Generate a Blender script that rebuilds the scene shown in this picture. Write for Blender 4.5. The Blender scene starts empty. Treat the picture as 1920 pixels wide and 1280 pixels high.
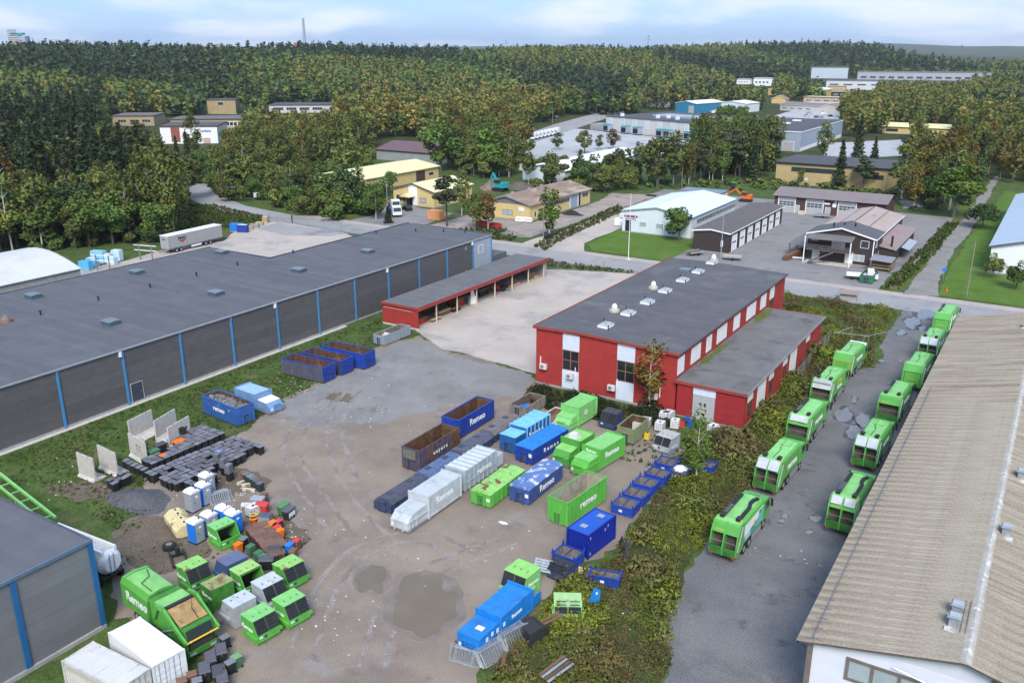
import bpy, math, random
import numpy as np
from mathutils import Vector, Matrix
rnd = random.Random(7)
R = math.radians
HAZE = 7e-5
SC = bpy.context.scene
COL = SC.collection
# ---------------------------------------------------------------- camera
CAM_H, FPX, HORIZON, AZ = 44.0,1650.0,92.0, R(32)
PITCH = math.atan((640 - HORIZON) / FPX)
cd = bpy.data.cameras.new('camera'); cam = bpy.data.objects.new('camera', cd); COL.objects.link(cam)
cd.sensor_width = 36; cd.lens = FPX / 1920 * 36; cd.clip_start = 0.5; cd.clip_end = 40000
cam.location = (0,0, CAM_H); cam.rotation_euler = (math.pi / 2 - PITCH, 0, AZ)
SC.camera = cam
# ---------------------------------------------------------------- world and sun
SUN_EL, SUN_AZ = R(44), R(150)          # azimuth counted clockwise from +Y
world = bpy.data.worlds.new('World'); SC.world = world; world.use_nodes = True
wn = world.node_tree.nodes; wl = world.node_tree.links; wn.clear()
sky = wn.new('ShaderNodeTexSky'); sky.sky_type = 'NISHITA'; sky.sun_disc = False
sky.sun_elevation = SUN_EL; sky.sun_rotation = SUN_AZ; sky.altitude = 100; sky.air_density = 1.0; sky.dust_density = 1.2; sky.ozone_density = 1.4
tc = wn.new('ShaderNodeTexCoord')
sep = wn.new('ShaderNodeSeparateXYZ'); wl.new(tc.outputs['Generated'], sep.inputs[0])
def wmath(op, a, b=None, c=None):
 n = wn.new('ShaderNodeMath'); n.operation = op
 for i, v in enumerate((a, b, c)):
  if v is None: continue
  if isinstance(v, (int, float)): n.inputs[i].default_value = v
  else: wl.new(v, n.inputs[i])
 return n.outputs[0]
# cloud layer: direction projected on a plane overhead, so clouds flatten towards the horizon
den = wmath('ADD', wmath('MAXIMUM', sep.outputs[2], 0.0), 0.20)
cx = wmath('DIVIDE', sep.outputs[0], den); cy = wmath('DIVIDE', sep.outputs[1], den)
cmb = wn.new('ShaderNodeCombineXYZ'); wl.new(cx, cmb.inputs[0]); wl.new(cy, cmb.inputs[1])
n1 = wn.new('ShaderNodeTexNoise'); n1.inputs['Scale'].default_value = 0.85; n1.inputs['Detail'].default_value = 5; n1.inputs['Roughness'].default_value = 0.5; n1.inputs['Distortion'].default_value = 0.25
mp = wn.new('ShaderNodeMapping'); mp.inputs['Location'].default_value = (3.1,1.3,0); wl.new(cmb.outputs[0], mp.inputs[0]); wl.new(mp.outputs[0], n1.inputs['Vector'])
rmp = wn.new('ShaderNodeMapRange'); rmp.interpolation_type = 'SMOOTHSTEP'; rmp.inputs['From Min'].default_value = 0.44; rmp.inputs['From Max'].default_value = 0.60
rmp.inputs['To Min'].default_value = 0.0; rmp.inputs['To Max'].default_value = 0.97
wl.new(n1.outputs['Fac'], rmp.inputs['Value'])
n2 = wn.new('ShaderNodeTexNoise'); n2.inputs['Scale'].default_value = 1.7; n2.inputs['Detail'].default_value = 4; wl.new(mp.outputs[0], n2.inputs['Vector'])
ccol = wn.new('ShaderNodeMix'); ccol.data_type = 'RGBA'; wl.new(n2.outputs['Fac'], ccol.inputs[0])
ccol.inputs[6].default_value = (4.6,5.3,6.7,1); ccol.inputs[7].default_value = (6.2,6.6,7.3,1)
blue = wn.new('ShaderNodeMix'); blue.data_type = 'RGBA'; blue.inputs[0].default_value = 0.55
wl.new(sky.outputs[0], blue.inputs[6]); blue.inputs[7].default_value = (1.6,3.9,8.0,1)
skm = wn.new('ShaderNodeMix'); skm.data_type = 'RGBA'
wl.new(rmp.outputs[0], skm.inputs[0]); wl.new(blue.outputs[2], skm.inputs[6]); wl.new(ccol.outputs[2], skm.inputs[7])
bg = wn.new('ShaderNodeBackground'); bg.inputs['Strength'].default_value = 0.10; wl.new(skm.outputs[2], bg.inputs['Color'])
wo = wn.new('ShaderNodeOutputWorld'); wl.new(bg.outputs[0], wo.inputs['Surface'])
ld = bpy.data.lights.new('sun', 'SUN'); ld.energy = 2.4; ld.angle = R(24); ld.color = (1.0,0.955,0.90)
sun = bpy.data.objects.new('sun', ld); COL.objects.link(sun)
sd = Vector((math.sin(SUN_AZ) * math.cos(SUN_EL), math.cos(SUN_AZ) * math.cos(SUN_EL), math.sin(SUN_EL)))
sun.rotation_euler = sd.to_track_quat('Z', 'Y').to_euler()
vs = SC.view_settings; vs.view_transform = 'Standard'; vs.look = 'None'; vs.exposure = 0.78; vs.gamma = 1.0; vs.use_curve_mapping = False
SC.cycles.max_bounces = 6; SC.cycles.diffuse_bounces = 3; SC.cycles.glossy_bounces = 2; SC.cycles.volume_bounces = 0
SC.cycles.transparent_max_bounces = 6; SC.cycles.use_denoising = True
# ---------------------------------------------------------------- pixel <-> place
_ca, _sa = math.cos(AZ), math.sin(AZ)
def terr(x, y): return 0.0
def ray(px, py):
 dx = (px - 960) / FPX; dy = (640 - py) / FPX
 a, b, c = dx, math.cos(PITCH) + dy * math.sin(PITCH), -math.sin(PITCH) + dy * math.cos(PITCH)
 return a * _ca - b * _sa, a * _sa + b * _ca, c
def G(px, py, z=0.0):
 d = ray(px, py); t = (z - CAM_H) / d[2]
 return Vector((d[0] * t, d[1] * t, z))
def proj(X, Y, Z):
 a = X * _ca + Y * _sa; b = -X * _sa + Y * _ca
 zc = b * math.cos(PITCH) - (Z - CAM_H) * math.sin(PITCH); yc = b * math.sin(PITCH) + (Z - CAM_H) * math.cos(PITCH)
 return 960 + FPX * a / zc, 640 - FPX * yc / zc
def height_at(px, py, top):
 P = G(px, py); lo, hi = 0.0,60.0
 for _ in range(40):
  m = (lo + hi) / 2
  if proj(P.x, P.y, m)[1] > top: lo = m
  else: hi = m
 return lo
# ---------------------------------------------------------------- materials
MATS = {}
def M(name, col=(.5,.5,.5), rough=.65, var=.14, scale=1.2, stain=None, bump=0.0, bscale=30, metal=0.0, rndv=.0, spec=.3, tint=False, brick=None, wave=None, stretch=None, noise2=None):
 if name in MATS: return MATS[name]
 m = bpy.data.materials.new(name); m.use_nodes = True; MATS[name] = m
 nt = m.node_tree; N = nt.nodes; L = nt.links; bs = N['Principled BSDF']
 bs.inputs['Roughness'].default_value = rough; bs.inputs['Metallic'].default_value = metal; bs.inputs['Specular IOR Level'].default_value = spec
 t = N.new('ShaderNodeTexCoord'); vec = t.outputs['Object']
 if stretch:
  q = N.new('ShaderNodeMapping'); q.inputs['Scale'].default_value = stretch; L.new(vec, q.inputs[0]); vs_ = q.outputs[0]
 else: vs_ = vec
 nz = N.new('ShaderNodeTexNoise'); nz.inputs['Scale'].default_value = scale; nz.inputs['Detail'].default_value = 7; nz.inputs['Roughness'].default_value = .62; L.new(vs_, nz.inputs['Vector'])
 mr = N.new('ShaderNodeMapRange'); mr.inputs['From Min'].default_value = .3; mr.inputs['From Max'].default_value = .7
 mr.inputs['To Min'].default_value = 1 - var; mr.inputs['To Max'].default_value = 1 + var; L.new(nz.outputs['Fac'], mr.inputs['Value'])
 def mul(csock, fsock):
  x = N.new('ShaderNodeMix'); x.data_type = 'RGBA'; x.blend_type = 'MULTIPLY'; x.inputs[0].default_value = 1
  L.new(csock, x.inputs[6]); L.new(fsock, x.inputs[7]); return x.outputs[2]
 rgb = N.new('ShaderNodeRGB'); rgb.outputs[0].default_value = (*col, 1); c = rgb.outputs[0]
 if brick:
  b = N.new('ShaderNodeTexBrick'); b.inputs['Scale'].default_value = 1; b.inputs['Brick Width'].default_value = brick[0]; b.inputs['Row Height'].default_value = brick[1]
  b.inputs['Mortar Size'].default_value = brick[2]; b.inputs['Color1'].default_value = (*col, 1); b.inputs['Color2'].default_value = (*[v * .9 for v in col], 1); b.inputs['Mortar'].default_value = (*brick[3], 1)
  sx = N.new('ShaderNodeSeparateXYZ'); L.new(vec, sx.inputs[0]); ad = N.new('ShaderNodeMath'); L.new(sx.outputs[0], ad.inputs[0]); L.new(sx.outputs[1], ad.inputs[1])
  cb = N.new('ShaderNodeCombineXYZ'); L.new(ad.outputs[0], cb.inputs[0]); L.new(sx.outputs[2], cb.inputs[1]); L.new(cb.outputs[0], b.inputs['Vector']); c = b.outputs['Color']
 c = mul(c, mr.outputs[0])
 for st in (stain or []):
  z = N.new('ShaderNodeTexNoise'); z.inputs['Scale'].default_value = st[1]; z.inputs['Detail'].default_value = 8; z.inputs['Roughness'].default_value = .65
  mpn = N.new('ShaderNodeMapping'); mpn.inputs['Location'].default_value = (rnd.random() * 20, rnd.random() * 20,3); L.new(vs_, mpn.inputs[0]); L.new(mpn.outputs[0], z.inputs['Vector'])
  zr = N.new('ShaderNodeMapRange'); zr.inputs['From Min'].default_value = st[2]; zr.inputs['From Max'].default_value = st[3]; zr.interpolation_type = 'SMOOTHSTEP'; L.new(z.outputs['Fac'], zr.inputs['Value'])
  x = N.new('ShaderNodeMix'); x.data_type = 'RGBA'; L.new(zr.outputs[0], x.inputs[0]); L.new(c, x.inputs[6]); x.inputs[7].default_value = (*st[0], 1); c = x.outputs[2]
 if noise2:
  z = N.new('ShaderNodeTexNoise'); z.inputs['Scale'].default_value = noise2[0]; z.inputs['Detail'].default_value = 3; L.new(vec, z.inputs['Vector'])
  zr = N.new('ShaderNodeMapRange'); zr.inputs['From Min'].default_value = .3; zr.inputs['From Max'].default_value = .7; zr.inputs['To Min'].default_value = 1 - noise2[1]; zr.inputs['To Max'].default_value = 1 + noise2[1]; L.new(z.outputs['Fac'], zr.inputs['Value']); c = mul(c, zr.outputs[0])
 if rndv:
  oi = N.new('ShaderNodeObjectInfo'); zr = N.new('ShaderNodeMapRange'); zr.inputs['To Min'].default_value = 1 - rndv; zr.inputs['To Max'].default_value = 1 + rndv; L.new(oi.outputs['Random'], zr.inputs['Value']); c = mul(c, zr.outputs[0])
 if tint:
  at = N.new('ShaderNodeAttribute'); at.attribute_name = 'tint'; c = mul(c, at.outputs['Color'])
 L.new(c, bs.inputs['Base Color'])
 if tint:
  tl = N.new('ShaderNodeBsdfTranslucent'); L.new(c, tl.inputs['Color']); mx = N.new('ShaderNodeMixShader'); mx.inputs[0].default_value = .25; L.new(bs.outputs[0], mx.inputs[1]); L.new(tl.outputs[0], mx.inputs[2]); L.new(mx.outputs[0], N['Material Output'].inputs['Surface'])
 hsrc = None
 if wave:   # fine ribbing of sheet metal
  w = N.new('ShaderNodeTexWave'); w.wave_type = 'BANDS'; w.bands_direction = wave[0]; w.inputs['Scale'].default_value = wave[1]; L.new(vec, w.inputs['Vector'])
  bn = N.new('ShaderNodeBump'); bn.inputs['Strength'].default_value = wave[2]; bn.inputs['Distance'].default_value = .03; L.new(w.outputs['Fac'], bn.inputs['Height']); L.new(bn.outputs[0], bs.inputs['Normal'])
 elif bump:
  z = N.new('ShaderNodeTexNoise'); z.inputs['Scale'].default_value = bscale; z.inputs['Detail'].default_value = 4; L.new(vec, z.inputs['Vector'])
  bn = N.new('ShaderNodeBump'); bn.inputs['Strength'].default_value = bump; bn.inputs['Distance'].default_value = .04; L.new(z.outputs['Fac'], bn.inputs['Height']); L.new(bn.outputs[0], bs.inputs['Normal'])
 return m
RUST = (.17,.075,.035)
m_black = M('black_plastic', (.022,.023,.026), .45,.2,3, rndv=.25)
m_tyre = M('tyre_rubber', (.02,.02,.02), .85,.3,6)
m_steel = M('grey_steel', (.22,.22,.23), .5,.25,3, metal=.2)
m_galv = M('galvanised', (.42,.44,.46), .4,.2,4, metal=.5)
m_white = M('white_paint', (.78,.79,.80), .5,.06,2)
m_offw = M('dirty_white', (.62,.61,.58), .6,.14,2, stain=[((.36,.33,.29), .9,.5,.75)])
m_dark = M('dark_void', (.012,.012,.012), .8,.2,3)
m_glass = M('window_glass', (.03,.04,.045), .08,.1,1, spec=.6)
m_glassl = M('pale_glass', (.34,.40,.42), .15,.1,1, spec=.6)
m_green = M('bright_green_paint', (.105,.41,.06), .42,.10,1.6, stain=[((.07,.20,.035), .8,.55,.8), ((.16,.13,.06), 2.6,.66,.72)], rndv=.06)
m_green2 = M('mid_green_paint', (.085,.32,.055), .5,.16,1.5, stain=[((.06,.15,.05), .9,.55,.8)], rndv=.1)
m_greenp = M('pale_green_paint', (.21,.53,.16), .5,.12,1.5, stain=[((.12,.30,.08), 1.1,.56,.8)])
m_greend = M('truck_dark_green', (.055,.22,.035), .55,.2,2, stain=[((.03,.05,.02), 1.5,.5,.75)])
m_greenr = M('green_rusty_top', (.26,.55,.14), .6,.18,1.2, stain=[(RUST, .9,.54,.60), ((.45,.36,.08), 1.3,.6,.7)])
m_blue = M('royal_blue_paint', (.018,.055,.32), .5,.2,1.4, stain=[((.02,.03,.10), .9,.5,.75), ((.13,.07,.055), 2.2,.61,.7)], rndv=.1)
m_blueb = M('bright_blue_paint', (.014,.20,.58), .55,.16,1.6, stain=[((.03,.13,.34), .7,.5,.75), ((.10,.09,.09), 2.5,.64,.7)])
m_bluew = M('worn_blue_paint', (.10,.18,.40), .6,.2,1.2, stain=[((.58,.61,.65), 1.0,.52,.60)])
m_bluew2 = M('old_blue_side', (.045,.085,.26), .6,.2,1.6, stain=[((.03,.03,.06), 1.1,.5,.8)])
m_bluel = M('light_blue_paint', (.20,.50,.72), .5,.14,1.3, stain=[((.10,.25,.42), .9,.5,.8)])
m_navy = M('navy_dusty', (.035,.05,.115), .6,.25,1.6, stain=[((.13,.12,.13), .8,.5,.8)], rndv=.1)
m_slate = M('slate_dusty_lid', (.085,.09,.125), .65,.22,1.4, stain=[((.20,.17,.14), .8,.56,.75)], rndv=.15)
m_rust = M('rusty_inside', (.105,.052,.028), .85,.4,1.4, stain=[((.21,.13,.07), .8,.5,.75), ((.035,.02,.015), 1.4,.55,.8)])
m_rustblue = M('rusty_blue_side', (.07,.07,.11), .8,.3,1.3, stain=[((.15,.07,.045), .9,.44,.6), ((.025,.02,.02), 1.3,.55,.75)])
m_grey = M('grey_container_paint', (.36,.41,.45), .5,.14,1.5, stain=[((.22,.23,.24), .9,.5,.8)])
m_greyw = M('dirty_white_container', (.47,.50,.52), .5,.12,1.3, stain=[((.36,.34,.30), .8,.5,.8)])
m_greyb = M('bin_grey_paint', (.38,.40,.42), .6,.18,1.4, stain=[((.20,.16,.12), 1.2,.58,.75)])
m_cream = M('cream_paint', (.66,.56,.30), .6,.15,1.3, stain=[((.30,.13,.05), .9,.56,.64)])
m_wood = M('pale_timber', (.48,.36,.22), .75,.25,3, rndv=.15)
m_woodd = M('old_timber', (.16,.095,.055), .8,.3,3, rndv=.2)
m_conc = M('pale_concrete', (.50,.47,.43), .85,.14,1.6, stain=[((.27,.25,.22), .8,.55,.85)], bump=.2)
m_concg = M('grey_concrete', (.33,.32,.31), .85,.18,1.2, stain=[((.22,.21,.2), .7,.5,.8)], bump=.2)
m_orange = M('orange_paint', (.62,.13,.02), .5,.12,2)
m_red = M('red_paint', (.50,.035,.03), .5,.15,2)
m_brownbin = M('brown_plastic', (.17,.09,.065), .55,.15,3, rndv=.18)
m_greenbin = M('green_plastic', (.06,.16,.075), .5,.15,3, rndv=.1)
m_orangebin = M('orange_plastic', (.75,.17,.01), .5,.08,3)
m_redbin = M('red_plastic', (.55,.05,.05), .5,.08,3)
m_bluebin = M('blue_plastic', (.02,.19,.66), .45,.08,3)
m_greytoilet = M('grey_plastic', (.30,.33,.36), .5,.12,2)
m_amber = M('amber_lens', (.8,.25,.02), .3,.05,2)
m_redlens = M('red_lens', (.6,.02,.02), .3,.05,2)
m_yellow = M('yellow_paint', (.70,.48,.04), .5,.1,2)
m_teal = M('teal_paint', (.03,.30,.33), .5,.12,2)
m_skyblue = M('sky_blue_wrap', (.10,.42,.68), .35,.15,2)
m_sticker = M('white_sticker', (.75,.76,.76), .5,.05,3)
m_letter = M('white_lettering', (.80,.81,.80), .5,.05,3)
# ---------------------------------------------------------------- mesh building
class MB:
 def __init__(s): s.v = []; s.f = []; s.m = []
 def _add(s, vs, fs, m=0):
  o = len(s.v); s.v += [tuple(v) for v in vs]
  for f in fs: s.f.append([o + i for i in f]); s.m.append(m)
  return s
 def hexa(s, p, m=0): return s._add(p, [(3,2,1,0), (4,5,6,7), (0,1,5,4), (1,2,6,5), (2,3,7,6), (3,0,4,7)], m)
 def box(s, x0, x1, y0, y1, z0, z1, m=0):
  return s.hexa([(x0, y0, z0), (x1, y0, z0), (x1, y1, z0), (x0, y1, z0), (x0, y0, z1), (x1, y0, z1), (x1, y1, z1), (x0, y1, z1)], m)
 def taper(s, cx, cy, z0, z1, wx0, wy0, wx1, wy1, m=0):
  a = [(cx + i * wx0 / 2, cy + j * wy0 / 2, z0) for i, j in ((-1,-1), (1,-1), (1,1), (-1,1))]
  b = [(cx + i * wx1 / 2, cy + j * wy1 / 2, z1) for i, j in ((-1,-1), (1,-1), (1,1), (-1,1))]
  return s.hexa(a + b, m)
 def prism(s, poly, ax, t0, t1, m=0):
  mk = {'x': lambda a, b, t: (t, a, b), 'y': lambda a, b, t: (a, t, b), 'z': lambda a, b, t: (a, b, t)}[ax]
  n = len(poly); vs = [mk(a, b, t0) for a, b in poly] + [mk(a, b, t1) for a, b in poly]
  return s._add(vs, [tuple(range(n))[::-1], tuple(range(n, 2 * n))] + [(i, (i + 1) % n, n + (i + 1) % n, n + i) for i in range(n)], m)
 def cyl(s, p0, p1, r0, r1=None, n=10, m=0):
  r1 = r0 if r1 is None else r1; p0, p1 = Vector(p0), Vector(p1); d = (p1 - p0).normalized()
  u = d.orthogonal().normalized(); w = d.cross(u)
  vs = [p0 + (u * math.cos(2 * math.pi * i / n) + w * math.sin(2 * math.pi * i / n)) * r0 for i in range(n)]
  vs += [p1 + (u * math.cos(2 * math.pi * i / n) + w * math.sin(2 * math.pi * i / n)) * r1 for i in range(n)]
  return s._add(vs, [tuple(range(n))[::-1], tuple(range(n, 2 * n))] + [(i, (i + 1) % n, n + (i + 1) % n, n + i) for i in range(n)], m)
 def tube(s, pts, r, n=5, m=0):
  for a, b in zip(pts[:-1], pts[1:]): s.cyl(a, b, r, r, n, m)
  return s
 def bar(s, a, b, w, h=None, m=0):
  a, b = Vector(a), Vector(b); h = h or w; d = (b - a).normalized()
  up = Vector((0,0,1)) if abs(d.z) < .95 else Vector((0,1,0)); x = d.cross(up).normalized() * w / 2; z = x.cross(d).normalized() * h / 2
  return s.hexa([a - x - z, a + x - z, b + x - z, b - x - z, a - x + z, a + x + z, b + x + z, b - x + z], m)
 def poly(s, pts, m=0): return s._add(pts, [tuple(range(len(pts)))], m)
 def ball(s, c, r, n=8, k=5, m=0, sz=1.0):
  vs = []; fs = []
  for j in range(k + 1):
   t = math.pi * j / k
   for i in range(n): vs.append((c[0] + r * math.sin(t) * math.cos(2 * math.pi * i / n), c[1] + r * math.sin(t) * math.sin(2 * math.pi * i / n), c[2] + r * sz * math.cos(t)))
  for j in range(k):
   for i in range(n): fs.append((j * n + i, j * n + (i + 1) % n, (j + 1) * n + (i + 1) % n, (j + 1) * n + i))
  return s._add(vs, fs, m)
 def mesh(s, name, mats):
  me = bpy.data.meshes.new(name); me.from_pydata(s.v, [], s.f)
  for m in (mats if isinstance(mats, (list, tuple)) else [mats]): me.materials.append(m)
  if any(s.m): me.polygons.foreach_set('material_index', s.m)
  me.update(); return me
 def build(s, name, mats, parent=None, loc=None, rz=0.0):
  return obj(name, s.mesh(name, mats), parent, loc, rz)
def obj(name, me, parent=None, loc=None, rz=0.0):
 o = bpy.data.objects.new(name, me); COL.objects.link(o)
 if parent is not None: o.parent = parent
 if loc is not None: o.location = loc
 if rz: o.rotation_euler = (0,0, rz)
 return o
def thing(name, label, cat, loc=(0,0,0), rz=0.0, group=None):
 o = obj(name, None, None, loc, rz); o['label'] = label; o['category'] = cat
 if group: o['group'] = group
 return o
def tag(o, label, cat, group=None):
 o['label'] = label; o['category'] = cat
 if group: o['group'] = group
 return o
def struct(o, kind='structure'): o['kind'] = kind; return o
CHILD = {}
def kids(o): return [c for c in bpy.data.objects if c.parent == o]
def clone(root, loc, rz, label=None, group=None, swap=None, scale=None):
 """copy a thing with its parts and sub-parts; swap = {old material: new material}"""
 if root.name not in CHILD:
  CHILD[root.name] = [(c, kids(c)) for c in kids(root)]
 def cp(o, par):
  c = o.copy(); COL.objects.link(c)
  if par is not None: c.parent = par
  if swap and o.type == 'MESH':
   for i, sl in enumerate(c.material_slots):
    nm = swap.get(sl.material.name if sl.material else '')
    if nm: c.material_slots[i].link = 'OBJECT'; c.material_slots[i].material = nm
  return c
 r = cp(root, None); r.location = loc; r.rotation_euler = (0,0, rz)
 if scale: r.scale = scale if not isinstance(scale, (int, float)) else (scale,) * 3
 if label: r['label'] = label
 if group: r['group'] = group
 for c, gs in CHILD[root.name]:
  k = cp(c, r)
  for g in gs: cp(g, k)
 return r
TXT = {}
def text_mesh(s, bold=True):
 if s in TXT: return TXT[s]
 cu = bpy.data.curves.new('t', 'FONT'); cu.body = s; cu.size = 1.0; cu.align_x = 'CENTER'; cu.align_y = 'CENTER'; cu.extrude = .012; cu.offset = .022 if bold else 0.0; cu.resolution_u = 2
 o = bpy.data.objects.new('t', cu); COL.objects.link(o)
 dg = bpy.context.evaluated_depsgraph_get(); dg.update()
 me = bpy.data.meshes.new_from_object(o.evaluated_get(dg)); me.name = 'lettering'; bpy.data.objects.remove(o); bpy.data.curves.remove(cu)
 me.materials.clear(); TXT[s] = me; return me
def lettering(parent, s, loc, size, face, mat=None, squash=1.0):
 """face: 'x+','x-','y+','y-' side the text lies on, or 'z' """
 me = text_mesh(s).copy(); me.materials.append(mat or m_letter)
 o = obj('lettering', me, parent, loc); rz = {'x+': R(90), 'x-': R(-90), 'y-': 0, 'y+': R(180), 'z': 0}[face]
 o.rotation_euler = (R(90) if face != 'z' else 0,0, rz); o.scale = (size * squash, size, 1)
 return o
def np_mesh(name, V, Q, mats, tint=None, midx=None, nrm=None):
 V = np.asarray(V, np.float32); Q = np.asarray(Q, np.int32)
 me = bpy.data.meshes.new(name); k = Q.shape[1]
 me.vertices.add(len(V)); me.vertices.foreach_set('co', V.ravel())
 me.loops.add(Q.size); me.loops.foreach_set('vertex_index', Q.ravel())
 me.polygons.add(len(Q)); me.polygons.foreach_set('loop_start', np.arange(0, Q.size, k, dtype=np.int32))
 for m in (mats if isinstance(mats, (list, tuple)) else [mats]): me.materials.append(m)
 if midx is not None: me.polygons.foreach_set('material_index', np.asarray(midx, np.int32))
 if tint is not None:
  a = me.attributes.new('tint', 'FLOAT_COLOR', 'POINT'); t = np.ones((len(V), 4), np.float32); t[:, :3] = tint if np.ndim(tint) > 1 else np.asarray(tint)[:, None]; a.data.foreach_set('color', t.ravel())
 me.update(calc_edges=True)
 if nrm is not None: me.normals_split_custom_set_from_vertices(np.asarray(nrm, np.float32))
 return me
# ================================================================ terrain
_xi = [-500,0,300,700,1000,1200,1450,1560,1640,1700,1800,1920,2400]
_rid = [34,34,34,31,32,33,40,43,37,25,14,12,12]
_sta = [500,510,560,600,680,780,1100,1150,1150,1150,1150,1150,1150]
_len = [620,620,600,620,620,600,600,600,600,500,500,500,500]
def terr_np(X, Y):
 X = np.asarray(X, float); Y = np.asarray(Y, float)
 a = X * _ca + Y * _sa; b = -X * _sa + Y * _ca; r = np.hypot(a, b)
 xi = np.where(b > 1,960 + FPX * a / np.maximum(b, 1) / math.cos(PITCH), np.where(a > 0,2400,-500))
 rid = np.interp(xi, _xi, _rid); st = np.interp(xi, _xi, _sta); ln = np.interp(xi, _xi, _len)
 t = np.clip((r - st) / ln, 0,1); h = rid * t * t * (3 - 2 * t)
 h = h + t * 2.5 * np.sin(X * .011 + 1) * np.sin(Y * .013)
 t2 = np.clip((r - 5200) / 2300,0,1)
 return h + (np.interp(xi, [1300,1650], [18,56]) + 9 * np.sin(X * .0011) + 6 * np.sin(Y * .0023 + X * .0017)) * t2 * t2 * (3 - 2 * t2)
def terr(x, y): return float(terr_np(x, y))
m_ground = M('meadow_ground', (.068,.105,.028), .95,.3,.35, stain=[((.125,.115,.055), .22,.53,.66), ((.17,.15,.12), .5,.63,.72), ((.045,.07,.02), .8,.52,.7)], bump=.6, bscale=3, noise2=(5,.35), spec=.1)
m_floor = M('forest_floor', (.055,.066,.026), .95,.4,.05, spec=.05, noise2=(.6,.4))
rings = [0,15,30,60,100,150,200,250,300,350,400] + list(range(440,1900,45)) + [2000,2300,2700,3200,4000,5000,5400,5800,6200,6600,7000,7400,7800,8600,11000]
NA = 180; V = []; Q = []
for r_ in rings:
 for i in range(NA):
  t = 2 * math.pi * i / NA; V.append((r_ * math.sin(t), r_ * math.cos(t), 0))
V = np.array(V); V[:, 2] = terr_np(V[:, 0], V[:, 1]) - .03
for j in range(len(rings) - 1):
 for i in range(NA): Q.append((j * NA + i, j * NA + (i + 1) % NA, (j + 1) * NA + (i + 1) % NA, (j + 1) * NA + i))
mid = [0 if math.hypot(*V[q[0]][:2]) < 380 else 1 for q in Q]
gm = np_mesh('ground', V, Q, [m_ground, m_floor], midx=mid); gm.polygons.foreach_set('use_smooth', [True] * len(Q))
struct(obj('ground', gm))
# ---------------------------------------------------------------- flat sheets
def ragged(pts, amp, step=1.2, seed=1):
 rr = random.Random(seed); out = []
 n = len(pts)
 for i in range(n):
  a, b = Vector(pts[i][:2]), Vector(pts[(i + 1) % n][:2]); d = b - a; L = d.length
  k = max(1, int(L / step)); nrm = Vector((d.y, -d.x)).normalized() if L > 0 else Vector((0,0)); w = 0
  for j in range(k):
   w = w * .6 + rr.uniform(-amp, amp); out.append(a + d * (j / k) + nrm * w)
 return out
def sheet(name, pts, z, mat, amp=0.0, step=1.2, seed=1, stuff=None):
 p = ragged(pts, amp, step, seed) if amp else [Vector(q[:2]) for q in pts]
 o = MB().poly([(q.x, q.y, z) for q in p]).build(name, mat); o['kind'] = stuff or 'structure'
 return o
def PX(*l): return [G(*q) for q in l]
def ell(cx, cy, rx, ry, n=26, amp=.15, seed=3, rot=0):
 rr = random.Random(seed); k = [1 + rr.uniform(-amp, amp) for _ in range(n)]
 for _ in range(1 + (n > 30) * 2): k = [(k[i - 1] + k[i] * 2 + k[(i + 1) % n]) / 4 for i in range(n)]
 return [G(cx + math.cos(2 * math.pi * i / n) * rx * k[i], cy + math.sin(2 * math.pi * i / n) * ry * k[i]) for i in range(n)]
m_gravel = M('gravel', (.27,.219,.172), .9,.18,.12, stain=[((.21,.168,.138), .08,.42,.62), ((.275,.255,.24), .16,.54,.76), ((.165,.133,.105), .4,.56,.76)], bump=.5, bscale=14, noise2=(9,.20), spec=.12)
m_asph_l = M('worn_asphalt', (.45,.39,.34), .9,.10,.15, stain=[((.30,.28,.265), .12,.48,.7), ((.25,.225,.205), .5,.62,.75), ((.46,.43,.40), .3,.6,.75)], bump=.3, bscale=14, noise2=(9,.14), spec=.15)
m_street = M('street_asphalt', (.30,.29,.285), .85,.10,.1, stain=[((.22,.215,.215), .15,.5,.7), ((.36,.345,.335), .4,.58,.75)], noise2=(6,.12), spec=.2)
m_foot = M('footway', (.40,.345,.31), .9,.1,.3, noise2=(5,.12), spec=.1)
m_lane = M('lane_gravel', (.150,.146,.148), .85,.2,.15, stain=[((.18,.175,.17), .14,.48,.66), ((.085,.082,.082), .5,.55,.75)], bump=.8, bscale=9, noise2=(7,.28), spec=.2)
m_yardg = M('garage_yard', (.235,.225,.22), .9,.12,.15, stain=[((.17,.16,.155), .2,.5,.7), ((.30,.285,.27), .4,.6,.8)], noise2=(6,.14), spec=.15)
m_dirt = M('brown_dirt', (.20,.165,.13), .95,.25,.4, stain=[((.09,.11,.04), .5,.52,.64)], bump=.8, bscale=6, noise2=(4,.3), spec=.1)
m_pale = M('pale_lot', (.42,.42,.43), .9,.1,.06, stain=[((.34,.335,.33), .1,.5,.7)], spec=.1)
m_lawn = M('mown_lawn', (.085,.155,.026), .95,.18,.25, stain=[((.12,.165,.045), .3,.45,.7)], bump=.6, bscale=12, noise2=(6,.25), spec=.05)
m_rough = M('rough_grass', (.095,.135,.032), .95,.3,.3, stain=[((.16,.14,.06), .25,.5,.66), ((.055,.09,.02), .6,.52,.7)], bump=.8, bscale=5, noise2=(4,.35), spec=.05)
m_path = M('gravel_path', (.24,.225,.205), .9,.15,.25, stain=[((.17,.165,.12), .3,.55,.7)], noise2=(5,.2), spec=.1)
m_wsoil = M('weedy_soil', (.055,.065,.024), .95,.35,.5, stain=[((.10,.08,.045), .4,.52,.66)], bump=.8, bscale=6, noise2=(5,.35), spec=.05)
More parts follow.
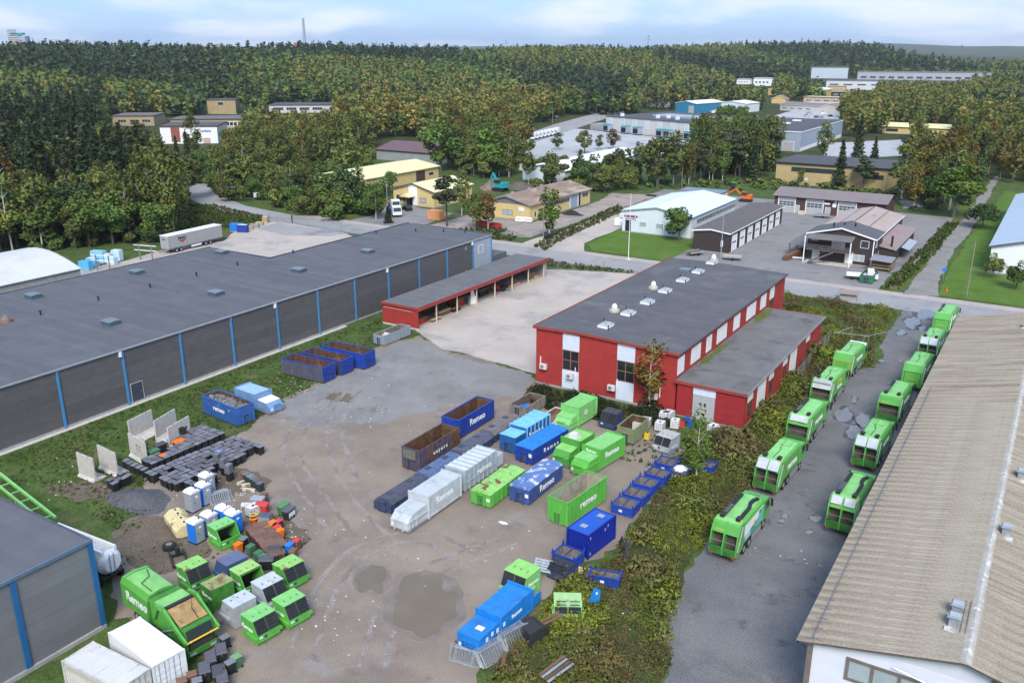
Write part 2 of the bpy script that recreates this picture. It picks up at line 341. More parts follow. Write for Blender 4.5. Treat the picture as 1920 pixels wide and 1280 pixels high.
yard_px = [(722,640), (790,628), (830,655), (900,672), (1005,702), (1005,722), (990,748), (1040,772), (1180,792), (1262,800), (1285,850), (1232,895), (1205,955), (1150,1030), (1060,1085), (1000,1140), (950,1190), (915,1250), (905,1330), (380,1330), (395,1250), (330,1200), (215,1160), (200,1070), (250,1010), (300,940), (260,880), (400,830), (470,800), (505,765), (560,735), (640,695), (690,662)]
sheet('gravel_yard', PX(*yard_px), .004, m_gravel, .55,.8,5)
sheet('asphalt_yard', PX((790,628), (830,655), (860,660), (905,673), (950,684), (1010,703)) + [Vector((-57.6,100)), Vector((-57.6,163)), Vector((-70,164.2)), Vector((-88,158)), Vector((-94,153)), Vector((-94,109.5)), Vector((-87,109))], .008, m_asph_l, .12,.7,8)
cl = [(-292,262), (-282,236), (-266,212), (-250,196), (-230,183), (-205,173.5), (-180,169.5), (-150,168.5), (70,168.5)]
def strip(c, w0, w1):
 L_, R_ = [], []
 for i, p in enumerate(c):
  a = Vector(c[max(i - 1,0)]); b = Vector(c[min(i + 1, len(c) - 1)]); d = (b - a).normalized(); n = Vector((-d.y, d.x)); p = Vector(p)
  L_.append(p + n * w1); R_.append(p + n * w0)
 return L_ + R_[::-1]
sheet('street', strip(cl, -4.4,5.0), .012, m_street)
sheet('footway', strip(cl[6:], 5.0,8.0), .016, m_foot, .12,1.5,4)
MB().box(-180,70,173.35,173.5,0,.10).build('kerb', M('kerb_stone', (.33,.32,.31), .8,.15,1))['kind'] = 'structure'
sheet('rear_lot', PX((130,545), (150,505), (240,488), (300,470), (420,452), (440,433), (512,412), (545,420), (640,434), (668,446), (560,490), (400,490), (200,540)), .004, m_asph_l, .2,1,9)
sheet('rear_lot_patch', PX((478,428), (520,418), (560,424), (655,438), (620,443), (530,441)), .008, m_street, .2,1,3)
sheet('side_road', [(-107.5,176.4), (-90.5,176.4), (-95,184), (-96,262), (-108,262)], .020, m_asph_l, .2,1.5,2)
sheet('workshop_yard', [(-140,183), (-121,179.5), (-109.5,184), (-108.6,262), (-123,258), (-119,235), (-119,200), (-140,203)], .006, M('pinkish_gravel', (.33,.275,.24), .9,.15,.2, stain=[((.20,.175,.155), .2,.5,.7)], noise2=(5,.2), spec=.1), .35,1.5,3)
sheet('office_lot', PX((640,418), (700,403), (735,378), (800,392), (850,400), (800,420), (745,440)), .006, m_yardg, .3,1.5,4)
sheet('north_verge', [(-200,179), (-125,176.6), (-112,176.6), (-110,183), (-140,185), (-160,184), (-200,190)], .003, m_rough, .4,1.5,11)
sheet('lawn', [(-90,178.6), (-94,184), (-94.6,203.2), (-75,203.2), (-70.5,192), (-71.5,177.2)], .010, m_lawn, .15,1,5)
sheet('garage_yard', [(-71,176.4), (-27,176.4), (-27.5,192), (-24.5,205), (-24.5,268), (-112,275), (-112,258), (-96,262), (-95,236), (-71,236)], .006, m_yardg, .3,1.5,6)
sheet('gravel_path', PX((1690,552), (1760,556), (1764,520), (1790,470), (1815,440), (1842,398), (1864,350), (1876,328), (1868,328), (1846,352), (1815,402), (1775,445), (1748,470), (1735,500)), .018, m_path, .25,1.5,7)
sheet('roadside_lawn', [(-17.2,178), (30,178), (30,330), (-16.5,330), (-17.5,230)], .002, m_lawn, .4,2,8)
sheet('path_verge', [(-27,177), (-23.5,178), (-22,215), (-21.5,300), (-25,300), (-26,240)], .003, m_rough, .4,1.5,9)
sheet('truck_lane', [(-21,166), (-7,166), (-7,10), (-18.0,10), (-18.2,44), (-19.0,52), (-21.6,58), (-22.9,64), (-23.1,122), (-21.5,127), (-19.0,130), (-18.6,134), (-20.2,141), (-20.6,160)], .004, m_lane, .3,1,10)
sheet('weedy_soil', PX((985,750), (1006,722), (1262,782), (1268,800), (1180,797), (1040,774)), .0065, m_wsoil, .2,1,30)
sheet('weedy_soil', PX((1290,812), (1392,812)) + [Vector((-23.2,98)), Vector((-23.0,65)), Vector((-21.6,58.5)), Vector((-19,52)), Vector((-18.3,40)), Vector((-26.5,40))] + PX((925,1285), (962,1205), (1012,1150), (1065,1096), (1155,1040), (1215,965), (1245,905), (1292,855)), .0066, m_wsoil, .4,1,31)
sheet('street_verge', [(-88,158.5), (-70,164.4), (-58,163.6), (-58,164.2), (-95,164.1), (-95,157)], .012, m_rough, .2,1,12)
sheet('delivery_lot', PX((985,300), (992,268), (1062,240), (1135,247), (1300,264), (1300,300), (1190,278), (1110,290), (1060,296)), .004, m_pale, 1.0,5,12)
sheet('far_road', PX((1185,196), (1170,211), (1062,247), (1000,268), (940,282), (935,270), (992,250), (1040,233), (1118,212)), .008, m_street)
sheet('car_lot', PX((1440,222), (1500,203), (1572,198), (1575,230), (1480,236)), .004, m_pale, 1.0,5,13)
sheet('north_lot', PX((1555,268), (1690,262), (1700,292), (1545,296)), .004, m_pale, 1.0,5,14)
sheet('east_lot', PX((1690,345), (1770,335), (1765,385), (1690,392)), .004, m_yardg, .6,3,15)
# puddles, worn marks
m_pud = M('muddy_water', (.16,.128,.092), .10,.12,.3, spec=.28)
m_mud = M('wet_mud_rim', (.195,.162,.135), .6,.2,.6, bump=.5, bscale=6, spec=.3)
m_pud2 = M('puddle_water', (.20,.182,.165), .05,.1,.5, spec=.5)
for (x, y, rx, ry, s) in ((800,1137,66,54,3), (698,1087,30,26,4)):
 sheet('mud_patch', ell(x, y, rx * 1.2, ry * 1.12,40,.28, s), .0078 + s * .0002, m_mud, .22,.5, s); sheet('puddle', ell(x, y, rx * .94, ry * .94,44,.6, s), .012, m_pud, .12,.4, s)
for k, (x, y, rx, ry) in enumerate(((1582,778,16,13), (1618,787,13,12), (1602,749,5,7), (1600,810,13,12), (1710,605,15,11), (1690,624,9,5), (1736,588,17,10), (1729,615,7,4), (1700,578,8,2.5), (1530,972,11,6), (1518,997,6,4), (1472,967,6,3), (1465,976,7,4), (1653,676,6,2.5), (1640,684,5,3), (1688,676,4,2))):
 sheet('mud_patch', ell(x, y, rx * 1.25, ry * 1.25,44,.45, k + 60), .0085, M('damp_lane', (.075,.072,.072), .5,.15,1, spec=.3)); sheet('puddle', ell(x, y, rx, ry, 44,.45, k + 40), .0125, m_pud2)
sheet('gravel_patch', PX((795,640), (840,664), (905,680), (1000,708), (1000,722), (985,745), (935,742), (880,752), (820,768), (720,790), (610,800), (540,792), (515,768), (570,738), (645,700), (700,668), (740,648)), .0058, M('grey_gravel', (.225,.216,.208), .9,.2,.14, stain=[((.255,.25,.245), .2,.5,.7), ((.16,.15,.14), .4,.55,.72)], bump=.9, bscale=9, noise2=(7,.28), spec=.15), .7,.8,77)
for k, c_ in enumerate((((760,1010), (700,960), (640,880), (620,800), (650,740), (720,690)), ((900,1060), (820,1010), (760,1000), (650,1040), (600,1120), (560,1240)), ((960,1010), (880,1040), (800,1070), (720,1140), (690,1280)), ((640,1000), (590,930), (540,860), (560,790), (640,730)))):
 for o_ in (-.95,.95):
  cw = [tuple(q)[:2] for q in PX(*c_)]; f = []
  for i in range(len(cw) - 1):
   for j in range(5): t = j / 5; f.append((cw[i][0] + (cw[i + 1][0] - cw[i][0]) * t, cw[i][1] + (cw[i + 1][1] - cw[i][1]) * t))
  for _ in range(6): f = [f[0]] + [((f[i - 1][0] + f[i][0] * 2 + f[i + 1][0]) / 4, (f[i - 1][1] + f[i][1] * 2 + f[i + 1][1]) / 4) for i in range(1, len(f) - 1)] + [f[-1]]
  sheet('tyre_track', strip(f, o_ - .22, o_ + .22), .0072 + .0002 * k, M('packed_gravel', (.27,.235,.21), .9,.18,.5, stain=[((.20,.17,.148), .35,.45,.6)], noise2=(6,.25), spec=.15), .16,.5, k)
m_scrape = M('bare_soil', (.145,.115,.085), .95,.25,.6, bump=.8, bscale=7, noise2=(5,.3), spec=.1)
for k, (x, y, rx, ry) in enumerate(((300,1010,95,55), (150,920,60,16), (300,860,45,14), (505,1010,70,45), (420,900,80,30), (640,745,30,8))):
 sheet('bare_soil', ell(x, y, rx, ry, 34,.35, k + 80), .0055 + k * .0001, m_scrape, .4,.8, k)
# ================================================================ buildings
def fmap(side, w, d):
 """maps (u, z, n) on a face to local xyz; n points outwards"""
 return {'S': lambda u, z, n: (u, -n, z), 'E': lambda u, z, n: (w + n, u, z), 'N': lambda u, z, n: (w - u, d + n, z), 'W': lambda u, z, n: (-n, d - u, z)}[side]
def fbox(mb, f, u0, u1, z0, z1, n0, n1, m=0):
 return mb.hexa([f(u0, z0, n0), f(u1, z0, n0), f(u1, z0, n1), f(u0, z0, n1), f(u0, z1, n0), f(u1, z1, n0), f(u1, z1, n1), f(u0, z1, n1)], m)
def opening(root, f, kind, u, z, w, h, fm=None, gm_=None, nx=1, nz=1, name='window', t=.08):
 fm = fm or m_white; gm_ = gm_ or m_glass
 mb = MB()
 if kind == 'win':
  fbox(mb, f, u, u + w, z, z + t, .003,.07); fbox(mb, f, u, u + w, z + h - t, z + h, .003,.07)
  fbox(mb, f, u, u + t, z + t, z + h - t, .003,.07); fbox(mb, f, u + w - t, u + w, z + t, z + h - t, .003,.07)
  for i in range(1, nx): fbox(mb, f, u + w * i / nx - t / 2, u + w * i / nx + t / 2, z + t, z + h - t, .003,.065)
  for i in range(1, nz): fbox(mb, f, u + t, u + w - t, z + h * i / nz - t / 2, z + h * i / nz + t / 2,.003,.06)
  o = mb.build(name, fm, root)
  for i in range(nx):
   g = MB(); fbox(g, f, u + w * i / nx + t * .5, u + w * (i + 1) / nx - t * .5, z + t, z + h - t, .006,.03); g.build('pane', gm_, o)
 elif kind == 'door':
  fbox(mb, f, u, u + w, z, z + h, .003,.05); o = mb.build('door', gm_, root)
  g = MB(); fbox(g, f, u - t, u, z, z + h + t, .003,.08); fbox(g, f, u + w, u + w + t, z, z + h + t, .003,.08); fbox(g, f, u, u + w, z + h, z + h + t, .003,.08); g.build('door_frame', fm, o)
  g = MB(); fbox(g, f, u + w * .82, u + w * .9, z + h * .45, z + h * .5,.05,.1); g.build('handle', m_steel, o)
 elif kind == 'garage':
  k = max(3, int(h / .6))
  for i in range(k): fbox(mb, f, u, u + w, z + h * i / k + .015, z + h * (i + 1) / k, .003,.05)
  o = mb.build('garage_door', gm_, root)
  g = MB(); fbox(g, f, u - .18, u, z, z + h + .18,.003,.1); fbox(g, f, u + w, u + w + .18, z, z + h + .18,.003,.1); fbox(g, f, u, u + w, z + h, z + h + .18,.003,.1); g.build('door_frame', fm, o)
  for r_ in range(nz):
   for i in range(nx):
    g = MB(); fbox(g, f, u + w * (.06 + .9 * i / nx), u + w * (.06 + .9 * (i + .82) / nx), z + h * .5 + r_ * h / k * .95, z + h * .5 + r_ * h / k * .95 + h / k * .6,.05,.06); g.build('pane', m_glass, o)
 elif kind == 'panel':
  fbox(mb, f, u, u + w, z, z + h, .003,.06); o = mb.build(name, gm_, root)
 return o
def hall(name, label, cat, x0, x1, y0, y1, h, roof, wallm, roofm, over=.45, ops=(), trim=None, group=None, base=True, eave_mat=None, z=0.0):
 w, d = x1 - x0, y1 - y0
 root = thing(name, label, cat, (x0, y0, z), 0, group)
 kind = roof[0]; mb = MB()
 mb.box(0, w, 0, d, 0 if not base else .25, h)
 if kind == 'gabley':     # ridge runs along y, gables face S and N
  mb.prism([(0.001, h), (w - .001, h), (w / 2, h + roof[1])], 'y', .0, d)
 elif kind == 'gablex':
  mb.prism([(0.001, h), (d - .001, h), (d / 2, h + roof[1])], 'x', .0, w)
 mb.build('wall', wallm, root)
 if base: MB().box(-.03, w + .03,-.03, d + .03,0,.25).build('plinth', m_concg, root)
 t = .16
 if kind == 'flat':
  MB().box(-over, w + over, -over, d + over, h + .002, h + .3).build('roof', roofm, root)
  fm = MB(); fm.box(-over - .06, w + over + .06,-over - .06,-over, h - .1, h + .36); fm.box(w + over, w + over + .06,-over, d + over, h - .1, h + .36); fm.build('fascia', eave_mat or trim or m_steel, root)
 elif kind == 'gabley':
  s = roof[1] / (w / 2)
  for sg in (0,1):
   a, b = (-over, w / 2) if sg == 0 else (w / 2, w + over)
   za, zb = (h - over * s, h + roof[1]) if sg == 0 else (h + roof[1], h - over * s)
   MB().prism([(a, za + .003), (b, zb + .003), (b, zb + t), (a, za + t)], 'y', -over, d + over).build('roof', roofm, root)
  fm = MB(); fm.prism([(-over, h - over * s - .12), (w / 2, h + roof[1] - .12), (w + over, h - over * s - .12), (w + over, h - over * s + t + .02), (w / 2, h + roof[1] + t + .02), (-over, h - over * s + t + .02)], 'y', -over - .08,-over - .002); fm.build('barge_board', trim or m_white, root)
  MB().box(w + over + .002, w + over + .14,-over, d + over, h - over * s - .02, h - over * s + .12).build('gutter', eave_mat or trim or m_white, root)
 elif kind == 'gablex':
  s = roof[1] / (d / 2)
  for sg in (0,1):
   a, b = (-over, d / 2) if sg == 0 else (d / 2, d + over)
   za, zb = (h - over * s, h + roof[1]) if sg == 0 else (h + roof[1], h - over * s)
   MB().prism([(a, za + .003), (b, zb + .003), (b, zb + t), (a, za + t)], 'x', -over, w + over).build('roof', roofm, root)
  fm = MB(); fm.prism([(-over, h - over * s - .12), (d / 2, h + roof[1] - .12), (d + over, h - over * s - .12), (d + over, h - over * s + t + .02), (d / 2, h + roof[1] + t + .02), (-over, h - over * s + t + .02)], 'x', w + over + .002, w + over + .08); fm.build('barge_board', trim or m_white, root)
  MB().box(-over, w + over, -over - .14,-over - .002, h - over * s - .02, h - over * s + .12).build('gutter', eave_mat or trim or m_white, root)
 elif kind == 'monoy':   # falls from y=d (high) to y=0
  MB().prism([(-over, h + .003), (d + over, h + roof[1]), (d + over, h + roof[1] + t), (-over, h + t)], 'x', -over, w + over).build('roof', roofm, root)
 for op in ops:
  side = op[0]; opening(root, fmap(side, w, d), *op[1:6], **(op[6] if len(op) > 6 else {}))
 return root
def wall_h(root, dz): pass
# ---------------------------------------------------------------- long dark warehouse
m_wpanel = M('charcoal_panel', (.108,.103,.104), .6,.10,.8, noise2=(18,.25), rndv=.08, spec=.25)
m_wpanelg = M('pale_grey_panel', (.36,.40,.46), .55,.06,.6, noise2=(14,.08), rndv=.05)
m_felt = M('grey_roof_felt', (.118,.120,.134), .9,.10,.25, noise2=(14,.16), rndv=.07, spec=.12)
m_feltd = M('dark_roof_felt', (.112,.112,.120), .9,.12,.25, stain=[((.15,.148,.15), .2,.5,.7)], noise2=(10,.2), rndv=.05, spec=.1)
m_bluecol = M('blue_steel', (.06,.235,.47), .5,.08,1)
WX, WY0, WY1, WH = -98.5,28.4,149.6,7.7
wh = thing('warehouse', 'long charcoal panelled warehouse with blue columns and a flat grey felt roof', 'warehouse', (WX, WY0,0))
LW = WY1 - WY0
core = MB(); core.box(-21.4,-.15,.1, LW - .15,0, WH - .05); core.box(-37.5,-21.4,.1,81,0, WH - .05); core.build('core_wall', m_wpanelg, wh)
MB().box(-.15,.03,-.2, LW, 0,.35).build('plinth', m_concg, wh)
MB().box(.03,.75,-.2, LW - 45,0,.045).build('drip_strip', m_conc, wh)
for i in range(14):
 y0 = i * 8.8; y1 = min(y0 + 8.8, LW)
 if y1 - y0 < 1: continue
 for j in range(6):
  z0 = .36 + j * 1.22; MB().box(-.15,.012 * (j % 2), y0 + .16, y1 - .16, z0, z0 + 1.205).build('wall_panel', m_wpanelg if i == 13 or y0 > LW - 8.5 else m_wpanel, wh)
for i in range(15):
 y = min(i * 8.8, LW - .15)
 MB().box(-.12,.16, y - .14, y + .14,.1, WH - .06).build('blue_column', m_bluecol, wh)
for i in range(int(LW)):   # felt strips laid across the roof, 1.15 m apart
 y0 = i * 1.15
 if y0 > LW - .3: break
 xb = -37.6 if y0 < 80.5 else -21.5
 for a, b in ((xb, -16), (-16,.05)):
  za = WH + .45 * (-a) / 37.5; zb = WH + .45 * max(0,-b) / 37.5
  MB().hexa([(a, y0, za - .12), (b, y0, zb - .12), (b, min(y0 + 1.15, LW), zb - .12), (a, min(y0 + 1.15, LW), za - .12), (a, y0, za + .012), (b, y0, zb + .012), (b, min(y0 + 1.15, LW), zb), (a, min(y0 + 1.15, LW), za)]).build('roof_strip', m_felt, wh)
g = MB(); g.box(.055,.24,-.2, LW + .05, WH - .16, WH + .02); g.build('gutter', m_galv, wh)
g = MB(); g.box(-21.6,.1, LW + .002, LW + .14, WH - .3, WH + .28); g.box(-21.74,-21.602,81, LW + .14, WH + .0, WH + .42); g.box(-37.7,-21.602,80.6,81.0, WH + .0, WH + .45); g.box(-37.9,-37.62,0,81, WH + .1, WH + .55); g.build('parapet', m_slate, wh)
d_ = opening(wh, lambda u, z, n: (.0 + n + .02, u, z), 'door', 64.15 - WY0,.3,1.7,2.4, m_grey, M('dark_door', (.05,.06,.08), .5,.1,1))
opening(wh, lambda u, z, n: (.02 + n, u, z), 'win', LW - 4.8,4.6,1.6,1.7, m_white, m_glassl)
opening(wh, lambda u, z, n: (.02 + n, u, z), 'panel', LW - 9.6,6.2,.6,.6, None, m_galv, name='vent_grille'); opening(wh, lambda u, z, n: (.02 + n, u, z), 'panel', LW - 9.6,1.3,.6,.8, None, m_galv, name='vent_grille')
for i in range(14):    # downpipe heads
 if i % 3 == 1: MB().box(.0,.3, i * 8.8 - .5, i * 8.8 - .2, WH - .9, WH - .2).build('downpipe_head', m_white, wh)
m_hatch = M('hatch_slate_blue', (.14,.175,.20), .35,.1,1, spec=.4)
def roof_z(v): return WH + .45 * (-v) / 37.5
for v, u in ((-130.4,71.1), (-130.2,89), (-130.2,107), (-108.9,51.5), (-108.9,69.4), (-108.9,87.6), (-108.8,105.3), (-108.6,122.8)):
 z = roof_z(v - WX); c = MB().box(-1.0,1.0,-.85,.85,0,.5)
 o = c.build('roof_hatch', M('hatch_kerb', (.06,.10,.13), .5,.1,1), wh, (v - WX, u - WY0, z))
 for s in (-1,1): MB().hexa([(-1.05, s * .02,.5), (1.05, s * .02,.5), (1.05, s * .9,.5), (-1.05, s * .9,.5), (-1.05, s * .02,.68), (1.05, s * .02,.68), (1.05, s * .9,.58), (-1.05, s * .9,.58)]).build('hatch_flap', m_hatch, o)
for v, u in ((-120.9,66.5), (-120.8,75.5), (-120.7,84.5), (-120.7,93.5), (-120.6,102.2), (-119.4,114.4), (-118.6,137), (-113,143), (-108,146), (-104,148)):
 MB().cyl((0,0,0), (0,0,.5), .11,.11,8).cyl((0,0,.5), (0,0,.68), .19,.15,8).build('vent_pipe', m_black, wh, (v - WX, u - WY0, roof_z(v - WX)))
MB().cyl((0,0,0), (0,0,.45), .75,.75,12).cyl((0,0,.45), (0,0,.95), .62,.3,12).build('roof_fan', M('rusty_fan', (.20,.15,.13), .7,.3,2, stain=[((.33,.12,.06), 1.5,.5,.6)]), wh, (-121.7 - WX, 62 - WY0, roof_z(-23)))
# low black lean-to at the far end
MB().box(-14,.2, LW + .3, LW + 5.5,0,3.2).build('lean_to', m_feltd, wh)
# ---------------------------------------------------------------- grey warehouse corner close to the camera
NX, NY = -59.4,33.3
m_npanel = M('mid_grey_panel', (.165,.168,.178), .55,.08,.7, noise2=(20,.12), rndv=.06)
m_bluecol2 = M('deep_blue_steel', (.018,.11,.27), .5,.1,1)
nb = thing('grey_warehouse', 'grey panelled warehouse end with deep blue corner column and flat roof', 'warehouse', (NX, NY, 0))
MB().box(-22,-.15,-25,-.15,0,7.85).build('core_wall', m_npanel, nb)
for i in range(4):
 y1 = -i * 6.1 - .14; y0 = y1 - 5.82
 for j in range(7): MB().box(-.15,0.0, y0, y1,.35 + j * 1.07,.35 + j * 1.07 + 1.055).build('wall_panel', m_npanel, nb)
 MB().box(-.1,.14,-i * 6.1 - .2,-i * 6.1 + .2,.0,7.8).build('blue_column', m_bluecol2, nb)
MB().box(-22,.2,-25,.2,0,.34).build('plinth', m_concg, nb)
for i in range(22): MB().box(-22,.02,-25 + i * 1.15, min(-25 + (i + 1) * 1.15,.02) if i < 21 else .02,7.86 + (i % 2) * .006,8.0 + (i % 2) * .006).build('roof_strip', m_felt, nb)
MB().box(.022,.2,-25,.2,7.8,8.06).build('fascia', M('blue_grey_trim', (.10,.15,.21), .5,.1,1), nb); MB().box(-22,.02,.022,.2,7.8,8.06).build('fascia', m_slate, nb)
# ---------------------------------------------------------------- white arched fabric hall
m_fabric = M('white_fabric', (.56,.56,.545), .7,.05,.3, stain=[((.50,.49,.46), .15,.5,.75)])
tn = thing('storage_tent', 'white arched fabric storage hall with grey concrete side wall behind the dark warehouse', 'hall', (-172,40,0))
MB().box(0,23.0,0,50.5,0,6.2).build('wall', m_concg, tn)
ar = [(-.3 + 23.6 * i / 10,6.3 + 2.3 * math.sin(math.pi * i / 10)) for i in range(11)]
for k in range(5):
 mb = MB(); p = ar + [(x, z - .12) for x, z in ar[::-1]]
 y0 = k * 10.15
 for (a, b) in zip(ar[:-1], ar[1:]): mb.hexa([(a[0], y0, a[1] - .12), (b[0], y0, b[1] - .12), (b[0], y0 + 10.1, b[1] - .12), (a[0], y0 + 10.1, a[1] - .12), (a[0], y0, a[1]), (b[0], y0, b[1]), (b[0], y0 + 10.1, b[1]), (a[0], y0 + 10.1, a[1])])
 mb.build('roof_sheet', m_fabric, tn)
MB().prism(ar, 'y', 50.5,50.7).build('end_gable', m_fabric, tn)
# ---------------------------------------------------------------- red open shed
m_redwall = M('red_brick_wall', (.36,.037,.030), .8,.12,.5, brick=(.55,.16,.012, (.31,.034,.029)), noise2=(3,.12))
m_redwood = M('red_board', (.30,.045,.035), .65,.14,.6, stain=[((.22,.06,.05), .6,.5,.7)])
m_felt2 = M('shed_felt', (.145,.145,.15), .9,.10,.3, noise2=(12,.15), rndv=.06, spec=.1)
sh = thing('open_shed', 'long open-fronted red shed with flat grey roof beside the dark warehouse', 'shed', (-93.8,109,0))
SL = 42.6
MB().box(0,7.4,0,.3,.3,3.55).build('end_wall', m_redwall, sh); MB().box(-.02,7.42,-.02,.32,0,.3).build('plinth', m_conc, sh)
MB().box(0,.2,.3, SL, 0,3.6).build('back_wall', M('shed_back_board', (.07,.05,.045), .9,.3,1), sh); MB().box(.2,7.3, SL - .25, SL, 0,3.4).build('end_wall', m_concg, sh)
MB().box(.35,6.4,-.07,-.022,2.98,3.08).build('rail', M('pink_rail', (.55,.30,.26), .6,.1,2), sh)
for i in range(37): MB().hexa([(-.1, i * 1.16,3.66), (7.5, i * 1.16,3.66), (7.5, i * 1.16 + 1.15,3.66), (-.1, i * 1.16 + 1.15,3.66), (-.1, i * 1.16,3.86), (7.5, i * 1.16,3.81), (7.5, i * 1.16 + 1.15,3.805), (-.1, i * 1.16 + 1.15,3.855)]).build('roof_strip', m_felt2, sh)
MB().box(7.5,7.6,-.25, SL + .35,3.22,3.87).build('fascia', m_redwood, sh); MB().box(-.1,7.5,-.25,-.07,3.5,3.9).build('fascia', m_redwood, sh)
for i in range(7): MB().box(7.0,7.18,5.6 + i * 6.05 - .09,5.6 + i * 6.05 + .09,0,3.65).build('post', M('cream_post', (.62,.56,.42), .7,.15,2), sh)
# ---------------------------------------------------------------- red brick hall with annex
BX0, BX1, BY0, BY1, BH = -57.7,-37.3,98.6,146.6,8.0
rb = thing('red_hall', 'red brick industrial hall with white window panels and a row of roof lights', 'building', (BX0, BY0,0))
bw, bd = BX1 - BX0, BY1 - BY0
m_whitepan = M('white_ribbed_panel', (.66,.72,.80), .5,.06,.8, wave=('X', 6,.5))
m_whitepan2 = M('white_plain_panel', (.74,.74,.72), .55,.08,.8)
mb = MB(); mb.prism([(0,.3), (bw, .3), (bw, BH - .05), (bw * .38, BH + .36), (0, BH + .18)], 'y', 0, bd); mb.build('wall', m_redwall, rb)
MB().box(-.04, bw + .04,-.04, bd + .04,0,.3).build('plinth', m_concg, rb)
n = 42
for i in range(n):   # roof felt runs across
 y0 = -.25 + i * (bd + .5) / n; y1 = y0 + (bd + .5) / n
 k = .006 * (i % 2)
 MB().hexa([(-.3, y0, BH + .17), (bw * .38, y0, BH + .37), (bw * .38, y1, BH + .37), (-.3, y1, BH + .17), (-.3, y0, BH + .32 + k), (bw * .38, y0, BH + .52 + k), (bw * .38, y1, BH + .52), (-.3, y1, BH + .32)]).hexa([(bw * .38, y0, BH + .37), (bw + .3, y0, BH - .06), (bw + .3, y1, BH - .06), (bw * .38, y1, BH + .37), (bw * .38, y0, BH + .52 + k), (bw + .3, y0, BH + .1 + k), (bw + .3, y1, BH + .1), (bw * .38, y1, BH + .52)]).build('roof_strip', m_feltd, rb)
MB().prism([(-.36, BH + .02), (bw * .38, BH + .24), (bw + .36, BH - .2), (bw + .36, BH + .14), (bw * .38, BH + .58), (-.36, BH + .37)], 'y', -.36,-.252).build('verge', m_redwood, rb)
MB().box(-.42,-.302,-.25, bd + .25, BH + .05, BH + .4).build('verge', m_redwood, rb); MB().box(bw + .302, bw + .42,-.25, bd + .25, BH - .1, BH + .14).build('gutter', M('brown_gutter', (.10,.085,.075), .6,.2,2), rb)
S = fmap('S', bw, bd); E_ = fmap('E', bw, bd)
for u in (4.15,12.2):
 opening(rb, S, 'panel', u, 5.75,2.5,2.25, None, m_whitepan, name='white_panel'); opening(rb, S, 'panel', u, .3,2.5,2.6, None, m_whitepan, name='white_panel')
 opening(rb, S, 'win', u, 2.9,2.5,2.85, M('red_brown_frame', (.28,.13,.12), .5,.1,1), M('dark_pane', (.016,.020,.020), .06,.1,1, spec=.6), nx=2, nz=2, t=.1)
for u, z, hh in ((.9,2.5,5.2), (5.0,1.9,5.2), (11.2,1.5,5), (17.2,1.6,5)):
 o = MB().box(u, u + 1.0,-.62,-.2, z, z + .72).build('heat_pump', m_offw, rb)
 MB().cyl((u + .38,-.625, z + .36), (u + .38,-.64, z + .36), .27,.27,12).build('fan_grille', m_steel, o); MB().bar((u + .1,-.05, z - .06), (u + .1,-.6, z - .06), .06).bar((u + .9,-.05, z - .06), (u + .9,-.6, z - .06), .06).build('bracket', m_steel, o)
 s_ = u - .15 if u < 2 else u + 1.15
 MB().box(s_ - .05, s_ + .05,-.12,-.002, z + .2, z + 1.6).build('pipe_cover', m_white, o)
for y0, y1, mm in ((.2,2.4,0), (4.8,8.2,1), (10.4,12.4,0), (14.6,18.6,1), (21.6,24.4,0), (27.6,32,2), (34.5,37.4,0)):
 opening(rb, E_, 'panel', y0,5.1, y1 - y0,2.2, None, m_whitepan2, name='white_panel')
opening(rb, E_, 'panel', 39.4,5.6,2.4,2.2, None, m_whitepan2, name='white_panel'); opening(rb, E_, 'win', 39.4,2.6,2.4,2.9, m_redwood, m_glass, nx=2, nz=2)
for (px, py) in ((1136,611), (1178,588), (1214,567), (1247,546), (1280,526), (1309,510), (1335,493)):
 P = G(px, py, BH + .55); o = MB().box(-.75,.75,-1.05,1.05,0,.42).build('roof_light', m_white, rb, (P.x - BX0, P.y - BY0, BH + .42))
 MB().hexa([(-.78,-1.08,.42), (.78,-1.08,.42), (.78,1.08,.42), (-.78,1.08,.42), (-.5,-.8,.56), (.5,-.8,.56), (.5,.8,.56), (-.5,.8,.56)]).build('dome', M('dirty_dome', (.40,.41,.41), .3,.25,3, stain=[((.2,.2,.2), 2,.5,.6)]), o)
 MB().cyl((1.0,-1.3,-.05), (1.0,-1.3,.75), .07,.07,6).cyl((-1.0,1.4,-.05), (-1.0,1.4,.75), .07,.07,6).build('vent_pipe', m_black, o)
for (px, py) in ((1152,584), (1225,541), (1338,489)):
 P = G(px, py, BH + .5); o = MB().cyl((0,0,-.1), (0,0,.4), .75,.75,10).cyl((0,0,.4), (0,0,.75), .62,.4,10).build('roof_fan', M('fan_beige', (.45,.42,.36), .6,.15,2), rb, (P.x - BX0, P.y - BY0, BH + .4))
 MB().cyl((0,0,.75), (0,0,.95), .42,.36,10).ball((0,0,.95), .36,10,5).build('fan_cap', m_white, o)
P = G(1285,508, BH + .4); MB().box(-.9,.9,-.8,.8,0,.45).build('roof_hatch', m_hatch, rb, (P.x - BX0, P.y - BY0, BH + .35))
ax = thing('red_annex', 'low red annex with flat mossy roof and grey roller door against the red hall', 'building', (BX1 + .35, BY0 - .3,0))
aw, ad, ah = 8.6,38,4.5
m_redclad = M('red_boarding', (.38,.028,.032), .7,.12,.8, wave=('Z', 5.2,.8))
MB().box(0, aw, 0, ad, .2, ah).build('wall', m_redwall, ax); MB().box(-.03, aw + .03,-.03, ad + .03,0,.2).build('plinth', m_concg, ax)
for k in range(11):
 MB().box(.02,2.05,-.10,-.004,.22 + k * .385,.22 + k * .385 + .37).build('board', m_redclad, ax); MB().box(5.05, aw + .02,-.10,-.004,.22 + k * .385,.22 + k * .385 + .37).build('board', m_redclad, ax)
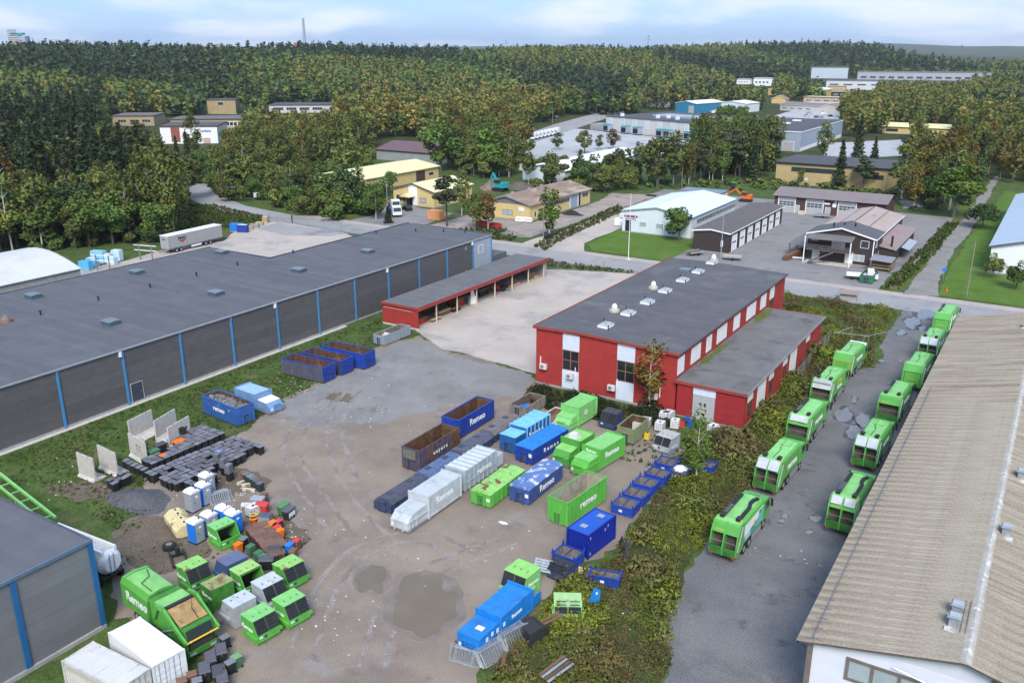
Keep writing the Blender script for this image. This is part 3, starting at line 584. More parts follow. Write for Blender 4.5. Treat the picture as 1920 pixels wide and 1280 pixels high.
A = fmap('S', aw, ad); AE = fmap('E', aw, ad)
opening(ax, A, 'panel', 2.1,3.35,2.9,1.1, None, m_whitepan, name='white_panel')
o = MB()
for k in range(16): fbox(o, A, 2.15,4.95,.2 + k * .197,.2 + k * .197 + .185,.004,.05)
o = o.build('roller_door', M('roller_grey', (.40,.40,.40), .5,.1,1), ax); g = MB(); fbox(g, A, 2.1,2.145,.2,3.35,.003,.08); fbox(g, A, 4.955,5.0,.2,3.35,.003,.08); g.build('door_guide', m_steel, o)
m_felt3 = M('mossy_felt', (.165,.160,.158), .92,.14,.3, stain=[((.105,.10,.098), .25,.5,.7), ((.22,.17,.14), .3,.62,.74), ((.10,.115,.03), .5,.66,.74)], noise2=(10,.16), spec=.1)
n = 34
for i in range(n):
 y0 = -.25 + i * (ad + .5) / n; y1 = y0 + (ad + .5) / n; MB().box(-.3, aw + .3, y0, y1, ah + .003, ah + .2 + .007 * (i % 2)).build('roof_strip', m_felt3, ax)
MB().box(-.3, aw + .36,-.36,-.252, ah - .1, ah + .26).build('verge', m_redwood, ax); MB().box(aw + .302, aw + .42,-.25, ad + .25, ah - .05, ah + .24).build('verge', M('grey_verge', (.25,.24,.23), .7,.2,1), ax); MB().box(-.3, aw + .36, ad + .252, ad + .35, ah - .1, ah + .26).build('verge', m_redwood, ax)
for u, k in ((1.2, 'w'), (5.2, 'p'), (10, 'w'), (16.5, 'w'), (20, 'p'), (28.5, 'w')):
 if k == 'w':
  opening(ax, AE, 'panel', u, 3.1,2.0,1.3, None, m_whitepan2, name='white_panel'); opening(ax, AE, 'win', u, .9,2.0,2.15, m_redwood, m_glass, nx=2)
 else: opening(ax, AE, 'panel', u, .25,3.4,4.15, None, m_whitepan2, name='white_panel')
m_moss = M('roof_moss', (.10,.125,.025), .95,.4,2, bump=.6, bscale=8)
def pad(root, name, x0, x1, y0, y1, z, mat, n=22, seed=1, hh=.05):
 rr = random.Random(seed); c = [((x0 + x1) / 2 + (x1 - x0) / 2 * math.cos(6.283 * i / n) * rr.uniform(.6,1.1), (y0 + y1) / 2 + (y1 - y0) / 2 * math.sin(6.283 * i / n) * rr.uniform(.75,1.05)) for i in range(n)]
 return MB().prism(c, 'z', z, z + hh).build(name, mat, root)
for k, (y0, y1) in enumerate(((7,11.5), (11,17.5), (29,38))): pad(ax, 'moss', -.28,.9 + .4 * (k == 2), y0, y1, ah + .209, m_moss, seed=k + 4)
# ---------------------------------------------------------------- corrugated fibre-cement roof building at the lane
rx0, ry0, ry1, EZ, RZ, RXR = -10.1,52.2,141.2,6.5,8.75,-.25
fb = thing('siding_hall', 'white sided long building with weathered corrugated grey roof beside the truck lane', 'building', (rx0, ry0,0))
m_fibre = M('fibre_cement', (.305,.272,.222), .9,.16,.5, stain=[((.21,.178,.138), .35,.44,.66), ((.40,.37,.33), .6,.62,.74)], noise2=(6,.16), rndv=.05, stretch=(.3,5,1), spec=.1)
m_siding = M('white_siding', (.60,.62,.68), .6,.06,.6)
MB().prism([(.7,.4), (19.0,.4), (19.0, EZ + .02), (9.85, RZ - .15), (.7, EZ + .02)], 'y', .75, ry1 - ry0 - .6).build('wall', m_siding, fb)
for k in range(36):
 z0 = .45 + k * .18; mx = (z0 - EZ) / (RZ - EZ) * 9.1 if z0 > EZ - .1 else 0
 if mx < 8.4: MB().hexa([(.72 + mx, .70, z0), (18.9 - mx, .70, z0), (18.9 - mx, .75, z0), (.72 + mx, .75, z0), (.72 + mx, .735, z0 + .175), (18.9 - mx, .735, z0 + .175), (18.9 - mx, .75, z0 + .175), (.72 + mx, .75, z0 + .175)]).build('siding_board', m_siding, fb)
MB().box(.6,19.1,.65, ry1 - ry0 - .5,0,.4).build('plinth', m_concg, fb)
slope = (RZ - EZ) / (RXR - rx0)
def corr_sheet(x0, x1, sgn, seed):
 mb = MB(); k = 12; wv = 1.062; vs = []
 for i in range(k + 1):
  y = wv * i / k; z = .06 if i % 2 else -.045
  for x in (x0, x1): vs.append((x, y, z + slope * (x if sgn > 0 else (2 * (RXR - rx0) - x)) + EZ))
 fs = [(2 * i, 2 * i + 1,2 * i + 3,2 * i + 2) for i in range(k)]
 return mb._add(vs, fs).mesh('roof_sheet', m_fibre)
rows = 6; wrow = (RXR - rx0) / rows; ncol = int((ry1 - ry0) / 1.062)
shm = {}
stuffmb = MB()
for sgn, r0, r1 in ((1,0, rows), (-1, rows, rows + 3)):
 for rr_ in range(r0, r1):
  me = corr_sheet(rr_ * wrow - (.06 if sgn > 0 else 0), (rr_ + 1) * wrow + (.04 if sgn < 0 else 0), sgn, 1)
  for c in range(ncol):
   if (sgn > 0 and c < 46) or (sgn < 0 and c < 8): obj('roof_sheet', me, fb, (0, c * 1.062,.012 * (rr_ % 2) + rnd.uniform(0,.012)))
   else:
    o_ = len(stuffmb.v); stuffmb._add([(v.co.x, v.co.y + c * 1.062, v.co.z + .012 * (rr_ % 2) + .008 * (c % 3)) for v in me.vertices], [tuple(p.vertices) for p in me.polygons])
stuffmb.build('roof_sheeting', m_fibre, fb)['kind'] = 'stuff'
MB().prism([(RXR - rx0 - .35, RZ - .06), (RXR - rx0 + .35, RZ - .06), (RXR - rx0, RZ + .10)], 'y', 0, ry1 - ry0).build('ridge_cap', M('ridge_lichen', (.42,.40,.36), .9,.2,2, stain=[((.66,.65,.62), 1.6,.54,.66)]), fb)
g = MB(); g.tube([(.95,.4, EZ + .45), (.95, ry1 - ry0 - 35, EZ + .45)], .035,5)
for i in range(42): g.bar((.95,.4 + i * 1.25, EZ + .2), (.95,.4 + i * 1.25, EZ + .46), .05); g.bar((.5,.4 + i * 1.25, EZ + .17), (1.25,.4 + i * 1.25, EZ + .33), .06)
g.build('snow_guard', m_steel, fb)
MB().box(-.02,.12,0, ry1 - ry0, EZ - .22, EZ - .03).build('fascia', m_black, fb); MB().prism([(0, EZ - .24), (RXR - rx0, RZ - .26), (20, EZ - .24), (20, EZ - .04), (RXR - rx0, RZ - .06), (0, EZ - .04)], 'y', .1,.2).build('barge_board', M('brown_board', (.13,.105,.085), .7,.2,2), fb)
FS = lambda u, z, n: (u, .70 - n, z)
m_brownf = M('brown_frame', (.17,.145,.12), .7,.15,2)
opening(fb, FS, 'win', 3.1,4.25,6.6,1.75, m_brownf, m_glassl, nx=4, t=.22)
MB().box(11.4,11.75,.5,.695,.4, RZ - .75).build('post', m_brownf, fb); MB().box(.6,.95,.5,.695,.4, EZ - .2).build('corner_board', m_brownf, fb)
MB().tube([(6.0,.3, EZ + .1), (11.2,.3,5.6), (11.2,.3,4.6)], .05,6).build('downpipe', m_white, fb)
for (x, y, s) in ((RXR - rx0 - 1.1,5.6,1), (RXR - rx0 - 1.1,4.1,1), (RXR - rx0 + .9,18.5,1), (RXR - rx0 + 1.3,30,1), (RXR - rx0 - 1.0,80,1)):
 z = EZ + slope * (x if x < RXR - rx0 else 2 * (RXR - rx0) - x)
 o = MB().box(-.3,.3,-.35,.35,-.1,.75).build('roof_vent', m_galv, fb, (x, y, z)); MB().hexa([(-.4,-.45,.75), (.4,-.45,.75), (.4,.45,.75), (-.4,.45,.75), (-.3,-.45,.95), (.3,-.45,.95), (.3,.1,.95), (-.3,.1,.95)]).build('vent_cap', M('vent_cap_grey', (.36,.40,.45), .4,.1,2), o); MB().box(-.5,.5,-.9,-.35,-.02,.05).build('flashing', m_offw, o)
MB().tube([(9.2,3.2, EZ + slope * 9.2 + .1), (9.2,7.2, EZ + slope * 9.2 + .15)], .03,4).tube([(9.5,3.2, EZ + slope * 9.5 + .1), (9.5,7.2, EZ + slope * 9.5 + .15)], .03,4).build('roof_ladder', m_steel, fb)
# ================================================================ buildings of the middle distance and beyond
def GT(px, py):
 d = Vector(ray(px, py)); t = 60.0; last = t
 while t < 12000:
  P = Vector((0,0, CAM_H)) + d * t
  if P.z < terr(P.x, P.y): break
  last = t; t += 4 + t * .004
 lo, hi = last, t
 for _ in range(18):
  m = (lo + hi) / 2; P = Vector((0,0, CAM_H)) + d * m
  if P.z < terr(P.x, P.y): hi = m
  else: lo = m
 return Vector((0,0, CAM_H)) + d * lo
m_brownclad = M('dark_brown_cladding', (.050,.038,.034), .7,.14,.7, wave=('X', 4,.4), noise2=(9,.15))
m_brownclad2 = M('red_brown_cladding', (.085,.045,.040), .7,.14,.7, wave=('X', 4,.4))
m_brownroof = M('brown_sheet_roof', (.125,.105,.10), .75,.10,.4, noise2=(6,.12), rndv=.04)
m_mauveroof = M('mauve_brown_roof', (.215,.175,.17), .7,.08,.4, noise2=(6,.1))
m_pinkroof = M('pale_brown_roof', (.40,.315,.27), .7,.08,.35, noise2=(5,.08), rndv=.05)
m_yellowwall = M('yellow_render', (.60,.46,.20), .8,.08,.5)
m_yellowclad = M('yellow_cladding', (.46,.345,.17), .75,.08,.5, wave=('X', 3,.4))
m_paleyroof = M('pale_yellow_roof', (.72,.66,.36), .6,.06,.4)
m_oldroof = M('weathered_brown_roof', (.27,.185,.135), .8,.16,.3, stain=[((.40,.31,.25), .25,.5,.62), ((.17,.12,.09), .5,.55,.7)], stretch=(1,.3,1))
m_whiteroof = M('white_sheet_roof', (.66,.73,.80), .5,.05,.4)
m_brightroof = M('bright_white_roof', (.80,.81,.80), .5,.04,.4)
m_palewall = M('pale_blue_white_wall', (.62,.68,.72), .6,.05,.5, wave=('X', 3,.3))
m_greywall = M('light_grey_wall', (.52,.50,.49), .7,.07,.4)
m_bluegrey = M('blue_grey_wall', (.30,.36,.44), .6,.06,.4)
m_darkroof = M('dark_grey_roof', (.085,.085,.095), .9,.12,.2, noise2=(5,.15))
m_gdoor = M('garage_door_grey', (.40,.41,.42), .5,.06,1)
W = lambda u, z, w, h, nx=1, **k: ('win', u, z, w, h, dict(nx=nx, **k))
# garage row
gr = hall('garage_row', 'long dark brown garage row with white doors along one side', 'garage', -70.3,-61.9,191,233.5,4.7, ('gabley', .55), m_brownclad, m_brownroof, .35,
   [('E', 'garage', 2.3 + i * 5.75,.25,3.1,3.5, dict(nx=2, nz=1, fm=m_white, gm_=m_white)) for i in range(7)] + [('S', 'panel', 6.6,1.6,.5,1.4, dict(gm_=m_white, name='notice'))])
# white workshop
wsx0, wsx1, wsy0, wsy1 = -93.6,-75.2,202.5,235
ws = hall('white_workshop', 'white sheet metal workshop with pale blue roof beside the bright lawn', 'building', wsx0, wsx1, wsy0, wsy1,5.3, ('gabley', 1.5), m_palewall, m_whiteroof, .3,
   [('S', 'win', 4.7,1.7,2.0,1.3, dict(gm_=m_glassl)), ('S', 'win', 9.2,1.7,2.0,1.3, dict(gm_=m_glassl)), ('S', 'win', 11.9,1.7,1.9,1.3, dict(gm_=m_glassl)), ('S', 'door', .9,.25,1.6,3.2, dict(gm_=m_black)),
   ('E', 'win', 3.5,3.2,29,1.1, dict(nx=16, fm=m_greywall, gm_=M('dull_pane', (.16,.17,.18), .3,.2,1)))], trim=m_galv)
S_ = fmap('S', 18.4,32.5)
o = MB(); fbox(o, S_, .6,4.2,3.75,4.3,.02,.08); o = o.build('sign_board', M('dark_red_sign', (.16,.02,.02), .5,.1,1), ws)
o = MB(); fbox(o, S_, .6,4.2,3.1,3.75,.02,.08); o.build('sign_board', m_white, ws)
for k in range(6): MB().box(1.0 + k * .5,1.3 + k * .5,-.1,-.082,3.9,4.15).build('sign_mark', m_sticker if k in (0,5) else m_red, ws)
for k in range(7): MB().box(1.0 + k * .42,1.3 + k * .42,-.1,-.082,3.25,3.6).build('sign_mark', m_blue, ws)
MB().tube([(11.1,-.2,.3), (11.1,-.2,6.2)], .03,4).tube([(11.6,-.2,.3), (11.6,-.2,6.2)], .03,4).build('wall_ladder', m_steel, ws)
MB().prism([(9.0,6.96), (9.4,6.96), (9.2,7.06)], 'y', -.3,32.8).build('ridge_cap', m_white, ws)
hall('storage_hut', 'low white storage hut with blue grey roof behind the white workshop', 'hut', -99.4,-86.6,256,262.5,2.9, ('flat',), m_white, M('blue_grey_roof', (.20,.25,.31), .6,.1,.4), .2, [('E', 'garage', 1,.2,4,2.3, dict(gm_=m_offw, nx=0))])
# three-door garage
tg = hall('repair_garage', 'brown garage building with three tall grey doors and mauve roof', 'garage', -69.3,-39.6,252,266,4.6, ('gablex', 1.5), m_brownclad2, m_mauveroof, .6,
   [('S', 'garage', 1.2,.1,4.6,4.0, dict(nx=4, nz=2, gm_=m_gdoor)), ('S', 'garage', 8.9,.1,4.6,4.0, dict(nx=4, nz=2, gm_=m_gdoor)), ('S', 'garage', 17.6,.1,4.6,4.0, dict(nx=4, nz=2, gm_=m_gdoor)),
   ('S', 'door', 5.98,.1,1.1,2.2, dict(gm_=m_gdoor)), ('S', 'door', 14.2,.1,1.3,2.3, dict(gm_=m_gdoor)), ('S', 'panel', 13.8,3.2,1.5,.45, dict(gm_=m_white, name='sign_board')), ('S', 'panel', 16.0,2.6,1.0,1.0, dict(gm_=m_sticker, name='notice')), ('S', 'panel', 16.4,3.8,.6,.6, dict(gm_=m_sticker, name='notice'))], trim=m_black, eave_mat=m_black)
MB().box(7.2,8.7,-1.3,-.02,0,.9).build('loading_step', M('cream_concrete', (.6,.53,.36), .8,.1,1), tg)
# two-storey house with stair and balcony
hx0, hx1, hy0 = -45.6,-31.8,195.0
ho = hall('balcony_house', 'two-storey dark brown timber house with outside stair and balcony under a grey gable', 'house', hx0, hx1, hy0,204,6.0, ('gabley', 1.7), m_brownclad, M('grey_sheet_roof', (.105,.10,.105), .7,.1,.4), .4,
   [('S', 'win', 11.0,3.9,1.7,1.6, dict(gm_=m_glass)), ('S', 'win', 9.9,1.0,2.2,1.4, dict(gm_=m_glassl, nx=2)), ('S', 'door', 8.2,.3,1.5,2.3, dict(gm_=m_white)), ('S', 'door', 1.3,.3,1.4,2.2, dict(gm_=m_offw)),
   ('S', 'panel', 5.1,3.1,2.8,2.1, dict(gm_=m_offw, name='balcony_door')), ('S', 'win', .7,4.5,1.5,.8, dict(gm_=m_glassl)), ('E', 'win', 1.5,3.9,1.2,1.5), ('E', 'win', 1.5,1.0,1.2,1.5), ('E', 'win', 5.5,1.0,1.6,1.5)])
hw = hx1 - hx0
MB().box(.3, hw - 4,-2.7,-.05,0,.22).build('porch_slab', m_conc, ho)
MB().box(.4, hw - 4.1,-2.5,-.05,2.85,3.05).build('balcony_deck', m_brownroof, ho)
g = MB()
for z in (3.35,3.65,3.95): g.box(.4, hw - 4.1,-2.5,-2.42, z, z + .12)
for k in range(7): g.box(.4 + k * 1.53,.5 + k * 1.53,-2.52,-2.4,3.05,4.07)
g.build('balcony_rail', m_brownroof, ho)
g = MB(); g.bar((1.2,-2.75,.3), (6.2,-2.75,2.95), .12,.3).bar((1.2,-3.6,.3), (6.2,-3.6,2.95), .12,.3).bar((1.2,-3.6,1.2), (6.2,-3.6,3.9), .08)
for k in range(12): g.box(1.2 + k * .42,1.5 + k * .42,-3.6,-2.75,.35 + k * .222,.4 + k * .222)
g.build('stair', m_brownroof, ho)
MB().hexa([(.4,-3.0,5.35), (9.8,-3.0,5.35), (9.8,-.02,6.05), (.4,-.02,6.05), (.4,-3.0,5.47), (9.8,-3.0,5.47), (9.8,-.02,6.17), (.4,-.02,6.17)]).build('porch_roof', M('porch_grey', (.15,.14,.135), .8,.12,.6), ho)
for x, h_ in ((.1,5.9), (9.6,5.35), (hw - .15,5.8)): MB().box(x - .1, x + .1,-2.9 if x < 12 else -.25,-2.7 if x < 12 else -.05,0, h_).build('post', m_white, ho)
for x, y in ((4.5,3), (6.5,4.2), (8.6,5)): MB().cyl((x, y, 6.4), (x, y, 8.2), .18,.18,8).build('chimney_pipe', m_black, ho)
# hall with pale brown roof behind the house
sw = hall('sawmill_hall', 'hall with pale brown sheet roof and low side wing behind the balcony house', 'hall', -46.6,-33.0,204.6,237.5,4.4, ('gabley', 1.6), m_brownclad, m_pinkroof, .3, [('E', 'win', 4,1.2,2,1.2)])
MB().prism([(13.65,0), (17.9,0), (17.9,2.9), (13.65,3.6)], 'y', -4,23.5).build('side_wing', m_brownclad, sw); MB().prism([(13.95,3.75), (18.4,3.02), (18.4,3.14), (13.95,3.88)], 'y', -4.4,23.9).build('wing_roof', M('dusky_pink_roof', (.29,.215,.195), .7,.08,.4), sw)
MB().prism([(18.42,2.6), (20.2,2.1), (20.2,2.18), (18.42,2.7)], 'y', 2,13).build('canopy', M('canopy_blue_grey', (.34,.38,.42), .5,.1,1), sw)
for x in (3.4,10.2): MB().prism([(x - .12,4.4 + 1.6 * (x if x < 6.8 else 13.6 - x) / 6.8 + .18), (x + .12,4.4 + 1.6 * (x if x < 6.8 else 13.6 - x) / 6.8 + .19), (x, 4.4 + 1.6 * (x if x < 6.8 else 13.6 - x) / 6.8 + .27)], 'y', -.3,33.2).build('roof_seam', m_brownroof, sw)
MB().box(6.7,6.9,-.3,33.2,6.12,6.27).build('ridge_cap', m_brownroof, sw); MB().cyl((17,-2,3.2), (17,-2,5.7), .22,.22,8).build('flue', m_black, sw)
MB().box(7.8,8.6,3.0,3.8,5.6,6.7).build('roof_vent', m_galv, sw); MB().box(8.6,9.2,20,20.6,5.4,6.3).build('roof_vent', m_galv, sw)
MB().box(-3.6,-.02,-8,6,2.7,2.85).build('side_canopy', M('canopy_brown', (.16,.15,.145), .8,.1,1), sw)
for y in (-7.5,-1,5.5): MB().box(-3.4,-3.2, y, y + .2,0,2.7).build('post', m_woodd, sw)
# others
hall('yellow_hall', 'flat-roofed yellow clad hall with dark ribbon windows', 'building', -85.2,-49.2,308,334,7.0, ('flat',), m_yellowclad, m_darkroof, .5,
  [('S', 'win', 5.2,4.4,14.5,1.5, dict(nx=10, fm=m_black, t=.12)), ('S', 'win', 29,3.6,6,1.4, dict(nx=4, fm=m_black, t=.12)), ('S', 'panel', 9.3,1.6,1.8,.9, dict(gm_=m_offw, name='notice')), ('S', 'panel', 21.7,.3,.25,6.6, dict(gm_=m_black, name='downpipe'))], eave_mat=m_black)
hall('yellow_workshop', 'yellow workshop with weathered brown gable roof beside the pinkish yard', 'building', -135.2,-120.2,201.5,236.5,4.3, ('gabley', 1.9), m_yellowwall, m_oldroof, .5,
  [('S', 'door', 2.0,.3,1.6,2.3, dict(gm_=m_dark)), ('S', 'win', 6.2,1.2,3.4,1.4, dict(nx=2, gm_=m_glassl, fm=m_steel)), ('S', 'panel', 11.4,2.6,1.8,1.0, dict(gm_=m_sticker, name='notice')),
  ('E', 'win', 8,2.4,14,1.2, dict(nx=9, fm=m_greywall, gm_=m_glass)), ('E', 'garage', 22.5,.25,4.6,3.7, dict(nx=0, gm_=M('blue_grey_door', (.28,.35,.42), .5,.06,1))), ('E', 'door', 27.6,.25,1.3,3.7, dict(gm_=m_dark)), ('E', 'win', 30,2.4,3.6,1.3, dict(nx=2, gm_=m_glass, fm=m_greywall)), ('E', 'win', 2,.8,1.2,1.6)], trim=m_steel, eave_mat=m_brownroof)
yw = [o for o in bpy.data.objects if o.name.startswith('yellow_workshop')][0]
MB().prism([(.1,4.3), (14.9,4.3), (7.5,6.1)], 'y', -.06,-.004).build('gable_board', M('slate_gable', (.16,.16,.18), .7,.1,1), yw)
MB().hexa([(1.4,-1.2,2.75), (4.2,-1.2,2.75), (4.2,-.01,2.85), (1.4,-.01,2.85), (1.4,-1.2,2.85), (4.2,-1.2,2.85), (4.2,-.01,2.95), (1.4,-.01,2.95)]).build('door_canopy', m_brownroof, yw)
for y in (6,15,22): MB().box(5.2,5.9, y, y + .7,5.4,6.4).build('chimney', m_concg, yw)
yg = hall('yellow_gable_house', 'yellow gabled office with white centre panel and pale roof', 'building', -169.6,-154.5,204.6,224,4.6, ('gabley', 2.0), m_yellowwall, m_paleyroof, .5,
  [('S', 'panel', 5.8,.3,3.2,5.9, dict(gm_=m_white, name='white_panel')), ('S', 'win', 1.2,1.2,3.4,1.6, dict(nx=3, fm=m_black)), ('S', 'win', 10,1.2,2.2,1.4, dict(gm_=m_glassl, fm=m_black))], trim=m_brownroof)
MB().prism([(4.4,2.9), (8.2,2.9), (6.3,3.8)], 'y', -3,-.08).build('porch_roof', m_paleyroof, yg); MB().box(4.5,4.8,-2.9,-2.7,0,2.9).box(7.8,8.1,-2.9,-2.7,0,2.9).build('porch_post', m_black, yg); MB().box(5.4,7.2,-.5,-.07,.3,2.8).build('porch_door', m_dark, yg)
hall('pale_roof_hall', 'long low yellow hall with bright pale yellow roof among trees', 'building', -212,-191,217,256,4.3, ('gabley', 1.7), m_yellowwall, m_paleyroof, .5, [('E', 'panel', 26,.3,5,3.4, dict(gm_=m_brownclad2, name='brown_door')), ('E', 'win', 33,1.5,3,1.2)], trim=m_paleyroof)
hall('maroon_roof_shed', 'grey shed under a dull maroon hipped roof in front of the golden birches', 'shed', -247,-216,288,312,4.2, ('gablex', 2.6), M('grey_green_wall', (.27,.29,.28), .8,.1,.4), M('maroon_roof', (.145,.085,.095), .7,.08,.3), .5, trim=m_black)
hall('white_roof_hall', 'long low hall with brilliant white roof behind the round willows', 'building', -163,-146,268,332,4.4, ('gabley', 1.7), m_palewall, m_brightroof, .5, [('E', 'win', 4 + 6 * i, 1.2,3.4,1.8, dict(nx=2, fm=m_steel)) for i in range(9)])
hall('white_side_hall', 'white rendered hall with pale blue grey sheet roof beside the footpath', 'building', -10.6,9,203,282,5.6, ('gabley', 2.6), m_white, M('pale_blue_roof', (.40,.46,.54), .5,.05,.3, wave=('Y', 1.2,.3)), .5, trim=m_slate)
def rot(name, z):
 o = [o for o in bpy.data.objects if o.name == name][0]; o.rotation_euler = (0,0, z); return o
hall('logistics_hall', 'large beige two-storey logistics building with loading docks and dark roof', 'building', -224,-146,458,512,8.3, ('flat',), m_greywall, m_darkroof, .3,
  [('S', 'win', 2.5 + 9.2 * i, 3.4 if i not in (1,) else .4,2.8,4.4 if i != 1 else 7.4, dict(nx=3, nz=4, fm=m_white, gm_=m_glassl, t=.22)) for i in range(8)], eave_mat=m_darkroof); lg = rot('logistics_hall', R(-20))
for x in (1,15,24,41,46,60): MB().box(x, x + 4.4,-3.4,-.02,.6,4.0).build('loading_dock', m_bluegrey, lg); MB().box(x + .5, x + 3.9,-3.46,-3.41,.9,3.4).build('dock_door', m_dark, lg); MB().box(x - .1, x + 4.5,-3.6,-.02,4.002,4.3).build('dock_roof', m_teal, lg)
MB().box(-14,-.02,1,10,0,3.4).build('side_annex', m_concg, lg); MB().box(20,70,16,30,8.62,9.6).build('roof_plant', m_bluegrey, lg)
for x, y in ((8,3), (30,8), (34,12), (44,8)): MB().box(x, x + 1.6, y, y + 1.6,8.62,10.2).build('roof_vent', m_white, lg)
bh = hall('blue_grey_hall', 'blue grey hall with dark flat roof and white plinth among birches', 'building', -136,-103.6,410,492,8.6, ('flat',), m_bluegrey, m_darkroof, .2, [('S', 'garage', 24.5,.3,5,4, dict(nx=0, gm_=m_gdoor)), ('E', 'panel', 0.5,.2,80,1.6, dict(gm_=m_white, name='white_plinth'))], eave_mat=m_white)
for y in (18,40,60): MB().box(12,16, y, y + 3,8.91,9.5).build('roof_light', m_white, bh)
hall('low_yellow_hall', 'low yellow hall with pale yellow roof half hidden by birches', 'building', -90,-57,528,556,3.8, ('gablex', 1.2), m_yellowwall, m_paleyroof, .6, [('S', 'win', 2,1.2,6,1.5, dict(nx=4, fm=m_black)), ('S', 'win', 19,1.2,6,1.5, dict(nx=4, fm=m_black))], trim=m_paleyroof)
def far_hall(name, label, px, py, rz, w, d, h, roof, wm, rm, ops=(), over=.4, **k):
 P = GT(px, py); r = hall(name, label, 'building', P.x, P.x + w, P.y, P.y + d, h, roof, wm, rm, over, ops, z=P.z - .2, **k); r.rotation_euler = (0,0, R(rz)); return r
m_orbrick = M('yellow_brick', (.36,.27,.15), .8,.1,.4)
wb = far_hall('school_gym', 'white walled block with red brick strip and blue lettering among the trees', 303,270,38,27,24,8.5, ('flat',), m_white, m_darkroof, [('S', 'panel', 5,1,4.2,7.0, dict(gm_=M('red_brick_strip', (.26,.09,.06), .8,.1,.5), name='brick_panel')), ('S', 'panel', 20,.3,3.4,2.6, dict(gm_=M('pink_door', (.5,.35,.3), .6,.1,1), name='door')), ('S', 'panel', .0,7.9,27,.58, dict(gm_=M('tan_fascia', (.55,.40,.22), .7,.1,1), name='tan_band'))], eave_mat=m_darkroof)
lettering(wb, 'Sandltania', (21.5,-.1,6.2), 1.5, 'y-', M('blue_letter', (.02,.14,.45), .5,.05,1), .85)
MB().hexa([(16.2,-.1,5.0), (20.5,-.1,5.2), (20.5,-.07,5.2), (16.2,-.07,5.0), (16.0,-.1,6.2), (17.2,-.1,5.5), (17.2,-.07,5.5), (16.0,-.07,6.2)]).build('sign_mark', m_yellow, wb)
far_hall('school_block', 'long low yellow brick block with grey roof and white window bands behind the lettered gym', 322,246,38,52,26,6.5, ('flat',), m_orbrick, M('grey_brown_roof', (.145,.135,.135), .9,.1,.2), [('S', 'win', 6 + i * 8,2.6,6.5,2.6, dict(nx=3, gm_=m_glass, t=.3)) for i in range(5)], eave_mat=m_darkroof)
far_hall('school_wing', 'yellow brick wing with grey flat roof nearest the dark spruces', 212,236,38,24,26,5.8, ('flat',), m_orbrick, M('grey_brown_roof2', (.15,.14,.14), .9,.1,.2), [('S', 'win', 3 + i * 7,2,5,1.8, dict(nx=3)) for i in range(3)], eave_mat=m_darkroof)
far_hall('school_tower', 'square yellow brick upper storey with dark flat roof above the school', 390,214,38,19,15,9.5, ('flat',), m_orbrick, m_darkroof, [('S', 'win', 7,6,4,2)], eave_mat=m_darkroof)
far_hall('dark_flat_school', 'dark flat-roofed building with white roof lights behind birches', 505,212,36,46,30,5.4, ('flat',), m_greywall, m_darkroof, [('S', 'win', 3 + i * 9,2,7,2, dict(nx=4)) for i in range(4)], eave_mat=m_darkroof)
far_hall('blue_hall', 'bright blue hall with white roof and grey door near the logistics building', 1266,211,-14,18,34,7, ('gabley', 1.6), M('cyan_blue_wall', (.03,.20,.34), .6,.08,.4, wave=('X', 2,.3)), m_brightroof, [('S', 'panel', 11.5,.3,4.6,5.2, dict(gm_=m_gdoor, name='tall_door'))])
far_hall('striped_white_hall', 'white ribbed hall beside the bright blue hall', 1342,209,-8,24,22,6.5, ('gabley', 1.4), m_palewall, m_brightroof)
far_hall('white_cottage', 'white painted cottage with grey gabled roof at the far road', 1216,201,-10,14,11,4.2, ('gablex', 3.4), m_white, m_darkroof, [('S', 'win', 2,1.2,1.4,1.5, dict(nx=2)), ('S', 'win', 8,1.2,1.4,1.5, dict(nx=2))])
far_hall('pale_shed', 'low shed with pale pinkish roof behind the blue hall', 1282,191,0,40,18,5, ('gablex', 1.5), m_greywall, m_pinkroof)
m_y2 = M('orange_yellow_wall', (.62,.40,.13), .8,.08,.4)
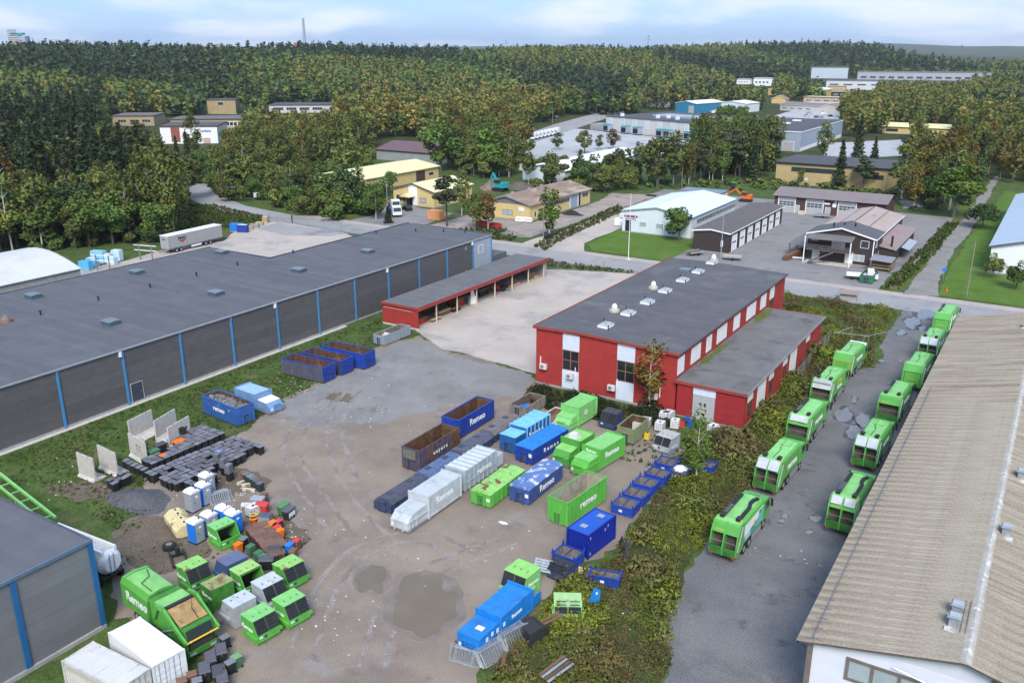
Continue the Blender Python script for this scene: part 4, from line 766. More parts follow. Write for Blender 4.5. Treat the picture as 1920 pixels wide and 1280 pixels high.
for i, (nm, lb, px, py, rz, w, d, h, rf, wm, rm) in enumerate((
 ('yellow_office', 'orange yellow building under a broad white roof', 1492,184,2,26,30,8, ('gabley', 2), m_y2, m_brightroof),
 ('dark_roof_house', 'yellow house with dark grey hipped roof beside the white-roofed one', 1440,178,2,30,26,6, ('gabley', 3), m_y2, m_darkroof),
 ('tan_roof_office', 'low office with ribbed tan roof next to the broad white roof', 1533,181,0,32,26,5, ('gablex', 1.6), m_brownclad, M('tan_roof', (.30,.24,.14), .7,.1,.4)),
 ('small_gable_house', 'small yellow gabled house in front of the dark-roofed house', 1446,194,5,12,14,4, ('gabley', 3), m_y2, m_mauveroof),
 ('peach_shop', 'low peach coloured shop row with pale flat roof above the parked cars', 1510,204,-4,42,14,4.6, ('flat',), M('peach_wall', (.62,.38,.20), .8,.06,.4), m_conc),
 ('peach_store', 'peach coloured upper shop with pale roof behind the parked cars', 1506,193,-4,38,16,5.2, ('flat',), M('peach_wall2', (.60,.40,.22), .8,.06,.4), m_conc),
 ('grey_roof_store', 'low store with grey brown roof beside the peach shops', 1462,207,-20,34,22,4.6, ('gablex', 1.6), m_greywall, m_mauveroof),
 ('long_factory', 'very long pale factory with many bays near the far woods', 1548,168,12,205,40,10, ('flat',), M('pale_factory_wall', (.55,.57,.60), .7,.05,.2), m_darkroof),
 ('factory_upper', 'long grey upper hall with dark windows behind the pale factory', 1606,158,12,150,40,15, ('flat',), M('grey_factory_wall', (.36,.37,.42), .7,.05,.2), M('brown_grey_roof', (.14,.125,.13), .9,.1,.2)),
 ('grey_block', 'pale blue grey block with thin masts at the edge of the woods', 1520,147,12,46,40,14, ('flat',), M('pale_blue_factory', (.45,.52,.58), .7,.05,.2), m_darkroof),
 ('white_block', 'white rendered two-storey block half hidden in far woods', 1412,161,5,22,16,9, ('flat',), m_white, m_brightroof),
 ('white_low_block', 'small white flat-roofed block left of the taller white one', 1381,158,5,16,12,6, ('flat',), m_white, m_brightroof),
 ('green_edge_hut', 'small yellow hut at the factory edge', 1552,170,5,18,10,5, ('flat',), m_y2, m_conc))):
 ops = [('S', 'win', 2 + k * w / 5, h * .35, w / 8, h * .28, dict(nx=2, t=.2)) for k in range(0 if nm == 'grey_block' else 4)] if 'factory' not in nm else [('S', 'win', 4 + k * w / 14, h * .5, w / 22, h * .16, dict(nx=2, t=.3, fm=m_steel)) for k in range(13)]
 far_hall(nm, lb, px, py, rz, w, d, h, rf, wm, rm, ops)
far_hall('ridge_warehouse', 'pale grey warehouse roof showing above far trees', 436,126,30,62,30,5, ('flat',), M('pale_ridge_wall', (.48,.50,.52), .7,.05,.2), M('pale_ridge_roof', (.42,.43,.46), .7,.05,.2))
# skyline: tower block, chimney, power station, pylons
def at_range(px, r): d = Vector(ray(px, HORIZON)); d.z = 0; d.normalize(); return d * r
def z_at(py, r, px):
 d = Vector(ray(px, py)); return CAM_H + r * d.z / math.hypot(d.x, d.y)
P = at_range(38,2600); tb = thing('tower_block', 'grey residential tower block rising above the far woods', 'tower', (P.x, P.y, 15), AZ)
MB().box(-20,4,-12,12,0, z_at(66,2600,38) - 15).build('wall', m_greywall, tb); MB().box(4.2,22,-10,12,0, z_at(68,2600,38) - 15).build('wall', m_bluegrey, tb); MB().box(-14,14,-8,8, z_at(66,2600,38) - 14.9, z_at(62,2600,38) - 15).build('roof_storey', m_teal, tb)
for k in range(9): MB().box(-19,3.5,-12.3,-12.02,38 + k * 4.2,39.6 + k * 4.2).build('window_band', m_glass, tb)
P = at_range(572,2500); ch = thing('chimney', 'tall slender grey power station chimney on the horizon', 'chimney', (P.x, P.y, 20)); MB().cyl((0,0,0), (0,0, z_at(36,2500,572) - 20), 4.2,2.9,14).build('shaft', M('chimney_concrete', (.30,.31,.33), .8,.1,.05), ch); MB().cyl((0,0, z_at(36,2500,572) - 19.9), (0,0, z_at(35,2500,572) - 20), 2.4,2.4,12).build('flue', m_black, ch)
P = at_range(553,2480); pp = thing('power_station', 'pale power station block with a red stripe beside the tall chimney', 'power station', (P.x, P.y, 20), AZ); MB().box(-20,22,-15,15,0, z_at(81,2480,553) - 20).build('wall', m_greywall, pp); MB().box(2,7,-15.3,-15.02,20, z_at(80,2480,553) - 20).build('red_stripe', m_red, pp)
for i, (px, top) in enumerate(((707,78), (949,74), (1215,66), (1502,70), (1803,84))):
 P = at_range(px, 1900); h = z_at(top, 1900, px) - 20; t = thing('pylon', ('slim lattice power pylon above the woods right of the chimney', 'lattice pylon above the middle of the far woods', 'tallest lattice pylon above the dark central woods', 'lattice pylon on the crest of the far hill', 'lattice pylon in front of the blue distant ridge')[i], 'pylon', (P.x, P.y, 20), AZ)
 g = MB()
 for sx, sy in ((-1,-1), (1,-1), (1,1), (-1,1)): g.bar((sx * 3, sy * 3,0), (sx * .3, sy * .3, h), .4)
 g.build('mast', m_steel, t); MB().bar((-7,0, h * .82), (7,0, h * .82), .5).bar((-5,0, h * .92), (5,0, h * .92), .5).build('cross_arm', m_steel, t)
# ================================================================ vegetation
nr = np.random.default_rng(11)
def leafmat(name, col, var=.25, rndv=.22): return M(name, col, .75, var, .35, tint=True, rndv=.30, spec=.15)
LEAF = {'spruce': leafmat('spruce_needles', (0.065,0.096,0.040)), 'dead': leafmat('bare_twigs', (0.169,0.138,0.101)), 'pine': leafmat('pine_needles', (0.096,0.129,0.056)),
  'green': leafmat('green_leaves', (0.130,0.204,0.046)), 'dark': leafmat('dark_green_leaves', (0.078,0.125,0.046)), 'olive': leafmat('olive_leaves', (0.180,0.211,0.053)), 'bright': leafmat('fresh_green_leaves', (0.157,0.246,0.042)),
  'gold': leafmat('golden_leaves', (0.223,0.182,0.039)), 'rust': leafmat('rusty_leaves', (0.216,0.143,0.039)), 'willow': leafmat('willow_leaves', (0.074,0.104,0.039)), 'weed': leafmat('weed_leaves', (.070,.076,.024)), 'red': leafmat('red_leaves', (0.230,0.078,0.033)), 'tuft': leafmat('grass_blades', (0.105,0.150,0.034))}
BARK = {'birch': M('birch_bark', (.46,.44,.40), .8,.3,6, stain=[((.06,.055,.05), 4,.6,.66)]), 'spruce': M('spruce_bark', (.09,.07,.055), .9,.3,5), 'broad': M('grey_bark', (.11,.095,.08), .9,.3,5)}
def quads(P, s, droop=0.0, aspect=1.0, up=0.35, out=None):
 n = len(P); a = nr.normal(size=(n, 3)); a[:, 2] += up; a /= np.linalg.norm(a, axis=1)[:, None]
 t = nr.normal(size=(n, 3)); t[:, 2] -= droop; t -= a * (t * a).sum(1)[:, None]; t /= np.linalg.norm(t, axis=1)[:, None]; b = np.cross(a, t)
 s = (np.asarray(s) * nr.uniform(.6,1.3, n))[:, None]
 if out is not None: f = np.sign((np.cross(t, b) * out).sum(1) + 1e-9)[:, None]; b = b * f
 V = np.stack([P - t * s * aspect - b * s * .5, P + t * s * aspect * .2 - b * s, P + t * s * aspect + b * s * .4, P - t * s * .2 * aspect + b * s], 1).reshape(-1,3)
 return V, np.arange(4 * n).reshape(n, 4)
def ball_pts(n): p = nr.normal(size=(n, 3)); return p / np.linalg.norm(p, axis=1)[:, None]
def lobes(cs, rs, n, tv=.22):
 w = np.array([r[0] * r[2] for r in rs]); k = nr.choice(len(cs), n, p=w / w.sum()); d = ball_pts(n) * nr.uniform(.72,1.06, n)[:, None]
 tl = nr.uniform(1 - tv, 1 + tv, len(cs)); hue = nr.uniform(-.08,.10, len(cs))
 P = np.array(cs)[k] + d * np.array(rs)[k]; t = tl[k] * nr.uniform(.88,1.12, n); T = np.stack([t * (1 + hue[k]), t, t * (1 - hue[k] * .5)], 1)
 return P, T
def crown(kind, n, leaf, seed):   # unit height 1
 global nr; keep = nr; nr = np.random.default_rng(seed)
 droop = 0; asp = 1.0
 if kind == 'broad':
  cs, rs = [], []
  for i in range(17):
   d = ball_pts(1)[0]; r = nr.uniform(.45,.95); z = .54 + d[2] * .36 * r; sh = 1 - .45 * max(0, (z - .6) / .35)
   cs.append((d[0] * .27 * r * sh, d[1] * .27 * r * sh, z)); q = nr.uniform(.085,.15); rs.append((q, q, q * .85))
  P, T = lobes(cs, rs, n)
 elif kind == 'round':
  cs, rs = [], []
  for i in range(15):
   d = ball_pts(1)[0]; d[2] = abs(d[2]) * .9 - .15; cs.append((d[0] * .42, d[1] * .42,.42 + d[2] * .36)); q = nr.uniform(.16,.24); rs.append((q, q, q * .85))
  P, T = lobes(cs, rs, n, .15); P[:, 2] = np.maximum(P[:, 2], .03)
 elif kind in ('birch', 'young'):
  cs, rs = [], []
  for i in range(34):
   z = nr.uniform(.24,.98); w = .155 * math.sin(math.pi * min(1, (1.04 - z) / .86) ** .75) + .012; a = nr.uniform(0,6.28); r = w * nr.uniform(.25,1)
   cs.append((r * math.cos(a), r * math.sin(a), z)); q = nr.uniform(.032,.062); rs.append((q, q, q * 1.7))
  P, T = lobes(cs, rs, n, .2); droop = 1.2; asp = 1.3
 elif kind == 'pine':
  cs, rs = [], []
  for i in range(15):
   z = nr.uniform(.42,.97); w = .17 * (1.12 - z) ** .6; a = nr.uniform(0,6.28); r = w * nr.uniform(.3,1.1); cs.append((r * math.cos(a), r * math.sin(a), z)); q = nr.uniform(.05,.09); rs.append((q, q, q * .55))
  P, T = lobes(cs, rs, n, .2)
 elif kind == 'spruce':
  u = nr.uniform(0,1, n) ** .62; z = .06 + .93 * (1 - u); tier = np.floor(z * 24) / 24; z = tier + (z - tier) * .55
  w = .150 * (1 - z) ** .95 + .006; nb = 9; a = np.floor(nr.uniform(0, nb, n)) / nb * 6.28 + tier * 40 + nr.normal(0,.16, n); r = w * nr.uniform(.2,1.05, n) * (1 + .18 * np.sin(tier * 91 + a * 2))
  P = np.stack([r * np.cos(a), r * np.sin(a), z - r * .42], 1); t = nr.uniform(.7,1.3, n); T = np.stack([t, t, t], 1); droop = .8; asp = 1.2
  P[:, 2] = np.maximum(P[:, 2], .02)
 elif kind == 'bush':
  cs, rs = [], []
  for i in range(9):
   a = nr.uniform(0,6.28); r = nr.uniform(0,.42); cs.append((r * math.cos(a), r * math.sin(a), nr.uniform(.25,.68))); q = nr.uniform(.16,.28); rs.append((q, q, q))
  P, T = lobes(cs, rs, n, .2); P[:, 2] = np.maximum(P[:, 2], .02)
 elif kind == 'weed':
  r = np.sqrt(nr.uniform(0,1, n)) * .55; a = nr.uniform(0,6.28, n); z = nr.uniform(.05,1, n) * (1 - .7 * r); P = np.stack([r * np.cos(a), r * np.sin(a), z], 1); t = nr.uniform(.75,1.3, n); T = np.stack([t * nr.uniform(.92,1.1), t, t], 1); droop = 1.5; asp = 2.0
 ax = np.array([0,0,.45 if kind not in ('bush', 'weed', 'round') else .1]); o_ = P - ax; o_[:, :2] *= {'spruce': 5, 'birch': 4, 'young': 4, 'pine': 4}.get(kind, 1.6); o_[:, 2] += {'spruce': .45, 'weed': .8}.get(kind, .15)
 o_ /= np.linalg.norm(o_, axis=1)[:, None] + 1e-9; o_ = o_ + nr.normal(size=o_.shape) * .26; o_[:, 2] += .55; o_ /= np.linalg.norm(o_, axis=1)[:, None]
 V, Q = quads(P, leaf, droop, asp, up=1.0 if kind != 'spruce' else 1.1, out=o_); nr = keep
 crown.N = np.repeat(o_, 4,0)
 return V, Q, np.repeat(T, 4,0)
def trunk_mb(kind, seed):
 rr = random.Random(seed); mb = MB()
 if kind == 'spruce': mb.cyl((0,0,-.02), (0,0,.96), .013,.002,6)
 elif kind == 'pine':
  mb.cyl((0,0,-.02), (0,0,.9), .013,.005,6)
  for i in range(6): a = rr.uniform(0,6.28); z = rr.uniform(.45,.85); mb.cyl((0,0, z), (.13 * math.cos(a), .13 * math.sin(a), z + .05), .005,.002,4)
 elif kind in ('birch', 'young'):
  mb.cyl((0,0,-.02), (.01,0,.5), .010,.007,7).cyl((.01,0,.5), (0,.005,.95), .007,.002,6)
  for i in range(9): a = rr.uniform(0,6.28); z = rr.uniform(.25,.8); mb.cyl((0,0, z), (.09 * math.cos(a), .09 * math.sin(a), z + .11), .004,.001,4)
 else:
  mb.cyl((0,0,-.02), (0,0,.35), .020,.015,7).cyl((0,0,.35), (.02,.01,.72), .014,.005,6)
  for i in range(8): a = rr.uniform(0,6.28); z = rr.uniform(.2,.5); mb.cyl((0,0, z), (.2 * math.cos(a), .2 * math.sin(a), z + .24), .009,.003,5)
 return mb
PARTS = {}
NVAR = {'young': 2, 'broad': 6, 'birch': 6, 'spruce': 4, 'pine': 2, 'round': 2, 'bush': 3}
HI = {'young': (800,.0135), 'broad': (2300,.021), 'birch': (1500,.0155), 'spruce': (1500,.021), 'pine': (900,.022), 'round': (2600,.028), 'bush': (700,.06)}
BK = {'young': 'birch', 'broad': 'broad', 'birch': 'birch', 'spruce': 'spruce', 'pine': 'spruce', 'round': 'broad', 'bush': 'broad'}
def tree_meshes(kind, v):
 if (kind, v) not in PARTS:
  n, lf = HI[kind]; Vv, Qq, T = crown(kind, n, lf, 100 * len(kind) + v * 7 + 3)
  PARTS[(kind, v)] = (np_mesh('crown', Vv, Qq, LEAF['green'], T, nrm=crown.N), trunk_mb(kind, v).mesh('trunk', BARK[BK[kind]]))
 return PARTS[(kind, v)]
NAMES = {'young': ('birch_tree', 'birch'), 'broad': ('broadleaf_tree', 'tree'), 'birch': ('birch_tree', 'birch'), 'spruce': ('spruce_tree', 'spruce'), 'pine': ('pine_tree', 'pine'), 'round': ('willow_tree', 'willow'), 'bush': ('shrub', 'shrub')}
def tree(kind, col, x, y, z, h, label, group=None, wide=1.0, seed=None):
 sd = rnd.randrange(9999) if seed is None else seed
 cm, tm = tree_meshes(kind, sd % NVAR[kind]); nm, cat = NAMES[kind]
 t = thing(nm, label, cat, (x, y, z), rnd.uniform(0,6.28), group); t.scale = (h * wide, h * wide, h)
 c = obj('crown', cm, t); c.material_slots[0].link = 'OBJECT'; c.material_slots[0].material = LEAF[col]; obj('trunk', tm, t)
 return t
# ---- exclusions: building footprints and the gaps through which the photo shows things
FOOT = []
for o in list(bpy.data.objects):
 if o.parent is None and o.get('category') in ('building', 'warehouse', 'house', 'garage', 'hall', 'hut', 'shed'):
  cs = [c for c in o.children if c.type == 'MESH']; bb = [Vector(b) for c in cs for b in c.bound_box]
  a, b = min(v.x for v in bb), max(v.x for v in bb); c_, d_ = min(v.y for v in bb), max(v.y for v in bb)
  FOOT.append((o.location.x, o.location.y, o.rotation_euler[2], a - 2.5, b + 2.5, c_ - 2.5, d_ + 2.5))
def blocked(x, y):
 for ox, oy, rz, a, b, c, d in FOOT:
  dx, dy = x - ox, y - oy; lx = dx * math.cos(rz) + dy * math.sin(rz); ly = -dx * math.sin(rz) + dy * math.cos(rz)
  if a < lx < b and c < ly < d: return True
 return False
def inpoly(pts, x, y):
 r = False; n = len(pts)
 for i in range(n):
  x1, y1 = pts[i][0], pts[i][1]; x2, y2 = pts[i - 1][0], pts[i - 1][1]
  if (y1 > y) != (y2 > y) and x < (x2 - x1) * (y - y1) / (y2 - y1) + x1: r = not r
 return r
CLEAR = [(205,192,300,226,500), (322,205,450,232,560), (303,238,348,262,420), (370,228,416,268,420), (386,184,452,207,720), (495,186,622,205,700), (1136,206,1290,258,470), (1262,183,1372,214,620), (1213,178,1262,203,640),
   (1440,158,1490,190,830), (1488,156,1562,222,850), (1545,138,1640,166,1300), (1640,132,1815,149,1300), (1520,125,1583,142,1500), (1478,226,1540,286,410), (1655,226,1700,250,525), (1735,228,1778,246,525), (703,262,770,289,370),
   (688,298,818,330,280), (1120,277,1186,296,300), (440,113,530,127,900), (1380,140,1445,160,1150), (992,240,1045,266,470), (1005,198,1182,246,460), (1130,240,1180,270,440), (345,335,372,400,215), (428,340,482,366,275), (1815,345,1880,420,255), (1728,348,1746,368,280), (1560,268,1690,290,440)]
def hides(x, y, z, h, w):
 px, pb = proj(x, y, z); _, pt = proj(x, y, z + h); dd = math.hypot(x, y); r = 1.25 * w * FPX / dd
 for x0, y0, x1, y1, D in CLEAR:
  if dd < D + 5 and px + r > x0 and px - r < x1 and pb > y0 and pt < y1: return True
 return False
CAND = []
def zone(poly, sp, mix, seed, world=False):
 P = [Vector(q) for q in poly] if world else [GT(*q) for q in poly]
 rr = random.Random(seed); x0, x1 = min(p.x for p in P), max(p.x for p in P); y0, y1 = min(p.y for p in P), max(p.y for p in P)
 ws = [m[2] for m in mix]; y = y0
 while y < y1:
  x = x0
  while x < x1:
   X, Y = x + rr.uniform(-.48,.48) * sp, y + rr.uniform(-.48,.48) * sp; x += sp
   if not inpoly(P, X, Y) or blocked(X, Y): continue
   k, c, _, h0, h1 = rr.choices(mix, ws)[0]; h = rr.uniform(h0, h1); z = terr(X, Y)
   if hides(X, Y, z, h, h * (.14 if k != 'broad' else .26)): continue
   CAND.append((k, c, X, Y, z, h))
  y += sp
sp_mix = lambda a, b: [('spruce', 'spruce', a * 1.5,16,25), ('spruce', 'dead', .05,14,19), ('pine', 'pine', .08,15,20), ('broad', 'green', b * .5,12,17), ('broad', 'olive', b * .25,12,16), ('birch', 'olive', .12,13,18), ('birch', 'gold', .04,13,17)]
zone([(-80,482), (140,470), (336,446), (343,412), (300,402), (150,432), (-80,440)], 4.6, [('broad', 'green', .45,11,16), ('broad', 'dark', .2,11,16), ('broad', 'olive', .2,10,14), ('birch', 'olive', .2,14,19)], 1)
zone([(-80,440), (150,432), (300,402), (345,405), (346,356), (325,338), (300,332), (230,300), (180,268), (-80,268)], 5.4, sp_mix(.62,.28), 2)
zone([(-80,268), (180,268), (195,238), (203,204), (-80,204)], 6.6, sp_mix(.45,.5), 3)
zone([(375,340), (430,338), (500,345), (560,335), (640,308), (690,296), (700,268), (640,262), (560,255), (500,250), (440,268), (400,292)], 5.2, [('birch', 'olive', .45,12,17), ('birch', 'gold', .18,12,17), ('broad', 'olive', .22,8,12), ('broad', 'green', .15,8,12)], 4)
zone([(545,258), (640,266), (700,276), (720,258), (800,262), (950,272), (985,255), (1000,236), (1100,206), (1060,199), (900,197), (700,197), (560,214)], 6.5, [('birch', 'olive', .42,13,19), ('birch', 'gold', .30,13,19), ('birch', 'rust', .02,13,18), ('broad', 'green', .16,10,14), ('spruce', 'spruce', .05,13,17)], 5)
zone([(1200,332), (1290,346), (1440,340), (1457,300), (1462,266), (1400,262), (1300,266), (1215,292)], 5.0, [('birch', 'olive', .4,12,18), ('birch', 'green', .25,13,18), ('pine', 'pine', .15,13,17), ('birch', 'gold', .1,12,16), ('spruce', 'spruce', .12,13,17)], 6)
zone([(1690,335), (1745,388), (1800,372), (1846,338), (1862,312), (1880,292), (1960,296), (1960,196), (1830,176), (1600,180), (1575,200), (1580,258), (1690,262)], 6.9, [('birch', 'olive', .42,12,18), ('birch', 'gold', .26,12,18), ('birch', 'rust', .02,12,17), ('broad', 'green', .16,10,14), ('spruce', 'spruce', .1,13,18)], 7)
zone([(1872,345), (1980,352), (1980,296), (1885,292)], 5.0, [('birch', 'gold', .6,12,17), ('birch', 'olive', .4,12,17)], 8)
zone([(1345,222), (1395,224), (1400,214), (1348,212)], 4.2, [('broad', 'green', 1,5,8)], 9)
TH = [('bush', 'green', .35,3,5.5), ('bush', 'olive', .3,2.5,5), ('broad', 'olive', .2,6,9), ('broad', 'green', .1,6,9), ('birch', 'olive', .12,7,12)]
zone([(380,352), (420,376), (520,398), (640,416), (700,406), (728,385), (735,345), (700,338), (640,345), (560,340), (480,338), (430,346)], 4.6, TH, 41)
zone([(640,276), (703,292), (690,318), (640,345), (600,330), (560,335), (600,300)], 4.6, TH, 42)
zone([(790,262), (960,264), (985,300), (975,332), (900,338), (850,322), (822,300), (795,285)], 5.2, [('birch', 'olive', .4,12,18), ('broad', 'green', .35,11,15), ('broad', 'olive', .25,10,14), ('bush', 'green', .3,3,5)], 43)
zone([(985,350), (1160,366), (1205,345), (1195,318), (1110,326), (1040,335), (992,318)], 4.6, [('broad', 'olive', .35,9,14), ('bush', 'olive', .3,2.5,4.5), ('birch', 'olive', .3,11,17), ('broad', 'green', .2,7,11)], 44)
zone([(60,478), (338,450), (346,428), (100,448)], 3.4, [('bush', 'green', .5,2.2,4.2), ('bush', 'dark', .3,2,4), ('bush', 'olive', .2,2,3.5)], 45)
zone([(1180,356), (1290,352), (1440,356), (1560,362), (1690,374), (1690,362), (1560,350), (1440,340), (1290,346), (1200,336)], 4.4, [('bush', 'green', .5,1.5,3), ('bush', 'olive', .5,1.5,3)], 46)
zone([(1690,396), (1728,400), (1738,392), (1760,392), (1800,398), (1842,345), (1800,372), (1745,388), (1690,345)], 4.0, [('birch', 'olive', .55,11,17), ('birch', 'gold', .25,11,16), ('bush', 'olive', .25,2,4)], 47)
zone([(350,338), (385,352), (440,348), (500,345), (430,330), (375,325)], 4.6, TH, 48)
# ---- the far woods: one mass beyond what can be told apart
rr = random.Random(5); FAR = []
r = 640.0
while r < 2050:
 sp = 6.0 + (r - 600) / 100; xi = -90
 while xi < 2010:
  x_ = xi + rr.uniform(-.5,.5) * sp * FPX / r; r2 = r + rr.uniform(-.5,.5) * sp; xi += sp * FPX / r
  st = float(np.interp(x_, _xi, _sta)); ln = float(np.interp(x_, _xi, _len))
  if r2 > st + ln + 130: continue
  if 1205 < x_ < 1600 and r2 < 700: continue
  if 1590 < x_ < 1840 and r2 < 1010: continue
  d = at_range(x_, r2)
  if blocked(d.x, d.y): continue
  nz = math.sin(d.x * .012 + 2) + math.sin(d.y * .017 + d.x * .006) + rr.uniform(-.5,.5)
  z = terr(d.x, d.y)
  if 1.0 < nz or (1180 < x_ < 1500 and r2 < 1150 and rr.random() < .75): k, c, h = ('birch', rr.choice(['olive', 'olive', 'green', 'olive', 'gold']), rr.uniform(13,18))
  elif nz > -.2: k, c, h = 'broad', rr.choice(['green', 'dark', 'olive', 'green']), rr.uniform(12,17)
  else: k, c, h = ('spruce', 'spruce', rr.uniform(15,22)) if rr.random() < .82 else ('pine', 'pine', rr.uniform(15,21))
  if hides(d.x, d.y, z, h, h * .16): continue
  FAR.append((k, c, d.x, d.y, z, h))
 r += sp
pl = lambda l: [tuple(p[:2]) for p in PX(*l)]
W1 = pl([(985,750), (1006,722), (1262,782), (1268,800), (1180,797), (1040,774)])
W2 = [(-28.2,88), (-23.4,88), (-23.6,126), (-28.2,138)]
W3 = [(-56.8,147.5), (-29,147.5), (-29,137.5), (-28,137.5), (-23.4,125.5), (-19.4,131), (-21.2,141), (-21.4,160), (-23,163.8), (-56.8,163.8)]
W4 = pl([(1290,812), (1392,812)]) + [(-23.4,98), (-23.2,65), (-21.8,58.5), (-19.3,52), (-18.4,40), (-26.5,40)] + pl([(925,1285), (962,1205), (1012,1150), (1065,1096), (1155,1040), (1215,965), (1245,905), (1292,855)])
OPEN = [(-27.5,66.5,1.6), (-31.5,61.0,2.2), (-32.8,56.2,1.4)]
# ---- individuals: the ones that show largest; the rest joins the mass
bykind = {}
for c in CAND: bykind.setdefault(c[0], []).append(c)
REST = []
for i_ in range(120):
 q = random.Random(i_); A_ = (W2, W2, W3, W4)[i_ % 4]; a_, b_ = q.uniform(min(p[0] for p in A_), max(p[0] for p in A_)), q.uniform(min(p[1] for p in A_), max(p[1] for p in A_))
 if inpoly(A_, a_, b_) and not any(math.hypot(a_ - u, b_ - v) < w + 1.5 for u, v, w in OPEN) and not (A_ is W4 and b_ < 72): CAND.append(('bush', q.choice(['olive', 'green', 'olive']), a_, b_, 0, q.uniform(1.2,3.0)))
LMK = [(Vector((-26,100,0)), 'the near half of the red annex'), (Vector((-26,122,0)), 'the far half of the red annex'), (Vector((-35,155,0)), 'the concrete slab by the street'), (Vector((-28,75,0)), 'the weedy strip along the truck lane'), (G(360,470), 'the curtain-sided trailer'), (G(60,480), 'the white fabric hall'), (GT(355,360), 'the street bend'), (GT(350,268), 'the lettered gym'), (GT(430,215), 'the school tower'), (GT(240,236), 'the brick school wing'), (GT(560,212), 'the dark flat-roofed building'), (GT(60,300), 'the middle of the dense forest'), (GT(100,230), 'the upper dense forest'), (GT(560,300), 'the parked old wagons'), (GT(740,288), 'the maroon-roofed shed'), (GT(640,240), 'the heart of the golden wood'), (GT(880,240), 'the road end of the golden wood'), (GT(760,320), 'the pale yellow roof'), (GT(650,390), 'the street north side'), (GT(930,350), 'the soil heaps'), (GT(1020,250), 'the delivery lorries'), (GT(1150,310), 'the white-roofed hall'), (GT(1270,350), 'the white workshop back'), (GT(1400,330), 'the brown garages grove'), (GT(1560,350), 'the yellow clad hall'), (GT(1520,285), 'the blue grey hall'), (GT(1670,250), 'the low yellow hall'), (GT(1800,230), 'the middle of the eastern birch wood'), (GT(1730,350), 'the gravel lot by the birches'), (GT(1860,330), 'the far end of the footpath'), (GT(1370,215), 'the striped white hall')]
CW = {'gold': 'golden', 'rust': 'rusty', 'dead': 'bare grey', 'dark': 'dark green', 'green': 'green', 'bright': 'fresh green', 'olive': 'olive', 'spruce': 'dark', 'pine': 'dark'}
NW = {'broad': 'leafy tree', 'birch': 'birch', 'spruce': 'spruce', 'pine': 'pine', 'bush': 'shrub', 'round': 'willow'}
def tlabel(c):
 lm = min(LMK, key=lambda q: (q[0].x - c[2]) ** 2 + (q[0].y - c[3]) ** 2); lo, hi = {'bush': (3,4)}.get(c[0], (12,16)); d = math.hypot(c[2], c[3]) - math.hypot(lm[0].x, lm[0].y)
 return '%s %s %s %s %s' % ('short' if c[5] < lo else ('tall' if c[5] > hi else 'medium'), CW[c[1]], NW[c[0]], 'before' if d < -12 else ('beyond' if d > 12 else 'beside'), lm[1]), NW[c[0]] + ' trees around ' + lm[1]
for k, L in bykind.items():
 L.sort(key=lambda c: -c[5] / math.hypot(c[2], c[3]))
 cap = {'birch': 270, 'broad': 235, 'spruce': 270, 'pine': 60}.get(k, 190)
 for c in L[:cap]: tree(k, c[1], c[2], c[3], c[4], c[5], *tlabel(c), wide=rnd.uniform(1.02,1.38))
 REST += [c[:6] for c in L[cap:]]
LOW = {'bush': (30,.2), 'broad': (62,.078), 'birch': (44,.057), 'spruce': (48,.068), 'pine': (36,.07)}
MID = {'bush': (90,.12), 'broad': (210,.046), 'birch': (140,.036), 'spruce': (290,.030), 'pine': (100,.045)}
TCOL = {'spruce': (0.065,0.096,0.040), 'pine': (0.096,0.129,0.056), 'green': (0.127,0.199,0.044), 'dark': (0.077,0.122,0.044), 'olive': (0.177,0.207,0.052), 'gold': (0.277,0.244,0.065), 'rust': (0.307,0.203,0.056), 'dead': (0.169,0.138,0.101)}
m_mass = M('woodland_leaves', (1,1,1), .8,.12,.1, tint=True, spec=.1)
def rotn(N, a): return np.stack([N[:, 0] * math.cos(a) - N[:, 1] * math.sin(a), N[:, 0] * math.sin(a) + N[:, 1] * math.cos(a), N[:, 2]], 1)
def mass(name, L, tab, seed):
 T0 = {k: [crown(k, *tab[k], 900 + 13 * i + seed) + (crown.N,) for i in range(3)] for k in tab}; Vs, Ts, Ns = [], [], []; q = random.Random(seed)
 for k, c, x, y, z, h in L:
  V0, Q0, T, N0 = T0[k][q.randrange(3)]; a = q.uniform(0,6.28); Ns.append(rotn(N0, a)); w = h * q.uniform(.95,1.3)
  Vs.append(np.stack([(V0[:, 0] * math.cos(a) - V0[:, 1] * math.sin(a)) * w + x, (V0[:, 0] * math.sin(a) + V0[:, 1] * math.cos(a)) * w + y, V0[:, 2] * h + z - .3], 1))
  Ts.append(T * np.array(TCOL[c]) * q.uniform(.78,1.25))
 Vv = np.concatenate(Vs); o = obj(name, np_mesh(name, Vv, np.arange(len(Vv)).reshape(-1,4), m_mass, np.concatenate(Ts), nrm=np.concatenate(Ns))); o['kind'] = 'stuff'; return o
mass('far_woods', FAR, LOW, 3); mass('inner_woods', REST, MID, 4)
print('TREES', len(CAND), len(REST), len(FAR), {k: len(v) for k, v in bykind.items()})
